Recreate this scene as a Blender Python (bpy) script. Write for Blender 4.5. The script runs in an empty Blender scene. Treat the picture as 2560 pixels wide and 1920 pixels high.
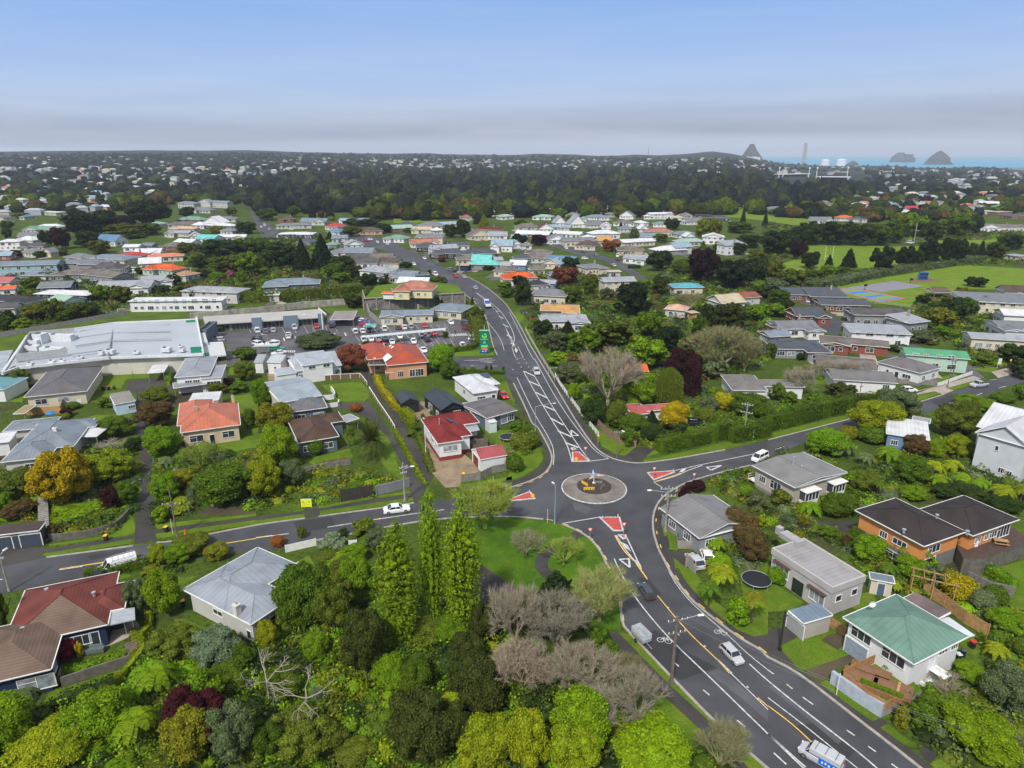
import bpy,random
import math as mA
import numpy as np
from mathutils import Vector as V3,Matrix,noise
DT=dict
from mathutils.geometry import tessellate_polygon
rnd=random.Random(7)
SC=bpy.context.scene
COL=SC.collection
# -- camera, world, sun, exposure
HAZE=7.5e-5
CAM_H=60.0
FPX=1707.0
PITCH=mA.radians(18.62)
cam_d=bpy.data.cameras.new("camera");cam=bpy.data.objects.new("camera",cam_d);COL.objects.link(cam)
cam_d.sensor_width=36.0;cam_d.lens=36.0*FPX/2560.0
cam_d.clip_start=.5;cam_d.clip_end=90000.0
cam.location=(0,0,CAM_H);cam.rotation_euler=(mA.radians(90)-PITCH,0,0)
SC.camera=cam
SUN_EL,SUN_AZ=mA.radians(50),mA.radians(200)
w=bpy.data.worlds.new("World");SC.world=w;w.use_nodes=True
nt=w.node_tree;nt.nodes.clear()
def N(t,kind,**kw):
 n=t.nodes.new(kind)
 for k,v in kw.items():
  if k.startswith('i_'):
   key=k[2:]
   key=int(key)if key.isdigit()else key
   n.inputs[key].default_value=v
  else:setattr(n,k,v)
 return n
out=N(nt,'ShaderNodeOutputWorld')
sky=N(nt,'ShaderNodeTexSky',sky_type='NISHITA',sun_disc=False,sun_elevation=SUN_EL,sun_rotation=SUN_AZ,air_density=1.4,dust_density=2.0)
bg1=N(nt,'ShaderNodeBackground');bg1.inputs[1].default_value=.10
nt.links.new(sky.outputs[0],bg1.inputs[0])
tc=N(nt,'ShaderNodeTexCoord');sx=N(nt,'ShaderNodeSeparateXYZ');nt.links.new(tc.outputs['Generated'],sx.inputs[0])
nz=N(nt,'ShaderNodeTexNoise',i_Scale=2.4,i_Detail=7.0)
mpn=N(nt,'ShaderNodeMapping');mpn.inputs['Scale'].default_value=(1,1,9)
nt.links.new(tc.outputs['Generated'],mpn.inputs[0]);nt.links.new(mpn.outputs[0],nz.inputs['Vector'])
ma=N(nt,'ShaderNodeMath',operation='MULTIPLY_ADD');ma.inputs[1].default_value=.034;ma.inputs[2].default_value=-.017
nt.links.new(nz.outputs[0],ma.inputs[0])
ad=N(nt,'ShaderNodeMath',operation='ADD');nt.links.new(sx.outputs['Z'],ad.inputs[0]);nt.links.new(ma.outputs[0],ad.inputs[1])
mx=N(nt,'ShaderNodeMath',operation='MULTIPLY_ADD');mx.inputs[1].default_value=-.022;mx.inputs[2].default_value=.0
nt.links.new(sx.outputs['X'],mx.inputs[0])
cl=N(nt,'ShaderNodeClamp');cl.inputs['Min'].default_value=-.004;cl.inputs['Max'].default_value=.012
nt.links.new(mx.outputs[0],cl.inputs[0])
ad2=N(nt,'ShaderNodeMath',operation='ADD');nt.links.new(ad.outputs[0],ad2.inputs[0]);nt.links.new(cl.outputs[0],ad2.inputs[1])
rp=N(nt,'ShaderNodeValToRGB');nt.links.new(ad2.outputs[0],rp.inputs[0])
def lin(c):
 return tuple((x/12.92 if x<=.04045 else((x+.055)/1.055)**2.4)for x in[v/255 for v in c])+(1,)
EXPO=.70
stops=[(.0,(204,214,230)),(.012,(192,202,220)),(.028,(158,169,188)),(.042,(166,178,202)),(.062,(180,200,230)),(.10,(172,201,243)),(.185,(140,181,240)),(.30,(186,198,222)),(.55,(222,222,222)),(1.0,(236,233,228))]
cr=rp.color_ramp
while len(cr.elements)>1:cr.elements.remove(cr.elements[-1])
cr.elements[0].position=0;cr.elements[0].color=lin(stops[0][1])
assert stops[0][0]==0
for p,c in stops[1:]:
 e=cr.elements.new(p);e.color=lin(c)
bg2=N(nt,'ShaderNodeBackground');bg2.inputs[1].default_value=.5**EXPO*.98
nz2=N(nt,'ShaderNodeTexNoise',i_Scale=3.3,i_Detail=8.0,i_Roughness=.62);mp2=N(nt,'ShaderNodeMapping');mp2.inputs['Scale'].default_value=(1,1,14)
nt.links.new(tc.outputs['Generated'],mp2.inputs[0]);nt.links.new(mp2.outputs[0],nz2.inputs['Vector'])
m2=N(nt,'ShaderNodeMapRange');m2.inputs['From Min'].default_value=.35;m2.inputs['From Max'].default_value=.72;nt.links.new(nz2.outputs[0],m2.inputs[0])
m3=N(nt,'ShaderNodeMapRange');m3.inputs['From Min'].default_value=.03;m3.inputs['From Max'].default_value=.13;m3.inputs['To Min'].default_value=.30;m3.inputs['To Max'].default_value=.08;nt.links.new(sx.outputs['Z'],m3.inputs[0])
m4=N(nt,'ShaderNodeMath',operation='MULTIPLY');nt.links.new(m2.outputs[0],m4.inputs[0]);nt.links.new(m3.outputs[0],m4.inputs[1])
cm=N(nt,'ShaderNodeMix',data_type='RGBA');nt.links.new(m4.outputs[0],cm.inputs[0]);nt.links.new(rp.outputs[0],cm.inputs[6]);cm.inputs[7].default_value=(.82,.86,.93,1)
nt.links.new(cm.outputs[2],bg2.inputs[0])
mr=N(nt,'ShaderNodeMapRange');mr.inputs['From Min'].default_value=.16;mr.inputs['From Max'].default_value=.5
mr.inputs['To Min'].default_value=1.0;mr.inputs['To Max'].default_value=.6
nt.links.new(sx.outputs['Z'],mr.inputs[0])
mix=N(nt,'ShaderNodeMixShader');nt.links.new(mr.outputs[0],mix.inputs[0]);nt.links.new(bg1.outputs[0],mix.inputs[1]);nt.links.new(bg2.outputs[0],mix.inputs[2])
nt.links.new(mix.outputs[0],out.inputs[0])
sl=bpy.data.lights.new("sun",'SUN');sl.energy=2.7;sl.angle=mA.radians(5);sl.color=(1.0,.96,.9)
so=bpy.data.objects.new("sun",sl);COL.objects.link(so)
so.rotation_euler=(mA.radians(90)-SUN_EL,0,mA.radians(180)-SUN_AZ+mA.radians(0))
so.location=(0,0,300)
SC.view_settings.view_transform='Standard';SC.view_settings.look='None'
SC.view_settings.exposure=EXPO;SC.view_settings.gamma=1.0
SC.cycles.max_bounces=6;SC.cycles.diffuse_bounces=3;SC.cycles.transparent_max_bounces=8
SC.cycles.volume_bounces=0;SC.cycles.use_denoising=True
# -- measuring: pixel of the photo -> point of the place
TILES={'M':(900,2042/640),'L':(1400,2042/640),'U':(500,2212/640),'F':(340,2212/640)}
SPEC={'Z3':(640,760,2212/320),'Z4':(900,760,2212/340),'Z5':(1160,880,1810/240),'O':(0,0,2212/2560),'P':(0,0,1.0)}
def TP(t,X,Y):
 if t in SPEC:x0,y0,s=SPEC[t];return(x0+X/s,y0+Y/s)
 y0,s=TILES[t[0]];return(640*int(t[1])+X/s,y0+Y/s)
def TS(t):return SPEC[t][2]if t in SPEC else TILES[t[0]][1]
def pts(t,*v):return[TP(t,v[i],v[i+1])for i in range(0,len(v),2)]
cP,sP=mA.cos(PITCH),mA.sin(PITCH)
def ray(px,py):
 a,b=(px-1280)/FPX,(960-py)/FPX
 return V3((a,cP+b*sP,-sP+b*cP))
def G(p,z=.0):
 r=ray(*p);k=(z-CAM_H)/r.z
 return V3((r.x*k,r.y*k,z))
def GP(t,x,y,z=0):return G(TP(t,x,y),z)
def GT(p):
 q=G(p)if p[1]>392 else None
 if q is not None and q.y<780 and H(q.x,q.y)==.0:return q
 r=ray(*p).normalized();d0,d=20.0,20.0;C0=V3((0,0,CAM_H))
 while d<9500:
  d1=d*1.04;q=C0+r*d1
  if q.z<H(q.x,q.y):
   for _ in range(8):
    m_=(d+d1)/2;q=C0+r*m_
    if q.z<H(q.x,q.y):d1=m_
    else:d=m_
   break
  d=d1
 q=C0+r*d;return V3((q.x,q.y,H(q.x,q.y)))
def depth(P):return P.y*cP-(P.z-CAM_H)*sP
def proj(P):
 zc=depth(P);up=P.y*sP+(P.z-CAM_H)*cP
 return(1280+FPX*P.x/zc,960-FPX*up/zc)
def top_z(P,py):
 b=(960-py)/FPX;k=P.y/(cP+b*sP)
 return CAM_H+k*(-sP+b*cP)
# -- terrain
SEA=-30.0
SKY=[(-3000,388),(-600,384),(0,381),(300,378),(640,377),(770,381),(880,384),(960,386),(1050,384),(1150,388),(1300,389),(1330,386),(1440,386),(1500,390),(1590,386),(1650,388),(1720,384),(1780,379),(1840,386),(1900,399),(1930,405),(2000,409),(2100,414),(2220,411),(2300,415),(2420,414),(2450,411),(2500,413),(2560,420),(2800,419),(3500,416),(6000,416)]
def interp(tab,x):
 if x<=tab[0][0]:return tab[0][1]
 for(a,b),(c,d)in zip(tab,tab[1:]):
  if x<=c:return b+(d-b)*(x-a)/(c-a)
 return tab[-1][1]
def smooth(a,b,x):
 t=max(.0,min(1.0,(x-a)/(b-a)));return t*t*(3-2*t)
DIPS=[(-16,50,17,14,7.0),(-2,60,10,12,3.0)]
def H(x,y):
 z=.0
 for cx,cy,rx,ry,dp in DIPS:
  q=((x-cx)/rx)**2+((y-cy)/ry)**2
  if q<1:z-=dp*(1-q)**2
 d=mA.hypot(x,y)
 if d>800 and y>0:
  px=1280+FPX*x/max(y*cP+CAM_H*sP,1)
  el=mA.atan((960-interp(SKY,px))/FPX)-PITCH
  zs=CAM_H+5200*mA.tan(el)
  t=smooth(800,5200,d)
  z+=zs*t+smooth(800,1800,d)*(1-t*.7)*14*(noise.noise(V3((x/420,y/420,0))))
  z+=smooth(3000,5200,d)*8*noise.noise(V3((x/180,y/180,3)))
  if px>1380:
   z-=smooth(5300,6000,d)*80
  z-=smooth(8000,9500,d)*200
 return z
# -- materials
MATS={}
def base_mat(name):
 m=bpy.data.materials.new(name);m.use_nodes=True
 t=m.node_tree;b=t.nodes['Principled BSDF'];MATS[name]=m
 return m,t,b
def vec(t,kind='Object'):
 return N(t,'ShaderNodeTexCoord').outputs[kind]
def mixc(t,a,b,fac,mode='MIX'):
 n=N(t,'ShaderNodeMix',data_type='RGBA',blend_type=mode)
 for i,s in((6,a),(7,b)):
  if hasattr(s,'links'):t.links.new(s,n.inputs[i])
  else:n.inputs[i].default_value=tuple(s[:3])+(1,)
 if hasattr(fac,'links'):t.links.new(fac,n.inputs[0])
 else:n.inputs[0].default_value=fac
 return n.outputs[2]
def nfac(t,scale,lo,hi,detail=4,coord='Object',v=None):
 n=N(t,'ShaderNodeTexNoise',i_Scale=scale,i_Detail=float(detail))
 t.links.new(v if v is not None else vec(t,coord),n.inputs['Vector'])
 r=N(t,'ShaderNodeMapRange');r.inputs['From Min'].default_value=lo;r.inputs['From Max'].default_value=hi
 t.links.new(n.outputs[0],r.inputs[0]);return r.outputs[0]
def flat(name,c,rough=.6,metal=.0,var=.18,scale=1.5,spec=.5,emit=None):
 if name in MATS:return MATS[name]
 m,t,b=base_mat(name)
 c2=[x*(1-var)for x in c[:3]]
 t.links.new(mixc(t,c,c2,nfac(t,scale,.35,.65)),b.inputs['Base Color'])
 b.inputs['Roughness'].default_value=rough;b.inputs['Metallic'].default_value=metal
 b.inputs['Specular IOR Level'].default_value=spec
 return m
def objcol(name,rough=.6,var=.15,scale=.8,spec=.5,metal=.0,coat=.0,ribs=None):
 """colour comes from the object's own colour, weathered by noise; ribs = (uv axis, period m, depth)"""
 m,t,b=base_mat(name)
 oi=N(t,'ShaderNodeObjectInfo')
 dark=mixc(t,oi.outputs['Color'],(.5,.48,.45),1.0,'MULTIPLY')
 f=nfac(t,scale,.38,.72)
 fm=N(t,'ShaderNodeMath',operation='MULTIPLY');t.links.new(f,fm.inputs[0]);fm.inputs[1].default_value=var*2
 c=mixc(t,oi.outputs['Color'],dark,fm.outputs[0])
 if ribs:
  uv=N(t,'ShaderNodeUVMap');s=N(t,'ShaderNodeSeparateXYZ');t.links.new(uv.outputs[0],s.inputs[0])
  for ax,per,dep in ribs:
   mm=N(t,'ShaderNodeMath',operation='MULTIPLY');mm.inputs[1].default_value=1/per;t.links.new(s.outputs[ax],mm.inputs[0])
   fr=N(t,'ShaderNodeMath',operation='FRACT');t.links.new(mm.outputs[0],fr.inputs[0])
   gt=N(t,'ShaderNodeMath',operation='LESS_THAN');gt.inputs[1].default_value=.22;t.links.new(fr.outputs[0],gt.inputs[0])
   g2=N(t,'ShaderNodeMath',operation='MULTIPLY');g2.inputs[1].default_value=dep;t.links.new(gt.outputs[0],g2.inputs[0])
   c=mixc(t,c,(.35,.34,.34),g2.outputs[0],'MULTIPLY')
 t.links.new(c,b.inputs['Base Color'])
 b.inputs['Roughness'].default_value=rough;b.inputs['Specular IOR Level'].default_value=spec;b.inputs['Metallic'].default_value=metal
 b.inputs['Coat Weight'].default_value=coat
 return m
M_ROOF_METAL=objcol('painted_metal_roof',.5,.28,.35,.4,ribs=[('X',.76,.22)])
M_ROOF_TILE=objcol('tile_roof',.8,.45,.3,.3,ribs=[('Y',.42,.4),('X',.33,.1)])
M_WALL=objcol('painted_wall',.7,.14,.5,.3)
K15=objcol('weatherboard_wall',.65,.12,.5,.3,ribs=[('Y',.2,.3)])
K9=objcol('car_paint',.25,.03,.5,.6,coat=.6)
M_OBJ=objcol('object_paint',.55,.12,1.2,.4)
K0=flat('white_trim',(.72,.72,.70),.5)
K8=flat('window_glass',(.035,.045,.06),.08,var=.4,scale=.7,spec=.8)
K7=flat('curtained_glass',(.30,.33,.36),.15,var=.5,scale=1.2,spec=.8)
K4=flat('car_glass',(.015,.02,.025),.05,var=.1,spec=.9)
K11=flat('tyre_rubber',(.02,.02,.02),.8)
M_RIM=flat('wheel_rim',(.35,.36,.38),.3,.7)
M_RED=flat('red_lens',(.5,.01,.01),.3)
K5=flat('lamp_lens',(.75,.77,.78),.15)
K3=flat('weathered_timber',(.16,.13,.10),.85,var=.35,scale=3)
K6=flat('new_timber',(.42,.24,.10),.8,var=.35,scale=2)
K1=flat('galvanised_steel',(.50,.53,.56),.4,.5)
K2=flat('concrete',(.30,.28,.25),.85,var=.4,scale=.8)
M_BARK=flat('bark',(.075,.06,.045),.9,var=.4,scale=3)
K12=flat('road_paint_white',(.60,.60,.59),.6,var=.45,scale=2.5)
M_YELL=flat('road_paint_yellow',(.80,.50,.07),.6,var=.25,scale=2)
M_CREDM=flat('red_surfacing',(.46,.07,.06),.75,var=.25,scale=1.5)
def leaf_mat(name,transl=.35,attr=False):
 m,t,b=base_mat(name)
 if attr:
  oc=N(t,'ShaderNodeAttribute',attribute_name='Col').outputs['Color']
 else:
  oi=N(t,'ShaderNodeObjectInfo');oc=oi.outputs['Color']
 ge=N(t,'ShaderNodeNewGeometry')
 hs=N(t,'ShaderNodeHueSaturation')
 r1=N(t,'ShaderNodeMapRange');r1.inputs['To Min'].default_value=.6;r1.inputs['To Max'].default_value=1.7
 t.links.new(ge.outputs['Random Per Island'],r1.inputs[0]);t.links.new(r1.outputs[0],hs.inputs['Value'])
 f=nfac(t,.55,.3,.7,3)
 r2=N(t,'ShaderNodeMapRange');r2.inputs['To Min'].default_value=.485;r2.inputs['To Max'].default_value=.52
 t.links.new(f,r2.inputs[0]);t.links.new(r2.outputs[0],hs.inputs['Hue'])
 t.links.new(oc,hs.inputs['Color'])
 b.inputs['Roughness'].default_value=.6;b.inputs['Specular IOR Level'].default_value=.1
 t.links.new(hs.outputs[0],b.inputs['Base Color'])
 tr=N(t,'ShaderNodeBsdfTranslucent');t.links.new(hs.outputs[0],tr.inputs[0])
 ms=N(t,'ShaderNodeMixShader');ms.inputs[0].default_value=transl
 t.links.new(b.outputs[0],ms.inputs[1]);t.links.new(tr.outputs[0],ms.inputs[2])
 t.links.new(ms.outputs[0],t.nodes['Material Output'].inputs[0])
 return m
K10=leaf_mat('foliage');M_LEAFA=leaf_mat('mixed_foliage',.15,attr=True)
def ground_mat():
 m,t,b=base_mat('garden_ground')
 v=vec(t)
 a=mixc(t,(.075,.125,.012),(.045,.070,.010),nfac(t,.12,.35,.65,6,v=v))
 a=mixc(t,a,(.06,.045,.03),nfac(t,.05,.56,.68,5,v=v))
 a=mixc(t,a,(.02,.03,.01),nfac(t,1.6,.45,.75,6,v=v))
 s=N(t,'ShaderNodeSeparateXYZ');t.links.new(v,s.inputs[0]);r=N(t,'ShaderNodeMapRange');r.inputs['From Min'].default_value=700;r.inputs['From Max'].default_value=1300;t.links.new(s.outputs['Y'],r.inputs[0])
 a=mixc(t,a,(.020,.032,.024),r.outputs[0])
 t.links.new(a,b.inputs['Base Color']);b.inputs['Roughness'].default_value=.95;b.inputs['Specular IOR Level'].default_value=.1
 return m
M_GROUND=ground_mat()
def grass_mat(name,c1,c2,c3):
 m,t,b=base_mat(name);v=vec(t)
 a=mixc(t,c1,c2,nfac(t,.16,.36,.64,6,v=v))
 a=mixc(t,a,c3,nfac(t,.6,.5,.8,5,v=v))
 a=mixc(t,a,[x*.55 for x in c2],nfac(t,4.0,.5,.8,6,v=v))
 bp=N(t,'ShaderNodeBump');bp.inputs['Strength'].default_value=.6;bp.inputs['Distance'].default_value=.1
 t.links.new(nfac(t,7.0,.2,.8,5,v=v),bp.inputs['Height']);t.links.new(bp.outputs[0],b.inputs['Normal'])
 t.links.new(a,b.inputs['Base Color']);b.inputs['Roughness'].default_value=.95;b.inputs['Specular IOR Level'].default_value=.15
 return m
K13=grass_mat('mown_grass',(.105,.180,.010),(.070,.125,.008),(.15,.17,.025))
M_PARK=grass_mat('park_grass',(.068,.145,.006),(.042,.100,.006),(.11,.15,.014))
M_GRASS2=grass_mat('rough_grass',(.085,.140,.012),(.055,.095,.010),(.11,.115,.03))
M_FIELD=grass_mat('playing_field_grass',(.14,.22,.014),(.10,.17,.010),(.18,.20,.04))
def asphalt(name,c1,c2,scale=.25):
 m,t,b=base_mat(name);v=vec(t)
 a=mixc(t,c1,c2,nfac(t,scale,.35,.68,7,v=v))
 a=mixc(t,a,[x*1.25 for x in c1],nfac(t,.07,.5,.66,3,v=v))
 a=mixc(t,a,[x*.6 for x in c2],nfac(t,9.0,.5,.9,4,v=v))
 t.links.new(a,b.inputs['Base Color']);b.inputs['Roughness'].default_value=.7;b.inputs['Specular IOR Level'].default_value=.4
 return m
M_ROAD=asphalt('asphalt',(.060,.062,.070),(.040,.041,.047))
K14=asphalt('asphalt_path',(.048,.043,.040),(.030,.028,.027),.5)
K16=asphalt('car_park_asphalt',(.095,.092,.10),(.066,.063,.070))
M_PAVE=asphalt('concrete_paving',(.28,.21,.13),(.17,.13,.085),.6)
K17=asphalt('pale_concrete',(.36,.31,.26),(.25,.22,.19),.6)
M_DIRT=asphalt('bare_earth',(.075,.06,.035),(.05,.045,.025),.6)
# -- mesh builder
class MB:
 def __init__(s):s.v=[];s.f=[];s.m=[];s.uv=[]
 def face(s,P,mat=0,uv=None):
  i=len(s.v);s.v.extend([tuple(p)for p in P]);s.f.append(tuple(range(i,i+len(P))));s.m.append(mat)
  s.uv.extend(uv if uv else[(0,0)]*len(P))
 def box(s,c,d,mat=0,rz=.0,T=None,top=(1,1)):
  cx,cy,cz=c;dx,dy,dz=d[0]/2,d[1]/2,d[2]/2
  ca,sa=mA.cos(rz),mA.sin(rz);P=[]
  for z,kx,ky in((-dz,1,1),(dz,top[0],top[1])):
   for x,y in((-dx,-dy),(dx,-dy),(dx,dy),(-dx,dy)):
    x,y=x*kx,y*ky
    q=V3((cx+x*ca-y*sa,cy+x*sa+y*ca,cz+z));P.append(T@q if T else q)
  for a in((3,2,1,0),(4,5,6,7),(0,1,5,4),(1,2,6,5),(2,3,7,6),(3,0,4,7)):
   Q=[P[k]for k in a]
   w_=(Q[1]-Q[0]).length;h_=(Q[2]-Q[1]).length
   s.face(Q,mat,[(0,0),(w_,0),(w_,h_),(0,h_)])
 def tube(s,A,B,r1,r2=None,n=6,mat=0,cap=True):
  A,B=V3(A),V3(B);r2=r1 if r2 is None else r2
  ax=(B-A).normalized();u=ax.orthogonal().normalized();v=ax.cross(u)
  R1=[A+(u*mA.cos(2*mA.pi*k/n)+v*mA.sin(2*mA.pi*k/n))*r1 for k in range(n)]
  R2=[B+(u*mA.cos(2*mA.pi*k/n)+v*mA.sin(2*mA.pi*k/n))*r2 for k in range(n)]
  for k in range(n):s.face([R1[k],R1[(k+1)%n],R2[(k+1)%n],R2[k]],mat)
  if cap:s.face(R2,mat);s.face(R1[::-1],mat)
 def prism(s,P,z0,z1,mat=0,side=None):
  """vertical prism over polygon P (list of xy)"""
  P=[V3((p[0],p[1],0))for p in P]
  if sum((P[i].x*P[(i+1)%len(P)].y-P[(i+1)%len(P)].x*P[i].y)for i in range(len(P)))<0:P=P[::-1]
  for t in tessellate_polygon([P]):
   q=[P[k]for k in t]
   if(q[1]-q[0]).cross(q[2]-q[0]).z<0:q=q[::-1]
   s.face([(p.x,p.y,z1)for p in q],mat)
  L=0
  for i in range(len(P)):
   a,b=P[i],P[(i+1)%len(P)];l=(b-a).length
   s.face([(a.x,a.y,z0),(b.x,b.y,z0),(b.x,b.y,z1),(a.x,a.y,z1)],mat if side is None else side,[(L,z0),(L+l,z0),(L+l,z1),(L,z1)]);L+=l
 def loft(s,rings,mat=0,cap=True):
  n=len(rings[0])
  for a,b in zip(rings,rings[1:]):
   for k in range(n):s.face([a[k],a[(k+1)%n],b[(k+1)%n],b[k]],mat)
  if cap:s.face(rings[0][::-1],mat);s.face(rings[-1],mat)
 def bd(s,name,mats,parent=None,loc=None,rz=.0,col=None,smooth_=False):
  me=bpy.data.meshes.new(name);me.from_pydata(s.v,[],s.f)
  for m in(mats if isinstance(mats,(list,tuple))else[mats]):me.materials.append(m)
  me.polygons.foreach_set('material_index',s.m)
  uvl=me.uv_layers.new(name='UVMap');uvl.data.foreach_set('uv',[c for q in s.uv for c in q])
  if smooth_:me.polygons.foreach_set('use_smooth',[True]*len(s.f))
  me.update()
  o=bpy.data.objects.new(name,me);COL.objects.link(o)
  if parent is not None:o.parent=parent
  if loc is not None:o.location=loc
  if rz:o.rotation_euler.z=rz
  if col is not None:o.color=tuple(col[:3])+(1,)
  return o
AUTO=[]
def tag(o,label=None,cat=None,group=None,kind=None):
 if label:o['label']=label
 if cat:o['category']=cat
 if group:o['group']=group
 if kind:o['kind']=kind
 return o
def auto(o,desc,cat,P,group=None):
 """label finished at the end of the script from what stands next to it"""
 tag(o,None,cat,group);AUTO.append((o,desc,proj(P)))
 return o
def emp(name,loc,rz=.0):
 o=bpy.data.objects.new(name,None);COL.objects.link(o);o.location=loc;o.rotation_euler.z=rz
 o.empty_display_size=.5;return o
def cpt(root):
 c=root.copy();COL.objects.link(c)
 for ch in root.children:
  d=ch.copy();COL.objects.link(d);d.parent=c
  for g in ch.children:
   e=g.copy();COL.objects.link(e);e.parent=d
 return c
def struct(o,name=None):
 o['kind']='structure';return o
# -- the ground sheet
def axis(lo_dense,hi_dense,step,far_neg,far_pos,r=1.09):
 a=list(np.arange(lo_dense,hi_dense+.01,step));s=step;x=a[-1]
 while x<far_pos:s*=r;x+=s;a.append(x)
 s=step;x=lo_dense;pre=[]
 while x>far_neg:s*=r;x-=s;pre.append(x)
 return pre[::-1]+a
gx=axis(-48,30,2.0,-11000,11000,1.075);gy=axis(30,80,2.0,-2500,11000,1.06)
gv=[(x,y,H(x,y))for y in gy for x in gx];nx=len(gx)
gf=[(j*nx+i,j*nx+i+1,(j+1)*nx+i+1,(j+1)*nx+i)for j in range(len(gy)-1)for i in range(nx-1)]
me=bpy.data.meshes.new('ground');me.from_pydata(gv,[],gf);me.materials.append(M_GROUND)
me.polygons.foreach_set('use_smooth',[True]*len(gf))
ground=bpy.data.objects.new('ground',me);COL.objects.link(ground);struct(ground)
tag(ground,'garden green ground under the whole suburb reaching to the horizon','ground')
m,t,b=base_mat('sea_water')
v=vec(t)
mp=N(t,'ShaderNodeMapping');mp.inputs['Scale'].default_value=(.0006,.004,1);t.links.new(v,mp.inputs[0])
nn=N(t,'ShaderNodeTexNoise',i_Scale=1.0,i_Detail=8.0);t.links.new(mp.outputs[0],nn.inputs['Vector'])
r_=N(t,'ShaderNodeMapRange');r_.inputs['From Min'].default_value=.64;r_.inputs['From Max'].default_value=.72;t.links.new(nn.outputs[0],r_.inputs[0])
a=mixc(t,(.015,.27,.42),(.6,.7,.75),r_.outputs[0]);t.links.new(a,b.inputs['Base Color']);b.inputs['Roughness'].default_value=.5
mb=MB();mb.face([(-9000,5000,SEA),(22000,5000,SEA),(30000,26000,SEA),(-12000,26000,SEA)])
sea=mb.bd('sea',m);struct(sea);tag(sea,'blue sea with white surf along the horizon','sea')
def sml(P,k=4):
 """Catmull-Rom through ground points"""
 out_=[]
 for i in range(len(P)-1):
  p0=P[max(i-1,0)];p1=P[i];p2=P[i+1];p3=P[min(i+2,len(P)-1)]
  for j in range(k):
   s=j/k
   out_.append(.5*((2*p1)+(p2-p0)*s+(2*p0-5*p1+4*p2-p3)*s*s+(3*p1-p0-3*p2+p3)*s**3))
 out_.append(P[-1]);return out_
def gp(P):return[G(p)for p in P]
def sheet(mb,P,z,mat=0):
 P=[V3((p.x,p.y,0))for p in P]
 for t in tessellate_polygon([P]):
  q=[P[k]for k in t]
  if(q[1]-q[0]).cross(q[2]-q[0]).z<0:q=q[::-1]
  mb.face([(p.x,p.y,z)for p in q],mat)
def offset(L,d):
 out_=[]
 for i,p in enumerate(L):
  a=L[max(i-1,0)];b=L[min(i+1,len(L)-1)];t=(b-a);t.z=0
  t=t.normalized()if t.length>1e-6 else V3((1,0,0));out_.append(p+V3((-t.y,t.x,0))*d)
 return out_
def ribbon(mb,L,wd,z,mat=0,z0=None):
 A,B=offset(L,wd/2),offset(L,-wd/2)
 for i in range(len(L)-1):
  q=[B[i],B[i+1],A[i+1],A[i]]
  mb.face([(p.x,p.y,z)for p in q],mat)
  if z0 is not None:
   mb.face([(A[i].x,A[i].y,z),(A[i+1].x,A[i+1].y,z),(A[i+1].x,A[i+1].y,z0),(A[i].x,A[i].y,z0)],mat)
   mb.face([(B[i+1].x,B[i+1].y,z),(B[i].x,B[i].y,z),(B[i].x,B[i].y,z0),(B[i+1].x,B[i+1].y,z0)],mat)
def walk(L,s):
 for i in range(len(L)-1):
  l=(L[i+1]-L[i]).length
  if s<=l or i==len(L)-2:return L[i].lerp(L[i+1],s/max(l,1e-6))
  s-=l
def length(L):return sum((L[i+1]-L[i]).length for i in range(len(L)-1))
def dashes(mb,L,wd,on,off,z,mat=0):
 T=length(L);s=0
 while s<T:
  e=min(s+on,T);n=max(1,int((e-s)/2));ribbon(mb,[walk(L,s+(e-s)*k/n)for k in range(n+1)],wd,z,mat);s+=on+off
nw_kerb=pts('Z5',930,590,1060,850,1180,1110,1290,1350)+pts('M2',205,540,268,650,306,730,318,790,300,855,250,912,150,965,0,1015)
w_top=pts('M1',1650,1100,1260,1142,1000,1182,500,1250,0,1320)+pts('M0',1420,1440,1080,1482,370,1577,0,1650,-500,1745,-1500,1930)
w_bot=pts('L0',-1500,560,-400,350,0,275,200,232,700,135,1230,28)+pts('M1',240,1500,480,1442,700,1400,1300,1290,1700,1256)+pts('M2',0,1252,250,1272,400,1310)
sw_kerb=pts('M2',400,1310,540,1372,640,1445,715,1545,768,1655)+pts('L2',805,80,838,190,858,300,868,400,885,510,945,590,1250,915,1660,1335,2042,1670,2700,2250)
se_kerb=pts('L3',1750,2110,1200,1650,700,1260,250,915,0,778)+pts('L2',1990,725,1800,612,1560,430,1400,285,1272,110,1210,-5)+pts('M2',1165,1500,1125,1350,1135,1210,1205,1095,1350,1000,1500,945,1700,890,1900,842)
e_bot=pts('M3',0,780,330,645,700,540,1200,440,1600,330,1960,200,2600,20)
e_top=pts('M3',2600,-90,1960,112,1800,152,1620,207,1400,277,1150,352,900,405,660,470,0,640)
ne_kerb=pts('M2',1700,718,1300,790,1040,822,900,812,760,768,640,672,500,470,383,274,180,-60)
n_right=pts('U2',142,1230,75,1100,0,975)+pts('U1',2130,870,2000,762,1850,675,1640,590,1500,520,1340,440,1200,375,1080,335,900,290)
n_left=pts('U1',780,330,1010,405,1150,455,1240,520,1400,590,1540,655,1660,740,1780,800,1870,865,1930,930,1985,1010,2015,1120,2045,1250,2085,1345)
rd=MB()
sheet(rd,gp(n_left+nw_kerb+w_top+w_bot[:]+sw_kerb+se_kerb+e_bot+e_top+ne_kerb+n_right),.03)
sheet(rd,gp(pts('U1',1000,400,900,290,700,330,450,350,230,300,70,170,0,60,-60,60,-30,170,60,330,260,400,600,420)),.026)
sheet(rd,gp(pts('Z5',-500,95,560,95,760,20,940,590,760,420,300,395,-500,330)),.038)
sheet(rd,gp(pts('U2',230,350,480,392,740,462,980,556,1215,715,1150,712,960,606,800,525,560,472,360,410,200,380)),.026)
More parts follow.
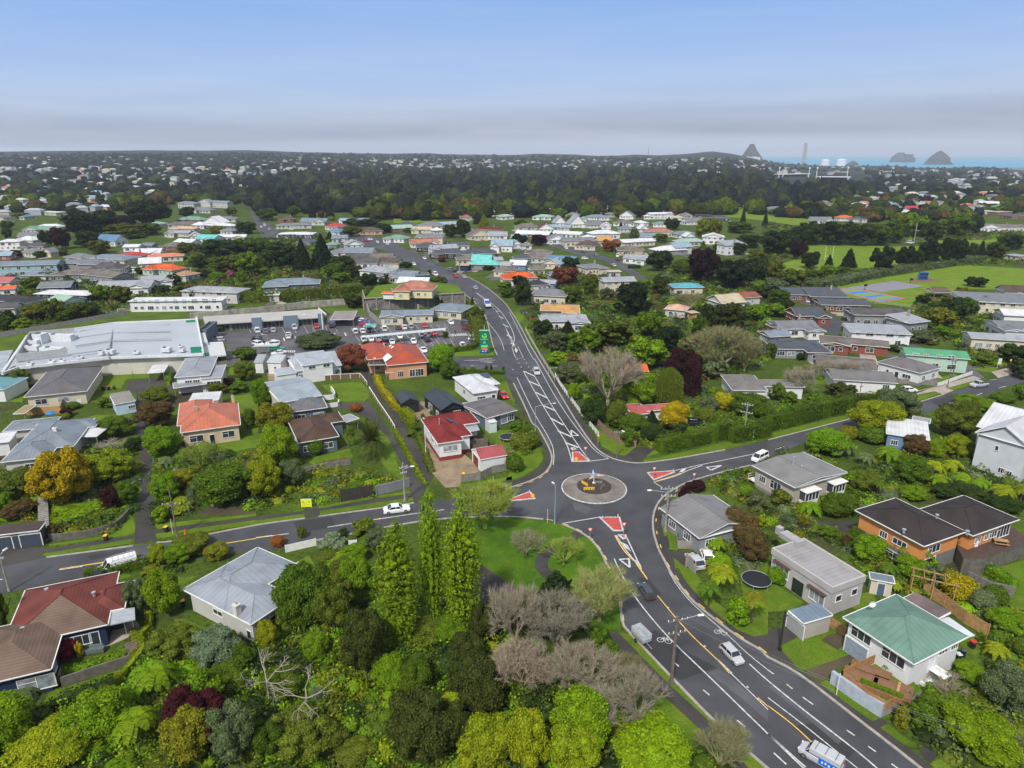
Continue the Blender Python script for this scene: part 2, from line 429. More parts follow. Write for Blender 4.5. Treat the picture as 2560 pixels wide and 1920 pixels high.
sheet(rd,gp(pts('U3',480,1150,440,1060,490,980,600,985,580,1020,680,1060,720,1070,640,1110,600,1160,680,1190)),.026)
road=rd.bd('road',M_ROAD);struct(road);tag(road,'dark asphalt roadway of the four armed roundabout junction','road')
lt=MB();sheet(lt,gp(pts('U0',1790,1180,1890,1140)+pts('U1',0,1120,590,1065,640,990,850,985,1000,1005,1060,1100,1640,1040,1900,1015,1960,1110,1930,1280,1690,1315,1480,1360,900,1360,350,1360,-100,1400)+pts('U0',1950,1400,1960,1240,1830,1240)),.034)
tag(struct(lt.bd('car_park',K16)),'wide asphalt car park in front of the shops','car park')
def patch(name,mat,z,*polys):
 mb=MB()
 for i,P in enumerate(polys):sheet(mb,gp(P),z+.0004*(i%7))
 o=struct(mb.bd(name,mat));tag(o,None,name.replace('_',' '));return o
tag(patch('mown_grass',K13,.012,pts('L2',845,575,935,590,1245,915,1655,1335,2042,1672,1900,1680,1640,1350,1260,1000,900,640),pts('L2',560,540,760,600,1180,1055,1535,1385,1340,1480,1050,1020,760,740,640,640),pts('L2',1290,-10,1385,-10,1480,130,1600,310,1800,470,1900,500,2042,520,2042,590,1935,612,1800,560,1560,370,1400,190),pts('M2',1370,1040,1345,1040,1210,1180,1192,1330,1250,1510,1322,1520,1300,1400,1275,1200),pts('M2',1330,1190,1370,1090,1450,1035,1570,1050,1600,1080,1430,1110,1485,1425,1310,1420,1290,1300),pts('M2',1290,1590,1385,1590,1400,1659,1290,1659),pts('M2',1590,960,1700,940,1850,930,1870,1000,1700,1010),pts('M2',-60,978,0,955,100,920,200,858,248,790,232,700,180,650,100,700,0,860),pts('M2',628,520,700,560,850,660,990,695,900,765,830,755,720,690),pts('M2',1042,800,1200,770,1700,660,2042,580)+pts('M3',660,430,660,462,0,632)+pts('M2',1700,710,1300,785,1060,815),pts('M2',1045,760,1150,715,1180,740,1080,768),pts('M3',1140,302,1330,250,1378,266,1150,342),pts('M3',1425,225,1650,152,1745,158,1470,243),pts('M3',200,60,460,30,470,190,300,195),pts('M3',1540,30,1840,60,1800,100,1560,80),pts('M3',1300,160,1480,110,1530,130,1350,185),pts('L3',40,712,290,595,500,530,620,590,660,760,440,865,270,880,110,770),pts('L3',410,985,470,958,882,1265,835,1290),pts('L3',890,1342,955,1305,1135,1448,1090,1475),pts('L3',1250,1480,1420,1370,1700,1180,1760,1200,1500,1430,1330,1515),pts('L3',1290,1625,1410,1560,1500,1700,1400,1720),pts('L3',610,850,855,760,1150,960,1240,1040,1300,1250,1100,1300,1000,1110),pts('L3',1840,60,2300,-80,2300,560,1960,400,1870,330),pts('L3',-60,130,20,170,290,340,170,400,-60,420),pts('L2',1790,-20,2042,-60,2042,540,1900,500,1830,200),pts('L3',1240,620,1700,580,1760,700,1640,760),pts('L3',560,300,830,250,860,330,700,400),pts('M0',735,245,765,130,1185,105,1185,145,1010,150,985,190,960,230),pts('M0',600,480,760,440,1050,430,1010,520,830,525),pts('M0',660,310,920,260,920,320,720,340),pts('M0',1755,60,1910,60,1890,165,1770,165),pts('M0',1860,290,2060,260,2060,690,1740,760,1730,640,1920,600),pts('M0',20,330,60,180,200,200,180,340),pts('M1',520,200,840,170,905,250,900,305,850,335,660,330),pts('M1',370,800,745,705,775,775,560,850,460,835),pts('M1',965,430,900,500,960,760,1050,880,1180,970,1040,560),pts('M1',1810,570,2060,555,2060,700,1990,760,1900,640),pts('M1',1920,190,2000,170,2060,330,1960,290),pts('M1',1110,555,1130,545,1370,990,1340,1010),pts('M1',1050,570,1030,590,1260,1040,1300,1020),pts('M1',-20,600,60,580,70,700,-20,700),pts('M1',500,1207,1260,1092,1262,1128,510,1238),pts('M1',0,1282,385,1226,388,1256,0,1315),pts('M0',1240,1385,2042,1275,2042,1310,1250,1425),pts('M0',325,1545,1060,1425,1030,1465,380,1568),pts('M0',390,1470,900,1395,1060,1230,1085,1370,1000,1405,395,1485),pts('M0',1240,1310,2042,1225,2042,1245,1250,1350),pts('M1',500,1165,940,1090,930,1108,500,1185),pts('M1',975,1080,1230,1045,1230,1065,975,1102),pts('M1',1650,990,2042,930,2042,955,1660,1005),pts('M1',1640,1040,2042,975,2042,1000,1700,1060),pts('L0',350,1130,400,1050,1045,850,930,990,380,1175),pts('L0',500,925,1020,690,1010,780,560,945),pts('L0',1390,470,1480,470,1710,575,1640,610,1400,540),pts('L0',680,150,980,90,1060,130,700,225),pts('L1',250,60,420,-40,480,60,330,110),pts('L0',1400,140,1560,130,1480,190,1400,190),pts('U0',100,1010,220,980,230,1030,110,1050),pts('U1',1680,1320,2030,1290,2060,1340,1690,1355),pts('U2',10,970,100,960,110,1020,60,1060),pts('U2',110,1090,180,1060,190,1150,140,1160)),'bright mown lawns and grass verges along the roads')
tag(patch('park_lawn',M_PARK,.0135,pts('M2',-330,1262,0,1256,250,1277,400,1316,540,1377,640,1449,715,1549,765,1655)+pts('L2',800,80,833,190,850,300,858,400,868,560,600,545,300,500,60,235)+pts('L1',1830,70,1650,-60)+pts('M1',1700,1400)),'deep green park lawn south west of the roundabout')
tag(patch('rough_grass',M_GRASS2,.008,pts('U0',-400,1180,0,1165,500,1090,1100,970,1600,960,1700,1010,980,1055,230,1175,100,1320,-400,1320),pts('U1',570,930,930,900,1000,1000,640,985),pts('U2',1030,620,1170,700,1200,780,1150,800,1060,700)),'rough green grass on the banks')
tag(patch('playing_field',M_FIELD,.016,pts('U3',300,385,860,395,1150,400,1500,400,1480,560,1100,600,700,630,300,620,80,600,130,545,280,500),pts('U3',480,770,1000,670,1700,560,2300,600,2300,780,1720,770,1560,790,1280,850,1230,925,1000,900,700,840),pts('U3',1450,350,1500,350,2212,270,2212,320,1700,400,1440,400),pts('U3',-200,120,0,135,360,165,360,215,200,215,0,180),pts('U2',1030,90,1300,50,1500,55,2212,90,2212,180,1900,150,1500,105,1200,85,1080,100),pts('U1',1190,162,1560,165,1570,192,1190,200)),'bright green playing fields around the school')
o=patch('worn_grass',M_DIRT,.022,pts('L3',330,870,690,740,740,790,600,850,510,900,430,975,280,905),pts('L3',480,600,620,560,640,640,560,720,420,640),pts('M0',1640,1190,2042,1080,2042,1225,1560,1250))
tag(o,'worn brown earth on the lawns and below the trees')
tag(patch('asphalt_repair',asphalt('new_asphalt',(.034,.034,.038),(.028,.028,.031)),.0345,pts('L2',960,590,1150,560,1330,700,1640,860,1340,960,1240,900),pts('L2',1000,150,1080,140,1200,280,1130,300),pts('M1',300,1290,600,1250,640,1330,330,1380),pts('M2',330,480,440,470,560,640,470,680),pts('M3',1300,330,1500,270,1560,310,1350,370),pts('M2',1180,1420,1240,1400,1260,1500,1210,1520),pts('L3',200,1330,420,1290,700,1530,560,1640),pts('M0',700,1560,1000,1510,1010,1540,720,1600)),'darker repaired asphalt patches in the roadway')
tag(patch('asphalt_wear',asphalt('polished_asphalt',(.085,.088,.098),(.068,.070,.078),.5),.0385,pts('L2',1640,870,1740,930,2042,1200,2042,1290,1800,1080,1560,900),pts('L3',0,1010,60,1000,600,1430,560,1470),pts('M2',480,1130,560,1150,640,1190,600,1230,500,1200),pts('M2',240,590,290,590,320,690,290,700),pts('M2',560,580,600,600,640,650,590,640)),'pale polished patches worn into the roadway')
tag(patch('asphalt_path',K14,.020,pts('L2',760,590,845,575,1250,990,1645,1350,1900,1680,1760,1680,1540,1385,1180,1052,900,760),pts('M2',1350,1003,1500,948,1700,893,1600,945,1450,985,1345,1040,1210,1180,1192,1330,1250,1510,1292,1590,1300,1659)+pts('L2',1400,190,1560,370,1800,560,1935,612,2042,590)+pts('L3',250,880,410,985,830,1290,1200,1560,1400,1730,1250,1690,700,1264,250,920,0,782)+pts('L2',1990,729,1800,616,1560,434,1400,289,1272,114,1212,0)+pts('M2',1168,1500,1129,1350,1139,1210,1208,1095),pts('Z5',800,380,900,600,1150,1110,1330,1500)+pts('M2',200,560,262,660,300,735,312,790,295,850,245,907,148,958,0,1005,0,965,130,920,225,862,270,800,255,700,130,440)+pts('Z5',1000,1000,830,600,760,420),pts('M2',383,280,500,476,640,680,760,774,900,818,1040,826,1050,790,1150,700,990,695,900,765,820,755,700,690,560,470,400,225,330,120,230,-60,180,-60),pts('L1',1730,165,1800,40,2060,215)+pts('L2',60,240,0,340)+pts('L1',1880,400,1700,300),pts('M0',390,1505,1060,1400,1060,1425,380,1540),pts('M0',1240,1352,2042,1247,2042,1272,1240,1383),pts('M1',0,1253,480,1190,960,1108,1250,1066,1260,1090,500,1205,390,1224,0,1280),pts('M1',1650,1010,2042,955,2042,975,1640,1040),pts('L3',1200,1540,1250,1440,1680,1165,1700,1185,1290,1480,1350,1560,1300,1620),pts('M3',340,1290,740,1280,740,1330,600,1380,380,1330),pts('L3',830,1290,900,1260,960,1300,890,1340)),'dark asphalt footpaths beside the roads')
tag(patch('driveway',K14,.0245,pts('M0',1070,1470,1250,1440,1225,1330,1212,900,1190,600,1155,480,1180,300,1400,230,1390,120,1180,150,1010,175,1010,245,1095,265,1085,520,1125,760,1118,1000,1075,1370),pts('M1',820,80,900,80,965,150,1160,450,1310,750,1420,920,1340,1060,1180,650,1050,400,890,180),pts('M1',560,385,600,345,905,335,960,420,1060,560,1210,800,1340,1060,1260,1150,1220,960,1050,610,960,540,860,460,750,400),pts('L2',2042,590)+pts('L3',0,560,170,540,260,600,40,710,0,700),pts('M2',1250,1525,1530,1540,1560,1640,1390,1659,1300,1585),pts('M0',-200,1480,330,1500,390,1505,330,1550,370,1575,0,1648,-400,1720),pts('M1',385,1190,500,1170,512,1237,390,1254),pts('M1',1140,1080,1300,1040,1290,1136,1262,1140,1255,1090)),'dark asphalt driveways between the houses')
tag(patch('concrete_yard',M_PAVE,.0275,pts('M1',1295,590,1480,775,1650,745,1720,800,1795,885,1640,945,1625,1010,1510,1020,1385,880,1320,760),pts('M1',1225,435,1300,330,1370,335,1490,420,1420,470,1290,480),pts('M1',90,100,300,80,330,140,100,165)),'tan concrete yards beside the red roofed houses')
tag(patch('pale_paving',K17,.0295,pts('M3',1115,292,1380,198,1640,128,1700,148,1425,226,1480,243,1400,277,1330,250),pts('M3',1780,95,1900,65,1960,110,1840,145),pts('M2',1385,1660,1385,1590,1410,1560,1420,1600),pts('L0',420,850,480,830,500,930,400,960),pts('L0',850,530,1090,490,1140,560,1090,640,1090,590,860,690,620,760,600,700,840,650),pts('U3',500,950,690,930,700,975,590,990),pts('U3',940,1190,1180,1190,1170,1240,950,1215)),'pale paved paths and patios')
pm=MB();ribbon(pm,sml(gp(pts('M2',545,1378,440,1445,330,1500,250,1565,235,1640)+pts('L2',245,70,300,130)),3),2.0,.0215);tag(struct(pm.bd('park_path',K14)),'asphalt path crossing the park lawn')
mc=flat('court_grey',(.21,.20,.24),.7);mr_=flat('court_pink',(.62,.09,.13),.6);mb_=flat('court_blue',(.01,.16,.60),.6);mg_=flat('court_green',(.17,.27,.07),.6)
ct=MB();sheet(ct,gp(pts('U3',700,755,1090,700,1340,740,1280,755,980,795)),.020,0)
A_,B_,C_,D_=[GP('U3',*q)for q in((720,757),(1190,850),(970,882),(550,775))]
def quad(u0,u1,v0,v1):
 f_=lambda u,v:A_.lerp(B_,u).lerp(D_.lerp(C_,u),v)
 return[f_(u0,v0),f_(u1,v0),f_(u1,v1),f_(u0,v1)]
sheet(ct,quad(0,1,0,1),.024,1);sheet(ct,quad(.03,.97,.08,.92),.028,2)
for a0,a1 in((.06,.30),(.40,.62),(.70,.92)):sheet(ct,quad(a0,a1,.12,.88),.032,3)
tag(struct(ct.bd('sports_court',[mc,mr_,mb_,mg_])),'blue, pink and green painted sports court of the school','sports court')
kb=MB();mk=flat('kerb_concrete',(.34,.32,.28),.85,var=.3)
for L_ in(nw_kerb+pts('M1',1900,1060,1650,1100),pts('M1',1260,1142,1000,1182,500,1250),pts('M1',390,1266,0,1320)+pts('M0',1420,1440,1250,1458),pts('M0',1060,1485,370,1577),w_bot[6:-1],sw_kerb,se_kerb,ne_kerb+n_right[:7],e_top[4:],n_left[7:]):
 ribbon(kb,sml(gp(L_),3),.35,.13,0,.0)
tag(struct(kb.bd('kerb',mk)),'pale concrete kerb along the edges of the roads','kerb')
# -- painted markings
mk_=MB();Z=.045
def wline(t,wd,*v,mat=0,z=Z):ribbon(mk_,sml(gp(pts(t,*v)),3),wd,z,mat)
wline('M2',.16,40,140,100,270,180,430,270,582,320,680,334,760,328,838)
wline('M2',.16,180,-10,300,215,430,425,560,600,640,700,700,750,772,788)
wline('M2',.22,620,808,690,800,772,788);wline('M2',.22,400,1306,520,1285,690,1256)
wline('U2',.16,-20,970,75,1160,149,1313,190,1380)
wline('U1',.16,1960,1010,2040,1100,2110,1200,2145,1300);wline('U1',.16,2060,940,2120,1030,2180,1150,2240,1260)
L1_=sml(gp(pts('M2',90,88,200,285,330,500,430,660,480,815)),4);R1_=sml(gp(pts('M2',180,130,300,335,420,520,540,700,625,808)),4)
ribbon(mk_,L1_,.2,Z);ribbon(mk_,R1_,.2,Z)
for a_,b_ in(((95,90),(180,130)),((140,172),(225,210)),((187,258),(283,305)),((250,365),(345,405)),((307,465),(410,520)),((365,565),(475,615)),((425,660),(530,700))):
 ribbon(mk_,gp([TP('M2',*a_),TP('M2',*b_)]),.55,Z+.006)
L2_=sml(gp(pts('U1',1900,800,2050,930,2130,1050,2180,1160,2230,1270)),4);R2_=sml(gp(pts('U1',1905,800,2080,930,2180,1060)+pts('U2',20,1185,0,1270)),4)
ribbon(mk_,L2_,.2,Z);ribbon(mk_,R2_,.2,Z)
for a_,b_ in(((2070,955),(2100,965)),((2098,1005),(2140,1025)),((2135,1075),(2180,1100)),((2165,1165),(2212,1190)),((2200,1235),(2235,1255))):
 ribbon(mk_,gp([TP('U1',*a_),TP('U1',*b_)]),.5,Z+.006)
wline('U2',.16,0,1275,35,1365,98,1362);wline('U2',.14,98,1362,50,1265)
for pp in(pts('U2',30,1270,22,1300,40,1322,50,1300,38,1285),):sheet(mk_,gp(pp),Z)
for X,Y in((1000,140),(1035,210),(1075,285),(1135,140),(1178,210),(1218,285),(1262,355),(920,330)):
 c_=GP('Z5',X,Y);mk_.box((c_.x,c_.y,Z+.01),(.4,.4,.02))
def tri(t,wd,*v):
 P=gp(pts(t,*v));P.append(P[0])
 for i in range(3):ribbon(mk_,[P[i],P[i+1]],wd,Z+.003*i)
tri('M2',.35,472,560,530,604,474,604);tri('M2',.35,1550,858,1670,842,1590,880);tri('M2',.3,858,1592,932,1586,940,1656)
wline('M2',.2,1290,884,1400,862,1500,838,2042,728);wline('M2',.2,1130,976,1300,928,1410,880,1520,842)
wline('M2',.2,1130,976,1345,905,mat=1,z=Z+.004);sheet(mk_,gp(pts('M2',1330,900,1360,868,1395,862,1370,892)),Z+.008)
wline('M2',.16,1135,980,1200,1018)
for a_ in((130,690,60,715),(365,632,310,648),(1450,345,1510,325),(1640,290,1710,265),(1840,225,1900,208),(1770,162,1820,155)):
 ribbon(mk_,gp(pts('M3',*a_)),.2,Z)
wline('L2',.18,815,-10,860,90,940,230,1060,400,1260,630,1560,920,2042,1390,2500,1830)
wline('L2',.12,1215,10,1300,180,1450,360,1700,580,1870,740,2042,880)
wline('L3',.18,-150,830,0,965,300,1210,700,1520,900,1690)
wline('M2',.2,820,1400,900,1530,1030,1655,mat=1);wline('M2',.2,905,1398,945,1480,1000,1600,1028,1650);wline('M2',.2,830,1400,910,1520,1010,1640,z=Z+.003)
sheet(mk_,gp(pts('M2',870,1452,925,1480,950,1530,905,1500)),Z+.006)
wline('L2',.2,970,0,1020,70,1080,155,mat=1);wline('L2',.16,985,0,1035,75,z=Z+.003)
wline('L2',.14,1160,285,1300,455,1450,620,1640,800,1735,905,mat=1);wline('L2',.16,1640,795,1755,905)
wline('L2',.14,1960,1100,2042,1170,mat=1);wline('L3',.14,0,1165,190,1310,365,1470,mat=1);wline('L2',.14,1740,900,2042,1195)
wline('L3',.14,0,1100,300,1330,560,1540,760,1700);wline('L3',.18,0,1390,300,1655)
for a_ in((1295,820,1330,850),(1525,1038,1575,1080),(1795,1280,1855,1332)):ribbon(mk_,gp(pts('L2',*a_)),.18,Z)
for a_ in((0,880,45,912),(275,1095,360,1155),(627,1358,690,1402),(798,1488,860,1532),(985,1628,1040,1668),(45,1540,145,1632),(148,992,195,1030)):ribbon(mk_,gp(pts('L3',*a_)),.18,Z)
for X,Y in((1243,383),(1537,690),(1328,598),(1878,1015)):
 c_=GP('L2',X,Y);mk_.box((c_.x,c_.y,Z+.01),(.25,.25,.03))
for L_,on,off in((pts('M2',322,790,305,858,255,920,155,972,0,1024),1.2,1.6),(pts('M2',0,1248,250,1267,400,1302,545,1363,645,1435,725,1540,790,1655)+pts('L2',822,80,852,190,872,300,880,400,895,510,920,560),1.3,1.7),(pts('M2',1190,1500,1150,1350,1160,1215,1225,1110,1360,1015,1500,962),1.0,3.2),(pts('L2',1235,20,1290,105,1410,275,1570,415,1805,598,2000,712)+pts('L3',0,765),1.3,2.2)):
 dashes(mk_,sml(gp(L_),4),.16,on,off,Z,1)
for a_ in((570,1335,790,1300),(890,1283,1310,1220),(1380,1210,1500,1195),(0,1420,120,1405),(120,1405,262,1386),(1870,1155,1975,1142)):ribbon(mk_,gp(pts('M1',*a_)),.22,Z)
for a_ in((780,1300,1000,1264),(0,1418,130,1400)):ribbon(mk_,gp(pts('M1',*a_)),.14,Z+.003,1)
for a_ in((1760,1470,2042,1425),(560,1655,860,1612)):ribbon(mk_,gp(pts('M0',*a_)),.2,Z,1)
for a_ in((470,80,660,52),):ribbon(mk_,gp(pts('L0',*a_)),.22,Z);ribbon(mk_,gp(pts('L0',480,72,850,15)),.14,Z+.003,1)
ribbon(mk_,gp(pts('M0',1110,1578,1215,1560)),.22,Z);ribbon(mk_,gp(pts('L0',-200,180,20,156)),.2,Z)
for(t_,X,Y,k_)in(('L2',1215,645,1.0),('L2',1665,580,.9)):
 c_=GP(t_,X,Y);d_=(GP(t_,X+60,Y+12)-c_).normalized();e_=V3((-d_.y,d_.x,0))
 for s_ in(-.5,.5):
  q_=[c_+d_*(s_+.42*mA.cos(a))*k_+e_*(.42*mA.sin(a))*k_ for a in np.linspace(0,2*mA.pi,13)]
  ribbon(mk_,q_,.09,Z)
 for a,b in(((-.5,0),(-.15,.5)),((-.15,.5),(.4,.5)),((.5,0),(.35,.65)),((-.15,.5),(0,0)),((0,0),(.4,.5)),((.2,.68),(.45,.66)),((-.3,.62),(0,.62))):
  ribbon(mk_,[c_+d_*a[0]*k_+e_*a[1]*k_,c_+d_*b[0]*k_+e_*b[1]*k_],.1,Z+.003)
for v_ in((285,140,520,122),(0,160,585,155),(300,185,545,192),(120,262,330,245),(540,268,620,265),(0,370,140,405),(200,370,320,395),(40,330,100,350),(500,375,580,385)):
 ribbon(mk_,gp(pts('Z5',*v_)),.28,Z+.006)
ribbon(mk_,gp(pts('M1',1720,45,1800,40)),.3,Z+.006);ribbon(mk_,gp(pts('M1',1790,15,1880,20)),.3,Z+.006)
for X in(-60,20,80,135,235,330,430,500,610,690):ribbon(mk_,gp(pts('U1',X-12,1095,X+18,1150)),.12,Z+.004)
for X in range(820,1660,62):ribbon(mk_,gp(pts('U1',X,1072+(1640-X)*.04,X+38,1118+(1640-X)*.04)),.12,Z+.004)
for X in range(860,1700,62):ribbon(mk_,gp(pts('U1',X,1150+(1640-X)*.03,X+40,1200+(1640-X)*.03)),.12,Z+.004)
for X in range(1180,1700,62):ribbon(mk_,gp(pts('U1',X,1205,X+44,1262)),.12,Z+.004)
for k in range(9):ribbon(mk_,gp(pts('U1',1655+k*19,1160-k,1672+k*19,1180-k)),.5,Z+.004)
for k in range(5):ribbon(mk_,gp(pts('U1',830+k*16,1245,840+k*16,1262)),.4,Z+.004);ribbon(mk_,gp(pts('U1',255+k*18,1300,265+k*18,1318)),.4,Z+.004)
for X,Y in((680,1165),(770,1160),(340,1195),(240,1205)):sheet(mk_,gp(pts('U1',X-8,Y-12,X+2,Y-16,X+14,Y+12,X+6,Y+18,X-2,Y+6)),Z+.004)
mo=mk_.bd('road_markings',[K12,M_YELL]);struct(mo);tag(mo,'white and yellow painted lines on the asphalt','road markings')
# -- houses
RC={'white':(.66,.68,.70),'ltgrey':(.36,.38,.42),'grey':(.20,.21,.23),'dkgrey':(.11,.105,.11),'slate':(.075,.085,.105),'black':(.030,.030,.034),'blue':(.12,.24,.40),'bluegrey':(.21,.26,.32),'ltblue':(.30,.42,.52),'green':(.18,.34,.27),'palegreen':(.34,.50,.40),'midgreen':(.10,.36,.20),'brown':(.12,.085,.07),'greybrown':(.20,.175,.155),'tan':(.42,.25,.14),'cream':(.55,.47,.33),'red':(.46,.045,.035),'orange':(.72,.13,.03),'coral':(.72,.22,.13),'salmon':(.48,.20,.14),'turq':(.16,.60,.56),'aqua':(.10,.40,.52),'peach':(.66,.42,.30),'rust':(.30,.10,.06),'maroon':(.16,.025,.02),'redbrown':(.30,.09,.05),'navy':(.03,.05,.10),'ochre':(.62,.33,.10),'pink':(.50,.13,.14)}
RW={'white':'white','ltgrey':'light grey','grey':'grey','dkgrey':'dark grey','slate':'slate grey','black':'black','blue':'blue','bluegrey':'blue grey','ltblue':'light blue','green':'green','palegreen':'pale green','midgreen':'green','brown':'brown','greybrown':'grey brown','tan':'tan','cream':'cream','red':'red','orange':'orange','coral':'coral','salmon':'salmon','turq':'turquoise','aqua':'aqua','peach':'peach','rust':'rusty','maroon':'maroon','redbrown':'red brown','navy':'navy','ochre':'yellow orange','pink':'pink'}
WC={'white':(.66,.67,.67),'cream':(.55,.50,.38),'pale':(.48,.48,.45),'grey':(.22,.23,.24),'bluegrey':(.10,.135,.17),'navy':(.015,.03,.075),'brick':(.22,.07,.05),'orange':(.60,.25,.08),'black':(.02,.022,.028),'yellow':(.62,.56,.32),'teal':(.28,.42,.46),'concrete':(.36,.34,.32),'peach':(.50,.30,.18),'blue':(.13,.22,.34),'tan':(.42,.33,.20),'wood':(.16,.08,.045),'green':(.38,.52,.42)}
def rot2(x,y,a):return x*mA.cos(a)-y*mA.sin(a),x*mA.sin(a)+y*mA.cos(a)
def rbk(mr,mw,b,k=0):
 """b: cx cy (local) w d (eave size) z0 (wall foot) z (eave) pitch typ over; k keeps overlapping blocks apart"""
 cx,cy,w_,d_,z=b['cx'],b['cy'],b['w'],b['d'],b['z']-.015*k
 T=mA.tan(mA.radians(b.get('pitch',20)));o_=b.get('over',.45)+.013*k;typ=b.get('typ','hip');th=.2
 x0,x1,y0,y1=cx-w_/2,cx+w_/2,cy-d_/2,cy+d_/2;zt=z+th
 E=[(x0,y0,zt),(x1,y0,zt),(x1,y1,zt),(x0,y1,zt)];bot=b.get('z0',0)
 def sl(P,mat=0):
  P=[V3(p)for p in P];u=(P[1]-P[0]).normalized();n=(P[1]-P[0]).cross(P[2]-P[1]).normalized();v=n.cross(u)
  mr.face(P,mat,[((p-P[0]).dot(u),(p-P[0]).dot(v))for p in P])
 fm=b.get('fmats',(0,0,0,0))
 wx0,wx1,wy0,wy1=x0+o_,x1-o_,y0+o_,y1-o_
 if typ=='hip':
  if w_>=d_:
   r=d_/2;A=(x0+r,cy,zt+r*T);B=(x1-r,cy,zt+r*T)
   if w_-d_<.3:A=B=(cx,cy,zt+r*T)
  else:
   r=w_/2;A=(cx,y0+r,zt+r*T);B=(cx,y1-r,zt+r*T)
  if A==B:
   for i in range(4):sl([E[i],E[(i+1)%4],A],fm[i])
  elif w_>=d_:sl([E[0],E[1],B,A],fm[0]);sl([E[1],E[2],B],fm[1]);sl([E[2],E[3],A,B],fm[2]);sl([E[3],E[0],A],fm[3])
  else:sl([E[0],E[1],A],fm[0]);sl([E[1],E[2],B,A],fm[1]);sl([E[2],E[3],B],fm[2]);sl([E[3],E[0],A,B],fm[3])
  if A!=B and b.get('cap',1):mr.tube(A,B,.10,n=4,mat=0)
  if b.get('cap',1):
   pa=[A,B,B,A]if w_>=d_ else[A,A,B,B]
   if A==B:pa=[A]*4
   for i in range(4):mr.tube(E[i],pa[i],.07,n=4,mat=0)
  top=None
 elif typ in('gx','gy'):
  if typ=='gx':
   r=d_/2;A=(x0,cy,zt+r*T);B=(x1,cy,zt+r*T)
   sl([E[0],E[1],B,A],fm[0]);sl([E[2],E[3],A,B],fm[2])
   for X,wx in((x0,wx0),(x1,wx1)):
    rw=(wy1-wy0)/2
    mw.face([(wx,wy0,z),(wx,wy1,z),(wx,cy,z+rw*T+th*.4)][::(1 if X==x1 else-1)],0,[(0,0),(wy1-wy0,0),(0,rw*T)])
    mr.box((X,cy-r/2,zt+r*T/2-th/2),(.06,.01,.01),1)
    for sgn in(-1,1):
     P=[(X,cy+sgn*r,zt),(X,cy,zt+r*T),(X,cy,zt+r*T-th),(X,cy+sgn*r,zt-th)]
     mr.face(P,1)
   mr.tube(A,B,.09,n=4,mat=0)
  else:
   r=w_/2;A=(cx,y0,zt+r*T);B=(cx,y1,zt+r*T)
   sl([E[1],E[2],B,A],fm[1]);sl([E[3],E[0],A,B],fm[3])
   for Y,wy in((y0,wy0),(y1,wy1)):
    rw=(wx1-wx0)/2
    mw.face([(wx0,wy,z),(wx1,wy,z),(cx,wy,z+rw*T+th*.4)][::(1 if Y==y0 else-1)],0,[(0,0),(wx1-wx0,0),(0,rw*T)])
    for sgn in(-1,1):
     mr.face([(cx+sgn*r,Y,zt),(cx,Y,zt+r*T),(cx,Y,zt+r*T-th),(cx+sgn*r,Y,zt-th)],1)
   mr.tube(A,B,.09,n=4,mat=0)
 elif typ=='mono':
  h_=d_*T
  sl([E[0],E[1],(x1,y1,zt+h_),(x0,y1,zt+h_)],fm[0])
  mr.face([(x0,y1,z+h_),(x1,y1,z+h_),(x1,y1,zt+h_),(x0,y1,zt+h_)][::-1],1)
  for X in(x0,x1):mr.face([(X,y0,z),(X,y1,z+h_),(X,y1,zt+h_),(X,y0,zt)],1)
  for wx in(wx0,wx1):mw.face([(wx,wy0,z),(wx,wy1,z),(wx,wy1,z+(wy1-y0)*T)])
  mw.face([(wx1,wy1,z),(wx0,wy1,z),(wx0,wy1,z+(wy1-y0)*T),(wx1,wy1,z+(wy1-y0)*T)])
  mr.face([(x0,y0,z+.01),(x0,y1,z+h_),(x1,y1,z+h_),(x1,y0,z+.01)],1)
 elif typ=='flat':
  mr.face(E,fm[0],[(0,0),(w_,0),(w_,d_),(0,d_)])
 elif typ=='parapet':
  mr.face([(wx0,wy0,z-.5),(wx1,wy0,z-.5),(wx1,wy1,z-.5),(wx0,wy1,z-.5)],0,[(0,0),(w_,0),(w_,d_),(0,d_)])
  for a,c in(((cx,wy0),(wx1-wx0+.3,.3)),((cx,wy1),(wx1-wx0+.3,.3)),((wx0,cy),(.3,wy1-wy0-.302)),((wx1,cy),(.3,wy1-wy0-.302))):
   mw.box((a[0],a[1],z-.35),(c[0],c[1],1.0))
 if typ!='parapet':
  mr.face([(x0,y0,z),(x0,y1,z),(x1,y1,z),(x1,y0,z)],1)
  for i in range(4):
   a,c=E[i],E[(i+1)%4]
   if(typ=='gx' and i in(1,3))or(typ=='gy' and i in(0,2)):continue
   mr.face([(a[0],a[1],z),(c[0],c[1],z),c,a],1)
   dx,dy=c[0]-a[0],c[1]-a[1];l=mA.hypot(dx,dy)
   mr.box(((a[0]+c[0])/2+dy/l*.06,(a[1]+c[1])/2-dx/l*.06,zt-.05),(l,.12,.12),1,rz=mA.atan2(dy,dx))
 if b.get('walls',1):
  W=[(wx0,wy0),(wx1,wy0),(wx1,wy1),(wx0,wy1)]
  zz=z if typ!='parapet' else z-.4
  base=b.get('base',0)
  for i in range(4):
   a,c=W[i],W[(i+1)%4];l=mA.hypot(c[0]-a[0],c[1]-a[1])
   lo=bot
   if base:
    mw.face([(a[0],a[1],bot),(c[0],c[1],bot),(c[0],c[1],bot+base),(a[0],a[1],bot+base)],1);lo=bot+base
   mw.face([(a[0],a[1],lo),(c[0],c[1],lo),(c[0],c[1],zz),(a[0],a[1],zz)],0,[(0,0),(l,0),(l,zz-lo),(0,zz-lo)])
 else:
  for X,Y in((wx0,wy0),(wx1,wy0),(wx1,wy1),(wx0,wy1)):mw.box((X,Y,(bot+z)/2),(.14,.14,z-bot-.01),1)
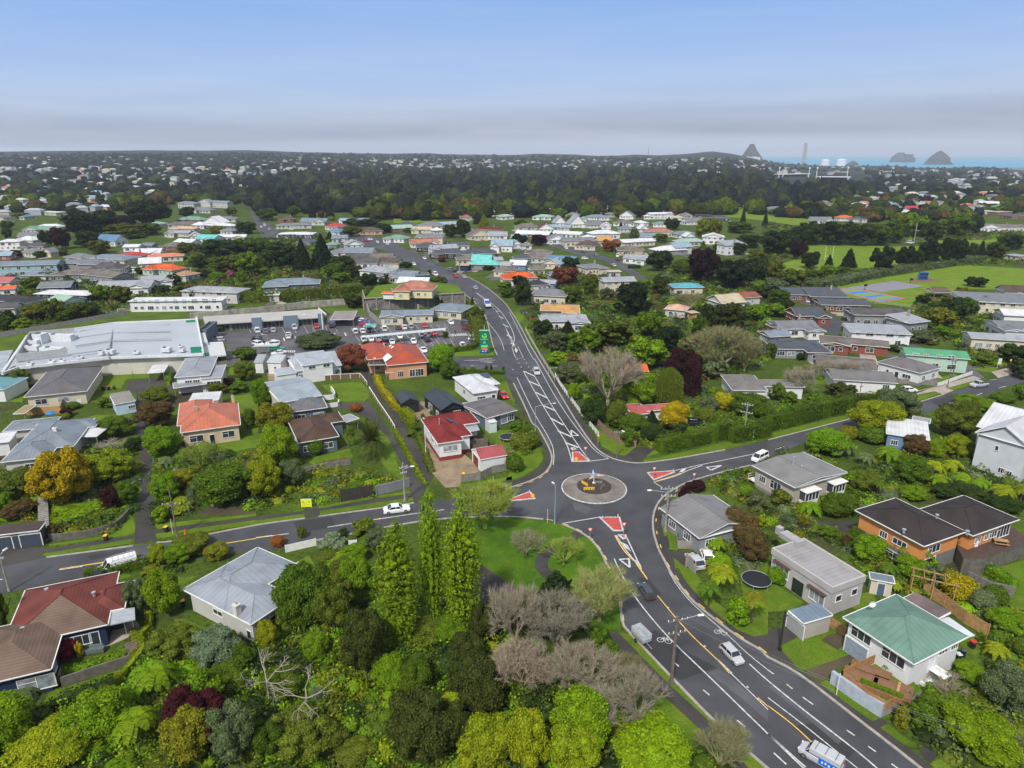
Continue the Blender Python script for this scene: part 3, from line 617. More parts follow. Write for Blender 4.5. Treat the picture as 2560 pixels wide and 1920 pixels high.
 return W_(wx0,wx1,wy0,wy1)
def W_(x0,x1,y0,y1):return{'f':((x0,y0),(x1,y0)),'r':((x1,y0),(x1,y1)),'b':((x1,y1),(x0,y1)),'l':((x0,y1),(x0,y0))}
def opn(root,wall,u,z,w_,h_,kind='window',mull=2,pane=None,detail=True,frame=None,col=None):
 """a window, door or garage door on a wall; u = metres from the wall's left end as seen from outside"""
 (ax,ay),(bx,by)=wall;l=mA.hypot(bx-ax,by-ay);tx,ty=(bx-ax)/l,(by-ay)/l;nx_,ny_=ty,-tx
 rz=mA.atan2(ty,tx);cx,cy=ax+tx*u,ay+ty*u
 f=MB();p=f if not detail else MB();pm=1 if not detail else 0
 def bx_(du,zc,sw,sh,out_,th,mb,mat):
  mb.box((cx+tx*du+nx_*out_,cy+ty*du+ny_*out_,zc),(sw,th,sh),mat,rz=rz)
 zc=z+h_/2
 if kind=='window':
  e=.09
  bx_(0,z-e/2,w_+.24,e,.05,.16,f,0);bx_(0,z+h_+e/2,w_+2*e,e,.03,.10,f,0)
  for s in(-1,1):bx_(s*(w_/2+e/2),zc,e,h_,.03,.10,f,0)
  for k in range(1,mull+1):bx_(-w_/2+w_*k/(mull+1),zc,.07,h_,.03,.09,f,0)
  if h_>1.0 and mull:bx_(-w_/2+w_/(mull+1)/2,z+h_*.68,w_/(mull+1),.05,.03,.088,f,0)
  bx_(0,zc,w_,h_,.012,.05,p,pm)
 elif kind=='garage_door':
  for s in(-1,1):bx_(s*(w_/2+.06),zc,.12,h_,.03,.10,f,0)
  bx_(0,z+h_+.06,w_+.24,.12,.03,.10,f,0)
  for k in range(5):bx_(0,z+h_*(k+.5)/5,w_,h_/5-.03,.02,.05,p,pm)
 else:
  for s in(-1,1):bx_(s*(w_/2+.05),zc,.1,h_,.03,.10,f,0)
  bx_(0,z+h_+.05,w_+.2,.1,.03,.10,f,0);bx_(0,zc,w_,h_,.015,.05,p,pm)
 pane=pane or K8;fr=frame or K0
 fo=f.bd(kind,[fr]if detail else[fr,pane],root)
 if detail:p.bd('pane' if kind=='window' else 'door_leaf',pane,fo,col=col)
 elif col:fo.color=tuple(col)+(1,)
 return fo
def rct(a,b,c,z,ang=None):
 """eave rectangle seen in the photo: a-b the near edge, c anywhere on the far edge"""
 A,B,C=G(a,z),G(b,z),G(c,z)
 if ang is None:u=(B-A).normalized()
 else:u=V3((mA.cos(ang),mA.sin(ang),0))
 v=V3((-u.y,u.x,0));w_=(B-A).dot(u);d_=(C-A).dot(v)
 ce=A+u*w_/2+v*d_/2
 if d_<0:d_=-d_
 return ce,w_,d_,mA.atan2(u.y,u.x)
def house(desc_label,t,blocks,wall='white',roof='grey',tile=False,cat=None,name='house',trim=None,board=True,basecol=(.2,.19,.18),windows=True,label=None,seed=0):
 """blocks: list of dicts with px=(ax,ay,bx,by,cx,cy) in tile coordinates, z eave"""
 R_=random.Random(seed);ang=None;root=None;info=[]
 for b in blocks:
  tt=b.get('t',t)
  v=b['px'];P=[TP(tt,v[i],v[i+1])for i in(0,2,4)]
  ce,w_,d_,a=rct(*P,b['z']+.2,ang)
  if ang is None:ang=a;root=emp(name,(ce.x,ce.y,b.get('z0',0)),a);R0=ce;Z0=b.get('z0',0)
  lx,ly=rot2(ce.x-R0.x,ce.y-R0.y,-ang)
  q=DT(b);q.update(cx=lx,cy=ly,w=w_,d=d_,z=b['z']-Z0,z0=b.get('z0',0)-Z0);info.append(q)
 mr,mw=MB(),MB();walls=[]
 for k,q in enumerate(info):walls.append(rbk(mr,mw,q,k))
 rm=M_ROOF_TILE if tile else M_ROOF_METAL
 rc=[v*(.84 if min(RC.get(roof,(0,))if isinstance(roof,str)else roof)>.5 else .74)for v in(RC[roof]if isinstance(roof,str)else roof)]
 mats=[rm,trim or K0]+[x for q in info for x in q.get('xm',[])]
 mr.bd('roof',mats,root,col=rc)
 mw.bd('wall',[K15 if board else M_WALL,flat('foundation_%0.2f_%.2f'%(basecol[0],basecol[2]),basecol,.85)],root,col=WC[wall]if isinstance(wall,str)else wall)
 for k,q in enumerate(info):
  for o in q.get('open',[]):
   side,u,z,w_,h_=o[:5];kw=o[5]if len(o)>5 else{}
   (ax,ay),(bx,by)=walls[k][side];l=mA.hypot(bx-ax,by-ay)
   opn(root,walls[k][side],u*l,z-Z0,w_,h_,**kw)
 tag(root,label,cat or name.replace('_',' '))
 return root,walls,info
def awn(root,walls,info,R_,detail=False,sides='flr'):
 n=0
 for q,wl in zip(info,walls):
  st=[.9]if q['z']-q['z0']<4.2 else[.9,3.5]
  for s in sides:
   (ax,ay),(bx,by)=wl[s];l=mA.hypot(bx-ax,by-ay)
   if l<3:continue
   for z in st:
    u=.9+R_.random()
    while u<l-1.6 and n<26:
     ww=R_.choice([1.0,1.6,2.2,1.2]);
     if u+ww>l-.6:break
     opn(root,wl[s],u+ww/2,q['z0']+z+(.25 if ww<1.3 else 0),ww,1.35 if ww>1.3 else 1.0,mull=R_.choice([1,1,2])if ww>1.1 else 0,pane=K8 if R_.random()<.75 else K7,detail=detail)
     u+=ww+.8+R_.random()*1.8;n+=1
YARDS=[]
def mid_house(t,X,Y,W,roof,wall='white',typ='hip',h=2.9,ang=None,d=None,z0=.0,label=None,wing=None,name='house',cat='house',win=True,tile=None,pitch=None,desc=None,open_=None):
 seed=int(X*7+Y*13+len(t));R_=random.Random(seed)
 p=TP(t,X,Y);hh=h+.9;P=G(p,hh+z0)if H(*G(p,0).xy)==0 else None
 if P is None:
  q=GT(p);P=V3((q.x,q.y,q.z+hh));z0=q.z
 w_=W/TS(t)*depth(P)/FPX*(1.2 if P.y>260 else 1.05)
 if ang is None:ang=R_.choice([-6,4,12,-14,22,-25])
 a=mA.radians(ang)
 d_=d if d is not None else min(w_*.85,R_.uniform(9.5,13.0))
 w_=max(3.0,(w_-abs(mA.sin(a))*d_*.7)/mA.cos(a))
 root=emp(name,(P.x,P.y,z0),a)
 B=[DT(cx=0,cy=0,w=w_,d=d_,z=h,z0=0,typ=typ,pitch=pitch or R_.choice([16,20,24]),over=.5)]
 if wing is None and w_>11 and R_.random()<.65:wing=R_.choice([-1,1])
 if wing and typ in('hip','gx'):
  ww=w_*.45;B.append(DT(cx=wing*(w_/2-ww/2),cy=-d_*.38,w=ww,d=d_*.85,z=h,z0=0,typ='hip' if typ=='hip' else 'gy',pitch=B[0]['pitch'],over=.5))
 mr,mw=MB(),MB();walls=[rbk(mr,mw,q,k)for k,q in enumerate(B)]
 if R_.random()<.3 and typ!='flat':mw.box((w_*.2,d_*.15,h+d_*.2),(.7,.7,2.2),1)
 tl=tile if tile is not None else(roof in('brown','maroon','redbrown','dkgrey','greybrown','salmon','rust'))
 mr.bd('roof',[M_ROOF_TILE if tl else M_ROOF_METAL,K0],root,col=[v*(.88 if min(RC[roof])>.5 else .8)for v in RC[roof]])
 mw.bd('wall',[K15,K2],root,col=WC[wall])
 if win:awn(root,walls,B,R_)
 if open_:
  for s,u,z,ow,oh,kw in open_:
   (ax,ay),(bx,by)=walls[0][s];opn(root,walls[0][s],u*mA.hypot(bx-ax,by-ay),z,ow,oh,detail=False,**kw)
 if P.y>150:YARDS.append((P.x,P.y,z0,a,w_,d_,seed))
 if label:tag(root,label,cat)
 else:auto(root,desc or('%s roofed %s house'%(RW[roof],{'white':'white walled','cream':'cream walled','brick':'brick','black':'black walled','pale':'pale walled','grey':'grey walled'}.get(wall,wall+' walled'))),cat,P)
 return root
# -- vegetation
def npm(name,V,F,mats,mi=None,col=None):
 me=bpy.data.meshes.new(name);V=np.asarray(V,dtype=np.float32);F=np.asarray(F,dtype=np.int32)
 k=F.shape[1]
 me.vertices.add(len(V));me.vertices.foreach_set('co',V.ravel())
 me.loops.add(F.size);me.loops.foreach_set('vertex_index',F.ravel())
 me.polygons.add(len(F));me.polygons.foreach_set('loop_start',np.arange(0,F.size,k,dtype=np.int32))
 for m in mats:me.materials.append(m)
 if mi is not None:me.polygons.foreach_set('material_index',np.asarray(mi,dtype=np.int32))
 me.update(calc_edges=True);me.validate()
 if col is not None:
  ca=me.color_attributes.new('Col','FLOAT_COLOR','POINT');ca.data.foreach_set('color',np.asarray(col,dtype=np.float32).ravel())
 return me
def rot_frames(n,nrm):
 """two tangents for each normal"""
 t=rs.normal(size=(n,3));t-=nrm*(t*nrm).sum(1,keepdims=True);t/=np.linalg.norm(t,axis=1,keepdims=True)+1e-9
 return t,np.cross(nrm,t)
rs=np.random.RandomState(11)
ICO=None
def ico(sub=1):
 p=(1+5**.5)/2
 V=[(-1,p,0),(1,p,0),(-1,-p,0),(1,-p,0),(0,-1,p),(0,1,p),(0,-1,-p),(0,1,-p),(p,0,-1),(p,0,1),(-p,0,-1),(-p,0,1)]
 V=[np.array(v)/np.linalg.norm(v)for v in V]
 F=[(0,11,5),(0,5,1),(0,1,7),(0,7,10),(0,10,11),(1,5,9),(5,11,4),(11,10,2),(10,7,6),(7,1,8),(3,9,4),(3,4,2),(3,2,6),(3,6,8),(3,8,9),(4,9,5),(2,4,11),(6,2,10),(8,6,7),(9,8,1)]
 for _ in range(sub):
  mid={};G_=[]
  def m_(a,b):
   k=(min(a,b),max(a,b))
   if k not in mid:v=V[a]+V[b];V.append(v/np.linalg.norm(v));mid[k]=len(V)-1
   return mid[k]
  for a,b,c in F:
   x,y,z=m_(a,b),m_(b,c),m_(c,a);G_+=[(a,x,z),(b,y,x),(c,z,y),(x,y,z)]
  F=G_
 return np.array(V),np.array(F)
IV1,IF1=ico(1);IV2,IF2=ico(2)
def lqs(C,nrm,size,droop=.0,aspect=1.3):
 n=len(C);t,s=rot_frames(n,nrm);L=size[:,None]
 t=t*L*aspect;s=s*L
 t[:,2]-=droop*size
 P=np.stack([C-t*.5,C+s*.42+nrm*L*.08,C+t*.5,C-s*.42+nrm*L*.08],1)
 return P.reshape(-1,3),np.arange(4*n).reshape(-1,4)
def crown(blobs,n,leaf,core=.74,jitter=.20,droop=.15,up=.25):
 """leaves over the surface of overlapping blobs (cx,cy,cz,rx,ry,rz); an added leaf-coloured inner blob in each blocks light and gaps"""
 B=np.array(blobs,dtype=float);A=(B[:,3]*B[:,4]*B[:,5])**(2/3);pr=A/A.sum()
 k=rs.choice(len(B),n,p=pr);d=rs.normal(size=(n,3));d/=np.linalg.norm(d,axis=1,keepdims=True)
 C=B[k,:3]+d*B[k,3:6]*(1-np.abs(rs.normal(size=(n,1)))*jitter+.05+.22*(rs.uniform(size=(n,1))<.10)*rs.uniform(size=(n,1)))
 keep=np.ones(n,bool)
 for j in range(len(B)):
  q=(((C-B[j,:3])/(B[j,3:6]*.72))**2).sum(1);keep&=~((q<1)&(k!=j))
 C,d=C[keep],d[keep]
 nr=d*.6+rs.normal(size=C.shape)*.45;nr[:,2]+=up;nr/=np.linalg.norm(nr,axis=1,keepdims=True)
 V,F=lqs(C,nr,leaf*rs.uniform(.6,1.35,len(C)),droop)
 VV,FF,o=[V],[F],len(V)
 for b in B:
  v=IV1*(b[3:6]*core)*(1+rs.uniform(-.12,.12,(len(IV1),1)))+b[:3]
  VV.append(v);f=np.hstack([IF1,IF1[:,2:3]])+o;FF.append(f);o+=len(v)
 return VV,FF
def tris_as_quads(V,F):
 V=list(V);out_=F.copy();bad=np.where(F[:,2]==F[:,3])[0];base=len(V);add=[]
 for i,f in enumerate(bad):
  a,b,c,_=F[f];add.append((np.asarray(V[a])+np.asarray(V[c]))/2);out_[f,3]=base+i
 return np.vstack([np.asarray(V)]+([np.array(add)]if add else[])),out_
def finish_crown(name,VV,FF,mats=(None,),extra=None):
 V=np.vstack(VV);F=np.vstack(FF);V,F=tris_as_quads(V,F)
 return npm(name,V,F,[K10])
def trunk_mesh(name,h,r,limbs=5,spread=.35,seed=0):
 R_=random.Random(seed);mb=MB()
 P=[V3((0,0,-.02))]
 for k in range(1,5):P.append(V3((R_.uniform(-.03,.03),R_.uniform(-.03,.03),h*k/4)))
 for k in range(4):mb.tube(P[k],P[k+1],r*(1-k*.18),r*(1-(k+1)*.18),7,cap=False)
 for k in range(limbs):
  a=2*mA.pi*(k+R_.random()*.5)/limbs;s=P[2+k%2];e=V3((mA.cos(a)*spread,mA.sin(a)*spread,h*R_.uniform(1.15,1.6)))
  m_=s.lerp(e,.5)+V3((0,0,-.04));mb.tube(s,m_,r*.5,r*.34,5,cap=False);mb.tube(m_,e,r*.34,r*.12,5,cap=False)
 o=mb.bd(name,M_BARK);me=o.data;bpy.data.objects.remove(o);return me
def broad_blobs(R_,n=20,low=.18,flatn=1.0,big=.24,cone=.0):
 B=[(0,0,.5,.26,.26,.32)];lop=[R_.uniform(.72,1.12)for _ in range(8)]
 for i in range(n):
  z=low+(.92-low)*((i+.5)/n)**.8;env=mA.sin(mA.pi*min(1,max(.08,(z-low*.4)/(1.06-low*.4))))**.55*(1-cone*z)
  a=i*2.399+R_.uniform(-.4,.4);r=big*R_.uniform(.45,.95)*(.75+.25*env);rr=max(0,.52*env-r*.6)*R_.uniform(.7,1.1)*lop[int(a/.785)%8];z=z*(.86+.14*lop[int(a/.785+4)%8])
  B.append((mA.cos(a)*rr,mA.sin(a)*rr,z,r,r*R_.uniform(.8,1.2),r*R_.uniform(.6,.95)))
 return B
LIB={}
def lib(kind,maker,nvar):LIB[kind]=[maker(i)for i in range(nvar)]
def mk_broad(n,leaf,nb=20,**kw):
 def f(i):
  R_=random.Random(100+i);return finish_crown('crown',*crown(broad_blobs(R_,nb,**kw),n,leaf))
 return f
lib('broad',mk_broad(24000,.031,28),5)
lib('broadfine',mk_broad(20000,.026,34,big=.19),2)
lib('mid',mk_broad(3200,.075,16),6)
lib('low',mk_broad(1100,.12,10),4)
lib('shrub',mk_broad(3500,.085,9,low=.05,big=.32),3)
def mk_round(i):
 R_=random.Random(i);B=[(0,0,.5,.46,.46,.47)]+[(mA.cos(k*2.4)*.25,mA.sin(k*2.4)*.25,.3+.05*k,.24,.24,.24)for k in range(9)]
 return finish_crown('crown',*crown(B,4500,.06,core=.9,jitter=.05))
lib('round',mk_round,2)
def mk_poplar(i):
 R_=random.Random(i+5);B=[]
 for p in range(14):
  a=p*2.4;rr=.30*(p/13)**.5;top=R_.uniform(.84,1.0)-rr*.55;n=14
  for k in range(n):
   s=k/(n-1);z=.04+(top-.1)*s;e=min(1,.45+1.1*s)*(1 if s<.75 else 1-((s-.75)/.27)**2*.45);r=.20*e*R_.uniform(.8,1.15);q=rr*min(1,.5+s)*(1 if s<.8 else 1-(s-.8)*1.2)
   B.append((mA.cos(a)*q+R_.gauss(0,.02),mA.sin(a)*q+R_.gauss(0,.02),z,r,r,.06))
 VV,FF=crown(B,30000,.024,jitter=.6,up=.3,core=.35)
 V=VV[0].reshape(-1,4,3);c=V.mean(1,keepdims=True);V=c+(V-c)*np.array([1.3,1.3,.42]);VV[0]=V.reshape(-1,3)
 return finish_crown('crown',VV,FF)
lib('poplar',mk_poplar,3)
def mk_conifer(n,leaf):
 def f(i):
  R_=random.Random(i+50);B=[]
  for k in range(13):
   z=.05+.07*k;r=.46*(1-z)**.85
   for j in range(max(3,9-k//2)):
    a=j*2*mA.pi/max(3,9-k//2)+k+R_.uniform(-.2,.2);B.append((mA.cos(a)*r*.66,mA.sin(a)*r*.66,z+R_.uniform(-.02,.02),r*.40+.015,r*.40+.015,.05))
  B.append((0,0,.45,.2,.2,.45));B.append((0,0,.94,.04,.04,.07))
  return finish_crown('crown',*crown(B,n,leaf,jitter=.25,droop=.6,up=.0))
 return f
lib('conifer',mk_conifer(9000,.05),2);lib('conifer_small',mk_conifer(2200,.09),2)
def mk_bare(n_main=8,seedoff=0,spread=.9,fan=1.0,nt=10000):
 def f(i):
  R_=random.Random(200+i+seedoff);mb=MB();tips=[]
  def grow(p,d,l,r,dep):
   q=p+d*l
   mb.tube(p,q,r,r*.68,5 if r>.006 else 3,cap=False)
   if dep==0:tips.append((q,d));return
   for _ in range(R_.choice([2,3,3])):
    dd=(d+V3((R_.gauss(0,.42),R_.gauss(0,.42),R_.gauss(.10,.26)))*spread).normalized();grow(q,dd,l*R_.uniform(.66,.9),r*.6,dep-1)
   tips.append((q,d))
  for k in range(n_main):
   a=2*mA.pi*k/n_main+R_.random();d=V3((mA.cos(a)*.62*fan,mA.sin(a)*.62*fan,1)).normalized();grow(V3((0,0,.08)),d,.19,.016,4)
  mb.tube((0,0,-.02),(0,0,.12),.034,.024,7)
  V=np.array(mb.v);F=[f_ for f_ in mb.f if len(f_)==4]
  C=[];D=[]
  T_=[(np.array(a),np.array(b))for a,b in tips]
  for _ in range(nt):
   p,d=T_[R_.randrange(len(T_))];dd=d+np.array([R_.gauss(0,.55),R_.gauss(0,.55),R_.gauss(.12,.4)]);dd/=np.linalg.norm(dd)
   C.append(p-dd*R_.uniform(0,.05));D.append(dd)
  C,D=np.array(C),np.array(D);L=rs.uniform(.05,.13,len(C))[:,None];s=np.cross(D,rs.normal(size=D.shape));s/=np.linalg.norm(s,axis=1,keepdims=True);wd=.0019
  tw=np.stack([C-s*wd,C+s*wd,C+D*L+s*wd*.3,C+D*L-s*wd*.3],1).reshape(-1,3)
  F=np.vstack([np.array(F),np.arange(len(tw)).reshape(-1,4)+len(V)]);V=np.vstack([V,tw])
  mx_=np.percentile(np.abs(V[:,:2]),99.3);V[:,:2]*=.5/mx_;V[:,2]*=1/np.percentile(V[:,2],99.7)
  return npm('branches',V,F,[M_TWIG])
 return f
m,t,b=base_mat('bare_twigs');oi=N(t,'ShaderNodeObjectInfo');t.links.new(oi.outputs['Color'],b.inputs['Base Color']);b.inputs['Roughness'].default_value=.9;b.inputs['Specular IOR Level'].default_value=.1
M_TWIG=m
lib('bare',mk_bare(),3);lib('barefan',mk_bare(11,40,.6,1.35,11000),1);lib('baresmall',mk_bare(6,80,.9,1.0,4000),2)
def frond(V,F,base,az,L,rise,droop,wd,segs=9,gap=.5):
 """arched frond with leaflets on both sides"""
 d=np.array([mA.cos(az),mA.sin(az),0]);side=np.array([-mA.sin(az),mA.cos(az),0]);P=[]
 for k in range(segs+1):
  s=k/segs;P.append(np.array(base)+d*L*s*(1-.12*s)+np.array([0,0,1])*(rise*s-droop*s*s))
 for k in range(segs):
  a,b_=P[k],P[k+1];wk=wd*mA.sin(mA.pi*min(1,(k+1.2)/(segs+1.4)))**.6;w2=wd*mA.sin(mA.pi*min(1,(k+2.2)/(segs+1.4)))**.6
  for sg in(-1,1):
   for j in(0,.5):
    p=a+(b_-a)*j;q=a+(b_-a)*(j+gap);off=side*sg*(wk+(w2-wk)*j)+(b_-a)*.5+np.array([0,0,-.22*wk])
    n=len(V);V+=[p,q,q+off*.92,p+off];F.append((n,n+1,n+2,n+3)if sg<0 else(n+3,n+2,n+1,n))
def mk_fern(nf,segs,droop=.55,rise=.28,wd=.095,lv=1,gap=.42):
 def f(i):
  R_=random.Random(300+i);V,F=[],[]
  for l in range(lv):
   for k in range(nf):
    a=2*mA.pi*k/nf+R_.uniform(-.15,.15)+l*.3;frond(V,F,(0,0,0),a,R_.uniform(.42,.52)*(1-l*.12),rise*R_.uniform(.8,1.3)+l*.2,droop*R_.uniform(.7,1.15)*(1-l*.35),wd,segs,gap)
  return npm('fronds',V,F,[K10])
 return f
lib('fern',mk_fern(13,11),3);lib('palm',mk_fern(30,10,.75,.42,.055,3,.3),1)
def mk_spiky(i):
 R_=random.Random(i);V,F=[],[]
 for h_ in range(5):
  c=np.array([R_.uniform(-.18,.18),R_.uniform(-.18,.18),R_.uniform(.55,.78)])if h_ else np.array([0,0,.78])
  for _ in range(80):
   d=np.array([R_.gauss(0,1),R_.gauss(0,1),R_.gauss(.25,.8)]);d/=np.linalg.norm(d);s=np.cross(d,[0,0,1.0]);s/=np.linalg.norm(s)+1e-6
   e=c+d*.27;e[2]-=.05;n=len(V);V+=[c-s*.008,c+s*.008,e+s*.003,e-s*.003];F.append((n,n+1,n+2,n+3))
 return npm('leaf_heads',V,F,[K10])
lib('spiky',mk_spiky,2)
def mk_willow(i):
 R_=random.Random(i+9);C=[]
 for _ in range(420):
  a=R_.uniform(0,6.283);r=.48*R_.random()**.6;top=.97-.5*(r/.5)**2*.6;low=R_.uniform(.05,.4);z=top;x,y=mA.cos(a)*r,mA.sin(a)*r
  while z>low:
   C.append((x+R_.gauss(0,.008),y+R_.gauss(0,.008),z));z-=.022
 C=np.array(C);nr=rs.normal(size=C.shape);nr[:,2]*=.3;nr/=np.linalg.norm(nr,axis=1,keepdims=True)
 V,F=lqs(C,nr,np.full(len(C),.02),aspect=1.2)
 V=V.reshape(-1,4,3);c=V.mean(1,keepdims=True);V=(c+(V-c)*np.array([1,1,1.9])).reshape(-1,3)
 return npm('crown',V,F,[K10])
lib('willow',mk_willow,1)
TRUNK=[trunk_mesh('trunk',.42,.030,5,.26,i)for i in range(3)]
TRUNKF=trunk_mesh('trunk',1.0,.16,0,0,3)
def me_obj(name,me,parent,scale,col=None,loc=(0,0,0),rz=.0):
 o=bpy.data.objects.new(name,me);COL.objects.link(o);o.parent=parent;o.scale=scale;o.location=loc;o.rotation_euler.z=rz
 if col is not None:o.color=tuple(col[:3])+(1,)
 return o
LC={'lime':(.135,.215,.005),'fresh':(.115,.200,.006),'mid':(.072,.120,.008),'dark':(.032,.055,.010),'deep':(.019,.034,.010),'olive':(.095,.122,.012),'poplar':(.125,.190,.006),'darkolive':(.046,.060,.010),'greygreen':(.095,.125,.050),'silver':(.13,.17,.09),'gold':(.30,.235,.006),'goldolive':(.15,.160,.010),'yellow':(.30,.27,.008),'yelgreen':(.185,.225,.007),'maroon':(.050,.010,.014),'crimson':(.12,.010,.028),'copper':(.17,.055,.028),'rust':(.24,.085,.02),'darkmaroon':(.030,.010,.011),'brownish':(.10,.070,.022),'pink':(.45,.13,.17),'bare':(.32,.28,.205),'bareolive':(.24,.235,.11),'baregold':(.33,.32,.11),'barepale':(.30,.29,.19),'barelime':(.25,.32,.05),'wisp':(.30,.40,.06)}
LW={'poplar':'green','lime':'lime green','fresh':'fresh green','mid':'green','dark':'dark green','deep':'blackish green','olive':'olive','darkolive':'dark olive','greygreen':'grey green','silver':'silvery','gold':'golden','goldolive':'golden olive','yellow':'bright yellow','yelgreen':'yellow green','maroon':'maroon','crimson':'crimson','copper':'copper red','rust':'rusty brown','darkmaroon':'dark maroon','brownish':'brownish','pink':'pink blossom','bare':'bare brown','bareolive':'bare olive','baregold':'bare golden','barepale':'bare pale','barelime':'bare lime','wisp':'wispy yellow green'}
KW={'broad':'broadleaf tree','broadfine':'feathery leafed tree','mid':'broadleaf tree','low':'broadleaf tree','shrub':'bush','round':'clipped round bush','poplar':'tall poplar','conifer':'conifer','conifer_small':'conifer','bare':'leafless tree','barefan':'leafless fan tree','baresmall':'leafless tree','fern':'tree fern','palm':'palm','spiky':'cabbage tree','willow':'weeping willow'}
NM={'broad':'broadleaf_tree','broadfine':'broadleaf_tree','mid':'broadleaf_tree','low':'broadleaf_tree','shrub':'bush','round':'bush','poplar':'poplar_tree','conifer':'conifer_tree','conifer_small':'conifer_tree','bare':'bare_tree','barefan':'bare_tree','baresmall':'bare_tree','fern':'tree_fern','palm':'palm_tree','spiky':'cabbage_tree','willow':'willow_tree'}
TREES=[]
def plant(kind,P,h,w_,col,label=None,desc=None,dz=.0,seed=None):
 R_=random.Random(int(P.x*31+P.y*17)if seed is None else seed)
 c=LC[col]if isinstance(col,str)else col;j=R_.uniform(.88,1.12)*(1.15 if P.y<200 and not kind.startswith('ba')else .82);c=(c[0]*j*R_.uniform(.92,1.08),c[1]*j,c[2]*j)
 rz=R_.uniform(0,6.28);P=V3((P.x,P.y,P.z-.05+dz))
 if kind in('bare','barefan','baresmall'):
  o=bpy.data.objects.new(NM[kind],R_.choice(LIB[kind]));COL.objects.link(o);o.location=P;o.rotation_euler.z=rz;o.scale=(w_,w_,h);o.color=(*c,1);root=o
 elif kind in('shrub','round'):
  o=bpy.data.objects.new(NM[kind],R_.choice(LIB[kind]));COL.objects.link(o);o.location=P;o.rotation_euler.z=rz;o.scale=(w_,w_*R_.uniform(.85,1.1),h);o.color=(*c,1);root=o
 else:
  root=emp(NM[kind],P,rz)
  if kind in('fern','palm','spiky'):
   th=h*(.72 if kind!='palm' else .5)if kind!='spiky' else h*.62
   rr=.9 if kind!='palm' else 2.0
   me_obj('trunk',TRUNKF,root,(rr,rr,th))
   if kind=='spiky':me_obj('leaf_heads',R_.choice(LIB[kind]),root,(w_,w_,h),c)
   else:me_obj('fronds',R_.choice(LIB[kind]),root,(w_,w_,w_*.9),c,(0,0,th))
  else:
   if kind=='poplar':me_obj('trunk',TRUNKF,root,(1.3,1.3,h*.6))
   elif kind.startswith('conifer'):me_obj('trunk',TRUNKF,root,(1.6,1.6,h*.5))
   else:me_obj('trunk',R_.choice(TRUNK),root,(h,h,h*.95))
   me_obj('crown',R_.choice(LIB[kind]),root,(w_,w_*R_.uniform(.9,1.08),h),c)
 cat={'bush':'bush','palm_tree':'palm'}.get(NM[kind],'tree')
 if label:tag(root,label,cat)
 else:auto(root,desc or('%s %s'%(LW.get(col,'green')if isinstance(col,str)else 'green',KW[kind])).replace('bare brown leafless','bare brown').replace('bare olive leafless','bare olive').replace('bare golden leafless','bare golden').replace('bare pale leafless','bare pale').replace('bare lime leafless','bare lime'),cat,V3((P.x,P.y,P.z+h*.6)))
 TREES.append(root);return root
def ptree(t,X,Yb,Yt,W,kind,col,label=None,desc=None,base=None):
 """crown seen in the photo from row Yt to row Yb, W wide, at tile coordinates"""
 if kind in('bare','baresmall'):W*=1.18
 if t[0]=='L' and kind.startswith('broad'):W*=1.13
 p=TP(t,X,Yb);P=GT(p)
 wm=W/TS(t)*depth(P)/FPX
 P=V3((P.x*(1+wm*.35/P.y),P.y+wm*.35,P.z));P.z=H(P.x,P.y)
 zt=top_z(P,TP(t,X,Yt)[1]);h=max(1.0,zt-P.z)
 wm=W/TS(t)*depth(V3((P.x,P.y,P.z+h*.5)))/FPX
 return plant(kind,P,h,wm,col,label,desc)
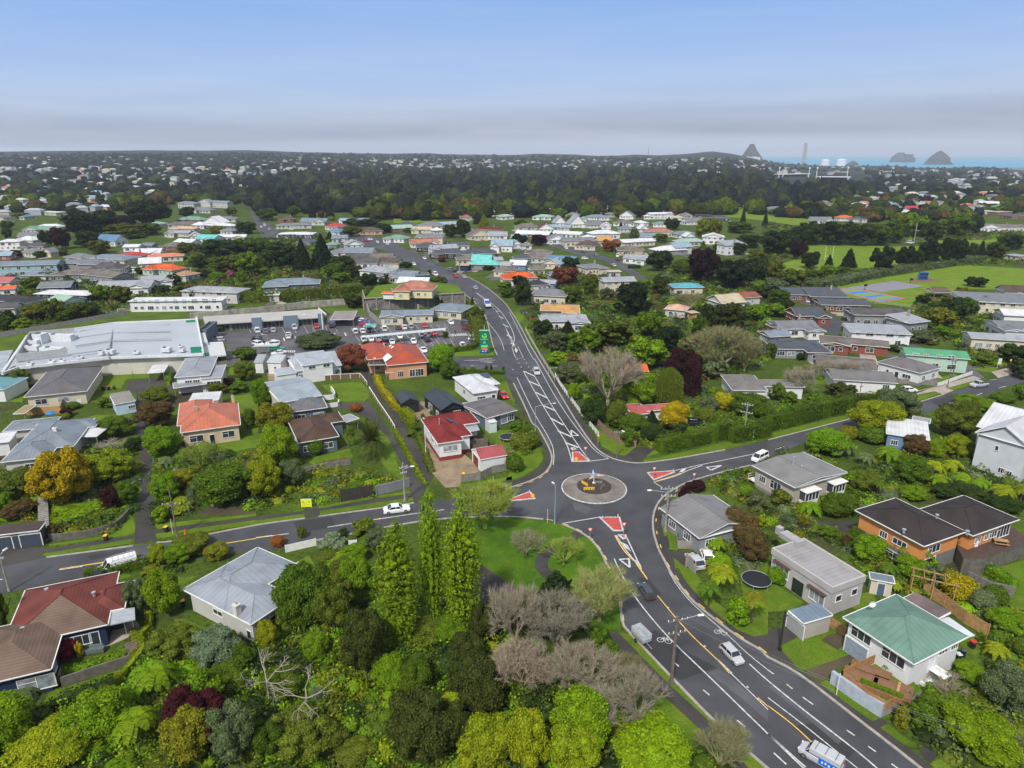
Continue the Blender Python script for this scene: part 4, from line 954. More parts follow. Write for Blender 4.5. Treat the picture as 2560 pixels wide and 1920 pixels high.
def hedge(t,v,h,wd,col,label,leaf=.24,dens=17,z0=.0,cat='hedge',name='hedge',round_=.25):
 L_=sml([G(p,z0)for p in pts(t,*v)],3);T=length(L_);n=int(T*(wd+2*h)*dens);C,Nn=[],[]
 for _ in range(n):
  s=rs.uniform(0,T);p=walk(L_,s);q=walk(L_,min(T,s+.3));d=(q-p);
  if d.length<1e-4:q=walk(L_,max(0,s-.3));d=p-q
  d.z=0;d.normalize();sd=V3((-d.y,d.x,0));u=rs.uniform(-1,1)*(wd/2+h);hh=h*(1+.10*noise.noise(V3((s*.25,0,h))))
  if abs(u)<wd/2:off,z,nn_=u,hh+rs.normal()*.05*(1+h*.3),(0,0,1)
  else:off=mA.copysign(wd/2+rs.normal()*.05*(1+h*.3),u);z=abs(u)-wd/2;nn_=tuple(sd*mA.copysign(1,u))
  k=noise.noise(V3((p.x*.45,p.y*.45,z*.5)))*round_*2.2
  off*=1+k*.5
  C.append((p.x+sd.x*off,p.y+sd.y*off,z0+max(.05,z*(1+k*.3))));Nn.append(nn_)
 C=np.array(C);Nn=np.array(Nn)+rs.normal(size=(n,3))*.45;Nn/=np.linalg.norm(Nn,axis=1,keepdims=True)
 V,F=lqs(C,Nn,leaf*rs.uniform(.6,1.4,n))
 mb=MB();A,B=offset(L_,wd/2-wd*.2),offset(L_,-wd/2+wd*.2)
 for i in range(len(L_)-1):
  q=[B[i],B[i+1],A[i+1],A[i]];zt=z0+h*.82
  mb.face([(p.x,p.y,zt)for p in q])
  mb.face([(A[i].x,A[i].y,zt),(A[i+1].x,A[i+1].y,zt),(A[i+1].x,A[i+1].y,z0),(A[i].x,A[i].y,z0)])
  mb.face([(B[i+1].x,B[i+1].y,zt),(B[i].x,B[i].y,zt),(B[i].x,B[i].y,z0),(B[i+1].x,B[i+1].y,z0)])
 for e,i in((A[0],0),(A[-1],-1)):mb.face([(A[i].x,A[i].y,z0),(B[i].x,B[i].y,z0),(B[i].x,B[i].y,z0+h*.82),(A[i].x,A[i].y,z0+h*.82)])
 F=np.vstack([F,np.array(mb.f)+len(V)]);V=np.vstack([V,np.array(mb.v)])
 c0=np.array([L_[0].x,L_[0].y,z0]);o=bpy.data.objects.new(name,npm(name,V-c0,F,[K10]));COL.objects.link(o);o.location=c0
 c=LC[col]if isinstance(col,str)else col;o.color=(*c,1);tag(o,label,cat);return o
def in_poly(x,y,P):
 c=False;n=len(P)
 for i in range(n):
  a,b=P[i],P[i-1]
  if(a[1]>y)!=(b[1]>y)and x<(b[0]-a[0])*(y-a[1])/(b[1]-a[1])+a[0]:c=not c
 return c
def ugw(name,label,polys,spacing,rmin,rmax,cols,leaf=.3,n_leaf=70,hmul=.8,cat='undergrowth'):
 """low leafy growth nobody could count, filling the beds between the trees"""
 Vs,Fs,Cs,o_=[],[],[],0
 R_=random.Random(len(polys)*7+int(spacing*10))
 for P in polys:
  W_p=[GT(p)for p in P];xs=[p.x for p in W_p];ys=[p.y for p in W_p];pl=[(p.x,p.y)for p in W_p]
  y=min(ys)
  while y<max(ys):
   x=min(xs)
   while x<max(xs):
    qx,qy=x+R_.uniform(-.5,.5)*spacing,y+R_.uniform(-.5,.5)*spacing
    if in_poly(qx,qy,pl):
     r=R_.uniform(rmin,rmax);n=int(n_leaf*(r/rmax)**2)+30;z=H(qx,qy)
     d=rs.normal(size=(n,3));d[:,2]=np.abs(d[:,2]);d/=np.linalg.norm(d,axis=1,keepdims=True)
     C=d*[r,r,r*hmul*R_.uniform(.6,1.3)]*rs.uniform(.75,1.08,(n,1))+[qx,qy,z-.1]
     nn_=d*.6+rs.normal(size=(n,3))*.5;nn_[:,2]+=.2;nn_/=np.linalg.norm(nn_,axis=1,keepdims=True)
     V,F=lqs(C,nn_,leaf*rs.uniform(.6,1.4,n));c=np.array(LC[R_.choice(cols)])*R_.uniform(.75,1.3)
     Vs.append(V);Fs.append(F+o_);o_+=len(V);Cs.append(np.tile(np.append(c,1),(len(V),1)))
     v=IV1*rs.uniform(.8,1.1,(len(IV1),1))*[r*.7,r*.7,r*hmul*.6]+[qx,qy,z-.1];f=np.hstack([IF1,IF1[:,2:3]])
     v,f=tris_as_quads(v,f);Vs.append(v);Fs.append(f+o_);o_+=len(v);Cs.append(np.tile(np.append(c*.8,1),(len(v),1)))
    x+=spacing
   y+=spacing
 o=bpy.data.objects.new(name,npm(name,np.vstack(Vs),np.vstack(Fs),[M_LEAFA],col=np.vstack(Cs)));COL.objects.link(o)
 tag(o,label,cat,kind='stuff');return o
# -- vehicles
CARS={'hatch':DT(L=4.1,W=1.75,belt=.92,roof=1.48,hood=.80,xs=(2.05,1.05,.45,-1.35,-1.85,-2.05),deck=.90),'sedan':DT(L=4.7,W=1.82,belt=.92,roof=1.42,hood=.80,xs=(2.35,1.15,.40,-.95,-1.65,-2.35),deck=.93),'wagon':DT(L=4.7,W=1.82,belt=.94,roof=1.48,hood=.82,xs=(2.35,1.20,.55,-1.85,-2.22,-2.35),deck=.90),'suv':DT(L=4.6,W=1.88,belt=1.05,roof=1.70,hood=.98,xs=(2.30,1.20,.60,-1.80,-2.20,-2.30),deck=1.00),'van':DT(L=5.1,W=1.95,belt=1.15,roof=2.00,hood=1.05,xs=(2.55,1.85,1.10,-2.40,-2.52,-2.55),deck=1.10),'ute':DT(L=5.3,W=1.90,belt=1.08,roof=1.78,hood=1.02,xs=(2.65,1.45,.85,-.30,-.55,-2.65),deck=1.02)}
def car_meshes(kind):
 s=CARS[kind];W=s['W']/2;xf,xh,xw,xr,xb,xt=s['xs'];wr=.33 if kind in('hatch','sedan','wagon')else .37;gc=.2 if wr<.35 else .26
 def ring(x,wf,z0,z1,belly=.0):
  w_=W*wf
  return[V3((x,-w_*.92,z0)),V3((x,-w_,z0+(z1-z0)*.35)),V3((x,-w_*.985,z1-.10)),V3((x,-w_*.86,z1)),V3((x,w_*.86,z1)),V3((x,w_*.985,z1-.10)),V3((x,w_,z0+(z1-z0)*.35)),V3((x,w_*.92,z0))]
 b=MB();hd,be,dk=s['hood'],s['belt'],s['deck']
 st=[(xf,.72,gc+.12,hd-.22),(xf-.12,.88,gc,hd-.08),(xf-.45,.97,gc,hd-.01),(xh+.1,1,gc,hd+.05),(xh-.25,1,gc,be),(0,1,gc,be),(xb+.3 if kind!='ute' else xb,1,gc,be),(xb-.1 if kind!='ute' else xb-.06,.99,gc,dk),(xt+.4,.97,gc,dk-.01),(xt+.1,.90,gc,dk-.08),(xt,.78,gc+.12,dk-.2)]
 st=sorted(st,key=lambda q:-q[0])
 b.loft([ring(*q)for q in st],0)
 rt=s['roof'];iw=W*.76
 roof=[[V3((xw,-iw*.96,rt-.05)),V3((xw-.1,-iw*.85,rt)),V3((xw-.1,iw*.85,rt)),V3((xw,iw*.96,rt-.05))]]
 b.face([(xw,-iw,rt-.07),(xw,iw,rt-.07),(xw-.25,iw*.9,rt-.005),(xw-.25,-iw*.9,rt-.005)][::-1])
 b.face([(xw-.25,-iw*.9,rt-.005),(xw-.25,iw*.9,rt-.005),(xr+.25,iw*.9,rt),(xr+.25,-iw*.9,rt)][::-1])
 b.face([(xr+.25,-iw*.9,rt),(xr+.25,iw*.9,rt),(xr,iw,rt-.07),(xr,-iw,rt-.07)][::-1])
 for sg in(-1,1):
  P=[(xw,sg*iw,rt-.07),(xw-.25,sg*iw*.9,rt-.005),(xr+.25,sg*iw*.9,rt),(xr,sg*iw,rt-.07),(xr,sg*(iw+.015),rt-.12),(xw,sg*(iw+.015),rt-.12)]
  b.face(P if sg>0 else P[::-1])
  for(x0,z0,x1,z1)in((xh-.1,be-.02,xw,rt-.07),((xw+xr)/2+.1,be,(xw+xr)/2+.1,rt-.07),(xb+.02,be-.02,xr,rt-.07)):
   b.tube((x0,sg*W*.90,z0),(x1,sg*(iw+.012),z1),.045,n=4)
 if kind=='ute':
  b.box((xb-.12,0,dk+.1),(.08,W*1.8,.2))
 for sg in(-1,1):b.box((xw+.28,sg*(W+.06),be+.06),(.16,.16,.12))
 g=MB();yb,yt=W*.875,iw
 c0=[(xh-.12,-yb,be-.03),(xh-.12,yb,be-.03),(xb+.04,yb,be-.03),(xb+.04,-yb,be-.03)]
 c1=[(xw,-yt,rt-.08),(xw,yt,rt-.08),(xr,yt,rt-.08),(xr,-yt,rt-.08)]
 for i in range(4):g.face([c0[i],c0[(i+1)%4],c1[(i+1)%4],c1[i]][::-1])
 w=MB();
 w.tube((0,-.11,0),(0,.11,0),wr,n=14,mat=0);w.tube((0,-.125,0),(0,.125,0),wr*.62,n=10,mat=1)
 lf=MB();lf.box((0,0,0),(.10,.34,.14));
 def fin(mb_,nm,mats):
  o=mb_.bd(nm,mats);me=o.data;bpy.data.objects.remove(o);return me
 extra=None
 if kind=='ute':
  e=MB();e.box(((xb+xt)/2-.08,0,dk+.005),(abs(xt-xb)-.45,W*1.55,.03));extra=fin(e,'tray',[flat('tray_liner',(.03,.03,.03),.7)])
 return DT(body=fin(b,'body',[K9]),windows=fin(g,'windows',[K4]),wheel=fin(w,'wheel',[K11,M_RIM]),head=fin(lf,'headlight',[K5]),tail=fin(lf,'tail_light',[M_RED]),wr=wr,tray=extra,xs=s['xs'],W=W,dk=dk,hd=hd)
CM={k:car_meshes(k)for k in CARS}
PC={'white':(.72,.73,.74),'silver':(.42,.44,.47),'grey':(.16,.17,.18),'dark':(.04,.042,.048),'black':(.012,.012,.014),'red':(.45,.015,.015),'maroon':(.14,.01,.015),'blue':(.02,.08,.35),'green':(.01,.20,.13),'cream':(.62,.58,.46),'steelblue':(.12,.17,.23),'orange':(.6,.12,.02),'teal':(.04,.2,.2)}
def car(kind,t,X,Y,vx,vy,col,label=None,group=None,name='parked_car',z=.03,cat=None,desc=None,sc=1.0):
 """heading = pixel vector (vx,vy) from tail to nose"""
 P=GP(t,X,Y,z+.6);Q=GP(t,X+vx,Y+vy,z+.6);a=mA.atan2(Q.y-P.y,Q.x-P.x);P.z=z
 m_=CM[kind];root=emp(name,P,a);root.scale=(sc,sc,sc)
 me_obj('body',m_['body'],root,(1,1,1),PC[col]);me_obj('windows',m_['windows'],root,(1,1,1))
 xf,xt=m_['xs'][0],m_['xs'][5]
 for x in(xf-.85,xt+.85):
  for s in(-1,1):me_obj('wheel',m_['wheel'],root,(1,1,1),loc=(x,s*(m_['W']-.08),m_['wr']))
 if m_['tray']:me_obj('tray',m_['tray'],root,(1,1,1))
 big=depth(P)<330
 if big:
  for s in(-1,1):
   me_obj('headlight',m_['head'],root,(1,1,1),loc=(xf-.06,s*m_['W']*.66,m_['hd']-.17));me_obj('tail_light',m_['tail'],root,(1,1,1),loc=(xt+.03,s*m_['W']*.72,m_['dk']-.15))
 cat=cat or{'van':'van','ute':'pickup truck'}.get(kind,'car')
 if label:tag(root,label,cat,group)
 else:auto(root,desc or '%s %s'%({'dark':'dark grey','steelblue':'steel blue'}.get(col,col),{'hatch':'hatchback','suv':'SUV','ute':'pickup truck','wagon':'estate car'}.get(kind,kind)),cat,P+V3((0,0,.7)),group)
 return root
# -- poles, lamps, signs
def ppl(t,X,Yb,Yt,arms=((0,2.4),),az=.0,mat=None,lamp=None,label=None,r=.17,name='power_pole',insul=True,twin=False):
 P=GT(TP(t,X,Yb));h=top_z(P,TP(t,X,Yt)[1])-P.z;mat=mat or K3;root=emp(name,P,az)
 mb=MB();mb.tube((0,0,0),(0,0,h),r,r*.68,10);mb.box((0,0,.25),(r*2.3,r*2.3,.5));mb.bd('pole',mat,root)
 for dz,L_ in arms:
  a=MB();a.box((0,-r,h-.45-dz),(L_,.10,.12));a.tube((L_*.3,-r,h-.45-dz),(0,0,h-1.1-dz),.025,n=4);a.tube((-L_*.3,-r,h-.45-dz),(0,0,h-1.1-dz),.025,n=4)
  ao=a.bd('crossarm',mat if mat is not K2 else K1,root)
  if insul:
   i_=MB()
   for k in(-.46,-.2,.2,.46):i_.tube((L_*k,-r,h-.39-dz),(L_*k,-r,h-.18-dz),.05,.07,6)
   i_.bd('insulators',K5,ao)
 if lamp:
  lz,la,lx=lamp;l=MB();d=V3((mA.cos(la),mA.sin(la),0));l.tube((0,0,h-lz),tuple(d*lx+V3((0,0,h-lz+.5))),.045,n=5)
  e=d*lx+V3((0,0,h-lz+.5));lo=l.bd('lamp_arm',K1,root);q=MB();q.box(tuple(e+d*.25),(.75,.30,.14),rz=la,top=(.8,.6));q.bd('lamp_head',K5,lo)
 tag(root,label,'power pole' if name=='power_pole' else name.replace('_',' '))
 return root,P+V3((0,0,h))
def slp(t,X,Yb,Yt,az,out_,label,mat=None):
 P=GT(TP(t,X,Yb));h=top_z(P,TP(t,X,Yt)[1])-P.z;mat=mat or K1;root=emp('street_lamp',P)
 mb=MB();mb.tube((0,0,0),(0,0,h*.93),.09,.055,8);mb.tube((0,0,0),(0,0,.5),.14,.13,8);mb.bd('pole',mat,root)
 d=V3((mA.cos(az),mA.sin(az),0));a=MB();q0=V3((0,0,h*.93));q1=q0+d*out_*.5+V3((0,0,h*.05));q2=q0+d*out_+V3((0,0,h*.07))
 a.tube(q0,q1,.05,.045,6);a.tube(q1,q2,.045,.04,6);ao=a.bd('arm',mat,root);l=MB();l.box(tuple(q2+d*.25),(.7,.28,.12),rz=az,top=(.8,.6));l.bd('lamp_head',K5,ao)
 tag(root,label,'street lamp');return root
def txo(name,s,size,mat,parent,loc,rot,align='CENTER',ext=.01):
 cu=bpy.data.curves.new(name,'FONT');cu.body=s;cu.size=size;cu.extrude=ext;cu.align_x=align;cu.align_y='CENTER';cu.materials.append(mat)
 o=bpy.data.objects.new(name,cu);COL.objects.link(o);bpy.context.view_layer.update()
 dg=bpy.context.evaluated_depsgraph_get();me=bpy.data.meshes.new_from_object(o.evaluated_get(dg));bpy.data.objects.remove(o)
 o=bpy.data.objects.new(name,me);COL.objects.link(o);o.parent=parent;o.location=loc;o.rotation_euler=rot;return o
def spt(t,X,Yb,Yt,kind,label,face=-90,name='road_sign',r=.04):
 """kind: triangle, disc, blade, plain"""
 P=GT(TP(t,X,Yb));h=top_z(P,TP(t,X,Yt)[1])-P.z;root=emp(name,P,mA.radians(face)+mA.pi/2)
 p=MB();p.tube((0,0,0),(0,0,h),r,n=6);p.bd('post',K1 if kind!='plain' else K0,root)
 R_=flat('sign_red',(.55,.02,.02),.4,var=.05);Wt=flat('sign_white',(.75,.75,.74),.4,var=.05)
 def shape(P2,y,th,mat,nm,par):
  m_=MB();n=len(P2);A=[V3((x,y,z))for x,z in P2];B=[V3((x,y+th,z))for x,z in P2]
  m_.face(A);m_.face(B[::-1])
  for i in range(n):m_.face([A[i],B[i],B[(i+1)%n],A[(i+1)%n]])
  return m_.bd(nm,mat,par)
 zc=h-.42
 if kind=='triangle':
  a=[(-.45,zc+.36),(0,zc-.42),(.45,zc+.36)];b_=[(x*.62,zc+.06+(z-zc-.06)*.62)for x,z in a]
  o=shape(a,-.07,.03,R_,'sign_plate',root);shape(b_,-.085,.012,Wt,'sign_face',o)
 elif kind=='disc':
  a=[(.33*mA.cos(k*mA.pi/8),zc+.33*mA.sin(k*mA.pi/8))for k in range(16)];o=shape(a,-.07,.03,flat('sign_blue',(.02,.10,.45),.4),'sign_plate',root)
  shape([(-.2,zc+.1),(.0,zc+.1),(.0,zc+.2),(.2,zc),(.0,zc-.2),(.0,zc-.1),(-.2,zc-.1)][::-1],-.085,.012,Wt,'arrow',o)
 elif kind=='yellow':
  o=shape([(-.25,zc-.25),(.25,zc-.25),(.25,zc+.25),(-.25,zc+.25)],-.07,.03,flat('sign_yellow',(.75,.62,.02),.4),'sign_plate',root)
 tag(root,label,'road sign' if kind!='plain' else 'post');return root
def bin_(t,X,Y,lid,label,name='wheelie_bin',body=(.012,.02,.016),z=.02):
 P=GP(t,X,Y,z);root=emp(name,P,rnd.uniform(-.6,.6));b=MB();b.box((0,0,.52),(.5,.55,.95),top=(1.12,1.15));b.tube((-.25,.3,.12),(.25,.3,.12),.11,n=8);b.bd('bin_body',flat('bin_%.2f'%body[1],body,.6),root)
 l=MB();l.box((0,-.02,1.03),(.60,.68,.09),top=(.9,.85));l.bd('lid',flat('lid_%.2f_%.2f'%lid[:2],lid,.5),root);tag(root,label,'wheelie bin')
def fence(t,v,h,mat,label,z0=.02,post=2.2,name='fence',slats=False,cap=None,th=.06,cat='fence',curve=False,rail_only=False,steps=False,hz=None):
 P=[G(p,z0)for p in pts(t,*v)]
 if curve:P=sml(P,4)
 root=emp(name,P[0]);O=P[0];Q=[p-O for p in P]
 pn,ps=MB(),MB();T=length(Q)
 for a,b_ in zip(Q,Q[1:]):
  l=(b_-a).length;rz=mA.atan2(b_.y-a.y,b_.x-a.x);m_=(a+b_)/2
  if rail_only:
   for k in(.35,.65,.97):pn.box((m_.x,m_.y,h*k),(l,.06,.08),rz=rz)
   n=max(1,int(l/.35))
   if slats:
    for j in range(n):q=a.lerp(b_,(j+.5)/n);pn.box((q.x,q.y,h*.5),(.04,.04,h*.9),rz=rz)
  elif slats:
   n=max(1,int(l/.16))
   for j in range(n):q=a.lerp(b_,(j+.5)/n);pn.box((q.x,q.y,h/2+rnd.uniform(-.02,.02)),(l/n*.93,th*.6,h),rz=rz)
  else:pn.box((m_.x,m_.y,h/2),(l+th*.8,th,h),rz=rz)
  if cap:ps.box((m_.x,m_.y,h+.04),(l+.1,th+.12,.08),rz=rz)
 n=max(1,int(T/post))
 for j in range(n+1):q=walk(Q,T*j/n);ps.box((q.x,q.y,h/2+.03),(th+.07,th+.07,h+.06))
 pn.bd('panels',mat,root);ps.bd('posts',cap or mat,root);tag(root,label,cat);return root
def wth(t,v,h,mat,label,th=.25,z0=.02,name='garden_wall',cat='wall',curve=False,piers=0,h2=None):
 P=[G(p,z0)for p in pts(t,*v)]
 if curve:P=sml(P,4)
 O=P[0];mb=MB();n=len(P)
 A,B=offset([p-O for p in P],th/2),offset([p-O for p in P],-th/2)
 hs=[h+((h2 if h2 is not None else h)-h)*i/(n-1)for i in range(n)]
 for i in range(n-1):
  a0,a1,b0,b1=A[i],A[i+1],B[i],B[i+1];z_=lambda q,k:(q.x,q.y,k)
  mb.face([z_(b0,hs[i]),z_(b1,hs[i+1]),z_(a1,hs[i+1]),z_(a0,hs[i])]);mb.face([z_(b0,0),z_(b1,0),z_(b1,hs[i+1]),z_(b0,hs[i])]);mb.face([z_(a1,0),z_(a0,0),z_(a0,hs[i]),z_(a1,hs[i+1])])
 for i in(0,-1):mb.face([(A[i].x,A[i].y,0),(B[i].x,B[i].y,0),(B[i].x,B[i].y,hs[i]),(A[i].x,A[i].y,hs[i])])
 if piers:
  Q=[p-O for p in P];T=length(Q);k=0
  while k<=T:q=walk(Q,k);mb.box((q.x,q.y,h/2+.05),(.35,th+.3,h+.1),rz=mA.atan2(Q[-1].y,Q[-1].x));k+=piers
 o=mb.bd(name,mat,loc=O);tag(o,label,cat);return o
def island(t,v,label,name='traffic_island',z=.03):
 P=gp(pts(t,*v));c=sum(P,V3())/len(P);root=emp(name,(c.x,c.y,z))
 Q=[p-c for p in P];w_=MB();w_.prism([(q.x,q.y)for q in Q],0,.13,0);w_.bd('kerb',K12,root)
 def shrink(Q,d):
  n=len(Q);out_=[]
  for i in range(n):
   a,b_,c_=Q[i-1],Q[i],Q[(i+1)%n];u=(b_-a).normalized();v_=(c_-b_).normalized();n1=V3((-u.y,u.x,0));n2=V3((-v_.y,v_.x,0));k=1+n1.dot(n2);out_.append(b_+(n1+n2)*(d/max(k,.25)))
  return out_
 ar=sum(Q[i].x*Q[(i+1)%len(Q)].y-Q[(i+1)%len(Q)].x*Q[i].y for i in range(len(Q)))
 S=shrink(Q,.28 if ar>0 else-.28);r_=MB();r_.prism([(q.x,q.y)for q in S],.10,.145,0);r_.bd('red_surface',M_CREDM,root);tag(root,label,'traffic island');return root
def trampoline(t,X,Y,r,label,z=.02):
 P=GP(t,X,Y,z+.8);root=emp('trampoline',(P.x,P.y,z));a=MB();n=24
 for k in range(n):
  p,q=[(mA.cos(2*mA.pi*j/n)*r,mA.sin(2*mA.pi*j/n)*r,.8)for j in(k,k+1)];a.tube(p,q,.05,n=5)
 for k in range(6):x,y=mA.cos(k*mA.pi/3)*r,mA.sin(k*mA.pi/3)*r;a.tube((x,y,0),(x,y,.8),.03,n=5)
 a.bd('frame',K1,root);b_=MB();b_.face([(mA.cos(2*mA.pi*k/n)*r*.97,mA.sin(2*mA.pi*k/n)*r*.97,.81)for k in range(n)]);b_.bd('mat',flat('tramp_mat',(.012,.014,.02),.6),root);tag(root,label,'trampoline')
# == the near houses
def fixed(mat,name,c):
 m=mat.copy();m.name=name;t=m.node_tree;oi=[n for n in t.nodes if n.type=='OBJECT_INFO'][0];r=N(t,'ShaderNodeRGB');r.outputs[0].default_value=(*c,1)
 for l in list(t.links):
  if l.from_node==oi:t.links.new(r.outputs[0],l.to_socket)
 return m
def onr(root,t,X,Y,z,fn):
 """local coordinates of a point seen on a roof at height z"""
 P=GP(t,X,Y,z);d=P-V3((root.location.x,root.location.y,root.location.z));x,y=rot2(d.x,d.y,-root.rotation_euler.z);return x,y,P.z-root.location.z
def chimney(root,t,X,Y,z,col=(.6,.6,.58),s=.8,h=1.6,flue=True):
 x,y,zz=onr(root,t,X,Y,z,None);m=MB();m.box((x,y,zz),(s,s,h));m.box((x,y,zz+h/2),(s+.12,s+.12,.12));m.tube((x,y,zz+h/2),(x,y,zz+h/2+.45),.12,n=8,mat=1)
 return m.bd('chimney',[flat('chimney_%.2f_%.2f'%col[:2],col,.8),K1],root)
def flue(root,t,X,Y,z,h=1.2,r=.1):
 x,y,zz=onr(root,t,X,Y,z,None);m=MB();m.tube((x,y,zz-.4),(x,y,zz+h),r,n=8);m.tube((x,y,zz+h),(x,y,zz+h+.15),r*1.7,n=8);m.bd('flue',K1,root)
def pon(root,name,mat,P4,th=.06):
 m=MB();Q=[]
 for t,X,Y,z in P4:Q.append(V3(onr(root,t,X,Y,z,None)))
 n=(Q[1]-Q[0]).cross(Q[2]-Q[1]).normalized();n=n if n.z>0 else-n
 A=Q;B=[q+n*th for q in Q];m.face(B)
 for i in range(4):m.face([A[i],A[(i+1)%4],B[(i+1)%4],B[i]])
 return m.bd(name,mat,root)
K18=flat('solar_cells',(.02,.03,.06),.15,spec=.8);M_DECK=flat('deck_boards',(.20,.15,.11),.8,var=.4,scale=2)
TB=(.155,.105,.080)
XB=fixed(M_ROOF_TILE,'tile_roof_brown',TB)
r1,w1,i1=house('','L0',[DT(px=(10,700,858,512,400,200),z=3.2,pitch=22,xm=[XB],fmats=(2,0,0,0),open=[('f',.70,1.0,2.7,1.35,DT(mull=2)),('f',.50,1.0,1.6,.9,DT(mull=1)),('f',.87,.3,1.0,2.1,DT(kind='door')),('r',.5,1,1.6,1.2)]),DT(px=(640,455,992,380,985,178),z=3.2,pitch=22,open=[('f',.8,1,1.2,1.2)]),DT(px=(-330,1040,411,848,478,430),z=3.2,pitch=22,cap=0,fmats=(2,2,2,2),open=[('f',.83,.7,3.6,1.7,DT(mull=1,pane=K7)),('r',.25,1,1.2,1.2)])],wall='navy',roof=(.21,.055,.042),tile=True,label='navy weatherboard house with a two tone red and brown tiled hip roof')
pon(r1,'porch_roof',K1,[('L0',855,530,3.0),('L0',1080,482,3.0),('L0',1075,385,3.15),('L0',862,412,3.15)],.15)
for X,Y in((425,385),(180,555),(372,243),(390,340),(748,270)):flue(r1,'L0',X,Y,4.6,.15,.16)
for X,Y in((870,600),(1010,590),(1070,560)):mb=MB();x,y,z=onr(r1,'L0',X,Y,0,None);mb.tube((x,y,0),(x,y,2.95),.06,n=6);mb.bd('porch_post',K0,r1)
ba,wa,ia=house('','L0',[DT(px=(995,215,1062,205,1058,165),z=2.6,typ='flat',over=.1)],wall='navy',roof='ltblue',name='garden_shed',cat='shed',label='small navy shed with a pale blue roof behind the red tiled house')
P=GP('L0',805,215,0);m=MB();m.box((0,0,1.2),(1.6,1.4,2.4));m.box((0,0,2.45),(1.3,1.1,.1));tk=m.bd('water_tank',flat('tank_black',(.01,.012,.014),.5),loc=P);tag(tk,'black water tank behind the red tiled roof','water tank')
def dish(t,X,Y,z,label,r=.45):
 P=GP(t,X,Y,z);root=emp('satellite_dish',P);a=MB();a.tube((0,0,-.5),(0,.12,0),.03,n=5);a.bd('bracket',K1,root);b_=MB();rings=[[V3((mA.cos(k*mA.pi/6)*r*q,-.1+.18*(1-q*q),mA.sin(k*mA.pi/6)*r*q))for k in range(12)]for q in(.15,.6,1)]
 b_.loft(rings,0,cap=False);b_.face(rings[0]);b_.bd('reflector',K5,root);tag(root,label,'satellite dish')
dish('L0',765,208,4.0,'pale satellite dish on the red tiled roof');dish('L3',832,350,6.6,'grey satellite dish on the green hip roof')
r2,w2,i2=house('','P',[DT(px=(457,1473,627,1561,725,1486),z=3.4,pitch=17,over=.6,open=[('r',.25,.9,1.6,1.3,DT(mull=1)),('r',.62,.2,1.8,2.0,DT(mull=1)),('f',.45,1.6,1.8,.7,DT(mull=1)),('f',.93,.4,.8,1.2,DT(mull=0)),('r',.88,.9,1.0,1.2)]),DT(px=(457,1473,562,1527,641,1367),z=3.4,pitch=17,over=.6,open=[('r',.6,.5,1.6,1.8),('r',.85,.9,1.4,1.2)])],wall='pale',roof=(.34,.38,.44),label='cream house with a wide pale blue grey hip roof and chimney')
chimney(r2,'L0',1890,395,4.4,(.55,.53,.46),.75,1.5)
flue(r2,'L0',1822,75,4.8,.9,.06)
pg=MB()
for k in range(9):
 x0,y0,z0_=onr(r2,'L1',70+k*31,175-k*18,3.1,None);x1,y1,_=onr(r2,'L1',160+k*25,215-k*20,3.1,None);pg.tube((x0,y0,z0_),(x1,y1,z0_),.06,n=4)
for q in(('L1',70,178,340,15),('L1',165,215,350,45)):
 x0,y0,z0_=onr(r2,q[0],q[1],q[2],3.0,None);x1,y1,_=onr(r2,q[0],q[3],q[4],3.0,None);pg.tube((x0,y0,z0_),(x1,y1,z0_),.07,n=4)
pg.bd('pergola',K0,r2)
r3,w3,i3=house('','M3',[DT(px=(695,1197,1245,1485,1035,1108),z=5.4,base=2.6,pitch=19,over=.6,open=[('f',.62,.7,2.6,1.1,DT(mull=1)),('f',.68,3.3,2.2,.9,DT(mull=2)),('f',.42,3.2,1.2,1.0),('r',.35,3.3,2.6,1.2),('r',.3,.2,2.4,2.2,DT(kind='garage_door',pane=K4))]),DT(px=(1200,1192,1495,1450,2022,1277),z=5.35,base=2.6,pitch=19,over=.6,open=[('r',.2,3.3,1.2,1.1),('r',.42,3.3,1.2,1.1),('r',.56,3.3,1.8,1.1),('r',.82,2.8,3.0,2.0,DT(mull=3))])],wall='orange',roof=(.052,.040,.040),tile=True,basecol=(.17,.165,.155),label='orange plaster house with a dark brown tiled hip roof')
for X,Y in((1222,1265),(1348,1245),(1085,1362),(1590,1375)):flue(r3,'M3',X,Y,6.6,.15,.17)
dk_=MB();Pd=[GP('M3',*q,2.6)for q in((1500,1475),(1950,1330),(2100,1440),(1960,1500),(1720,1590),(1560,1580))];c0=Pd[0]
dk_.prism([(p.x-c0.x,p.y-c0.y)for p in Pd],-2.6,0,1,0);dko=dk_.bd('terrace_deck',[flat('retaining_stone',(.13,.12,.10),.9,var=.4),flat('deck_brown',(.075,.045,.035),.8,var=.3)],loc=c0);tag(dko,'brown raised deck in front of the orange plaster house','deck')
P=GP('M3',1850,1470,2.6);tb=emp('picnic_table',P,-.3);m=MB();m.box((0,0,.75),(2.0,.9,.07));m.bd('table_top',K6,tb);m=MB()
for x in(-.8,.8):m.box((x,0,.36),(.08,.8,.72));m.box((x,0,.42),(.08,1.7,.06))
m.bd('legs',K6,tb)
for s in(-1,1):m=MB();m.box((0,s*.75,.46),(2.0,.28,.05));m.bd('bench',K6,tb)
tag(tb,'brown wooden picnic table on the deck of the orange house','table')
P=GP('M3',1600,1610,0);bh=emp('basketball_hoop',P,.18);m=MB();m.tube((0,.3,0),(0,.3,3.2),.07,n=6);m.tube((0,.3,2.9),(0,0,3.1),.04,n=5);m.bd('post',K1,bh);m=MB();m.box((0,0,3.1),(1.9,.05,1.15));bb=m.bd('backboard',K5,bh);m=MB()
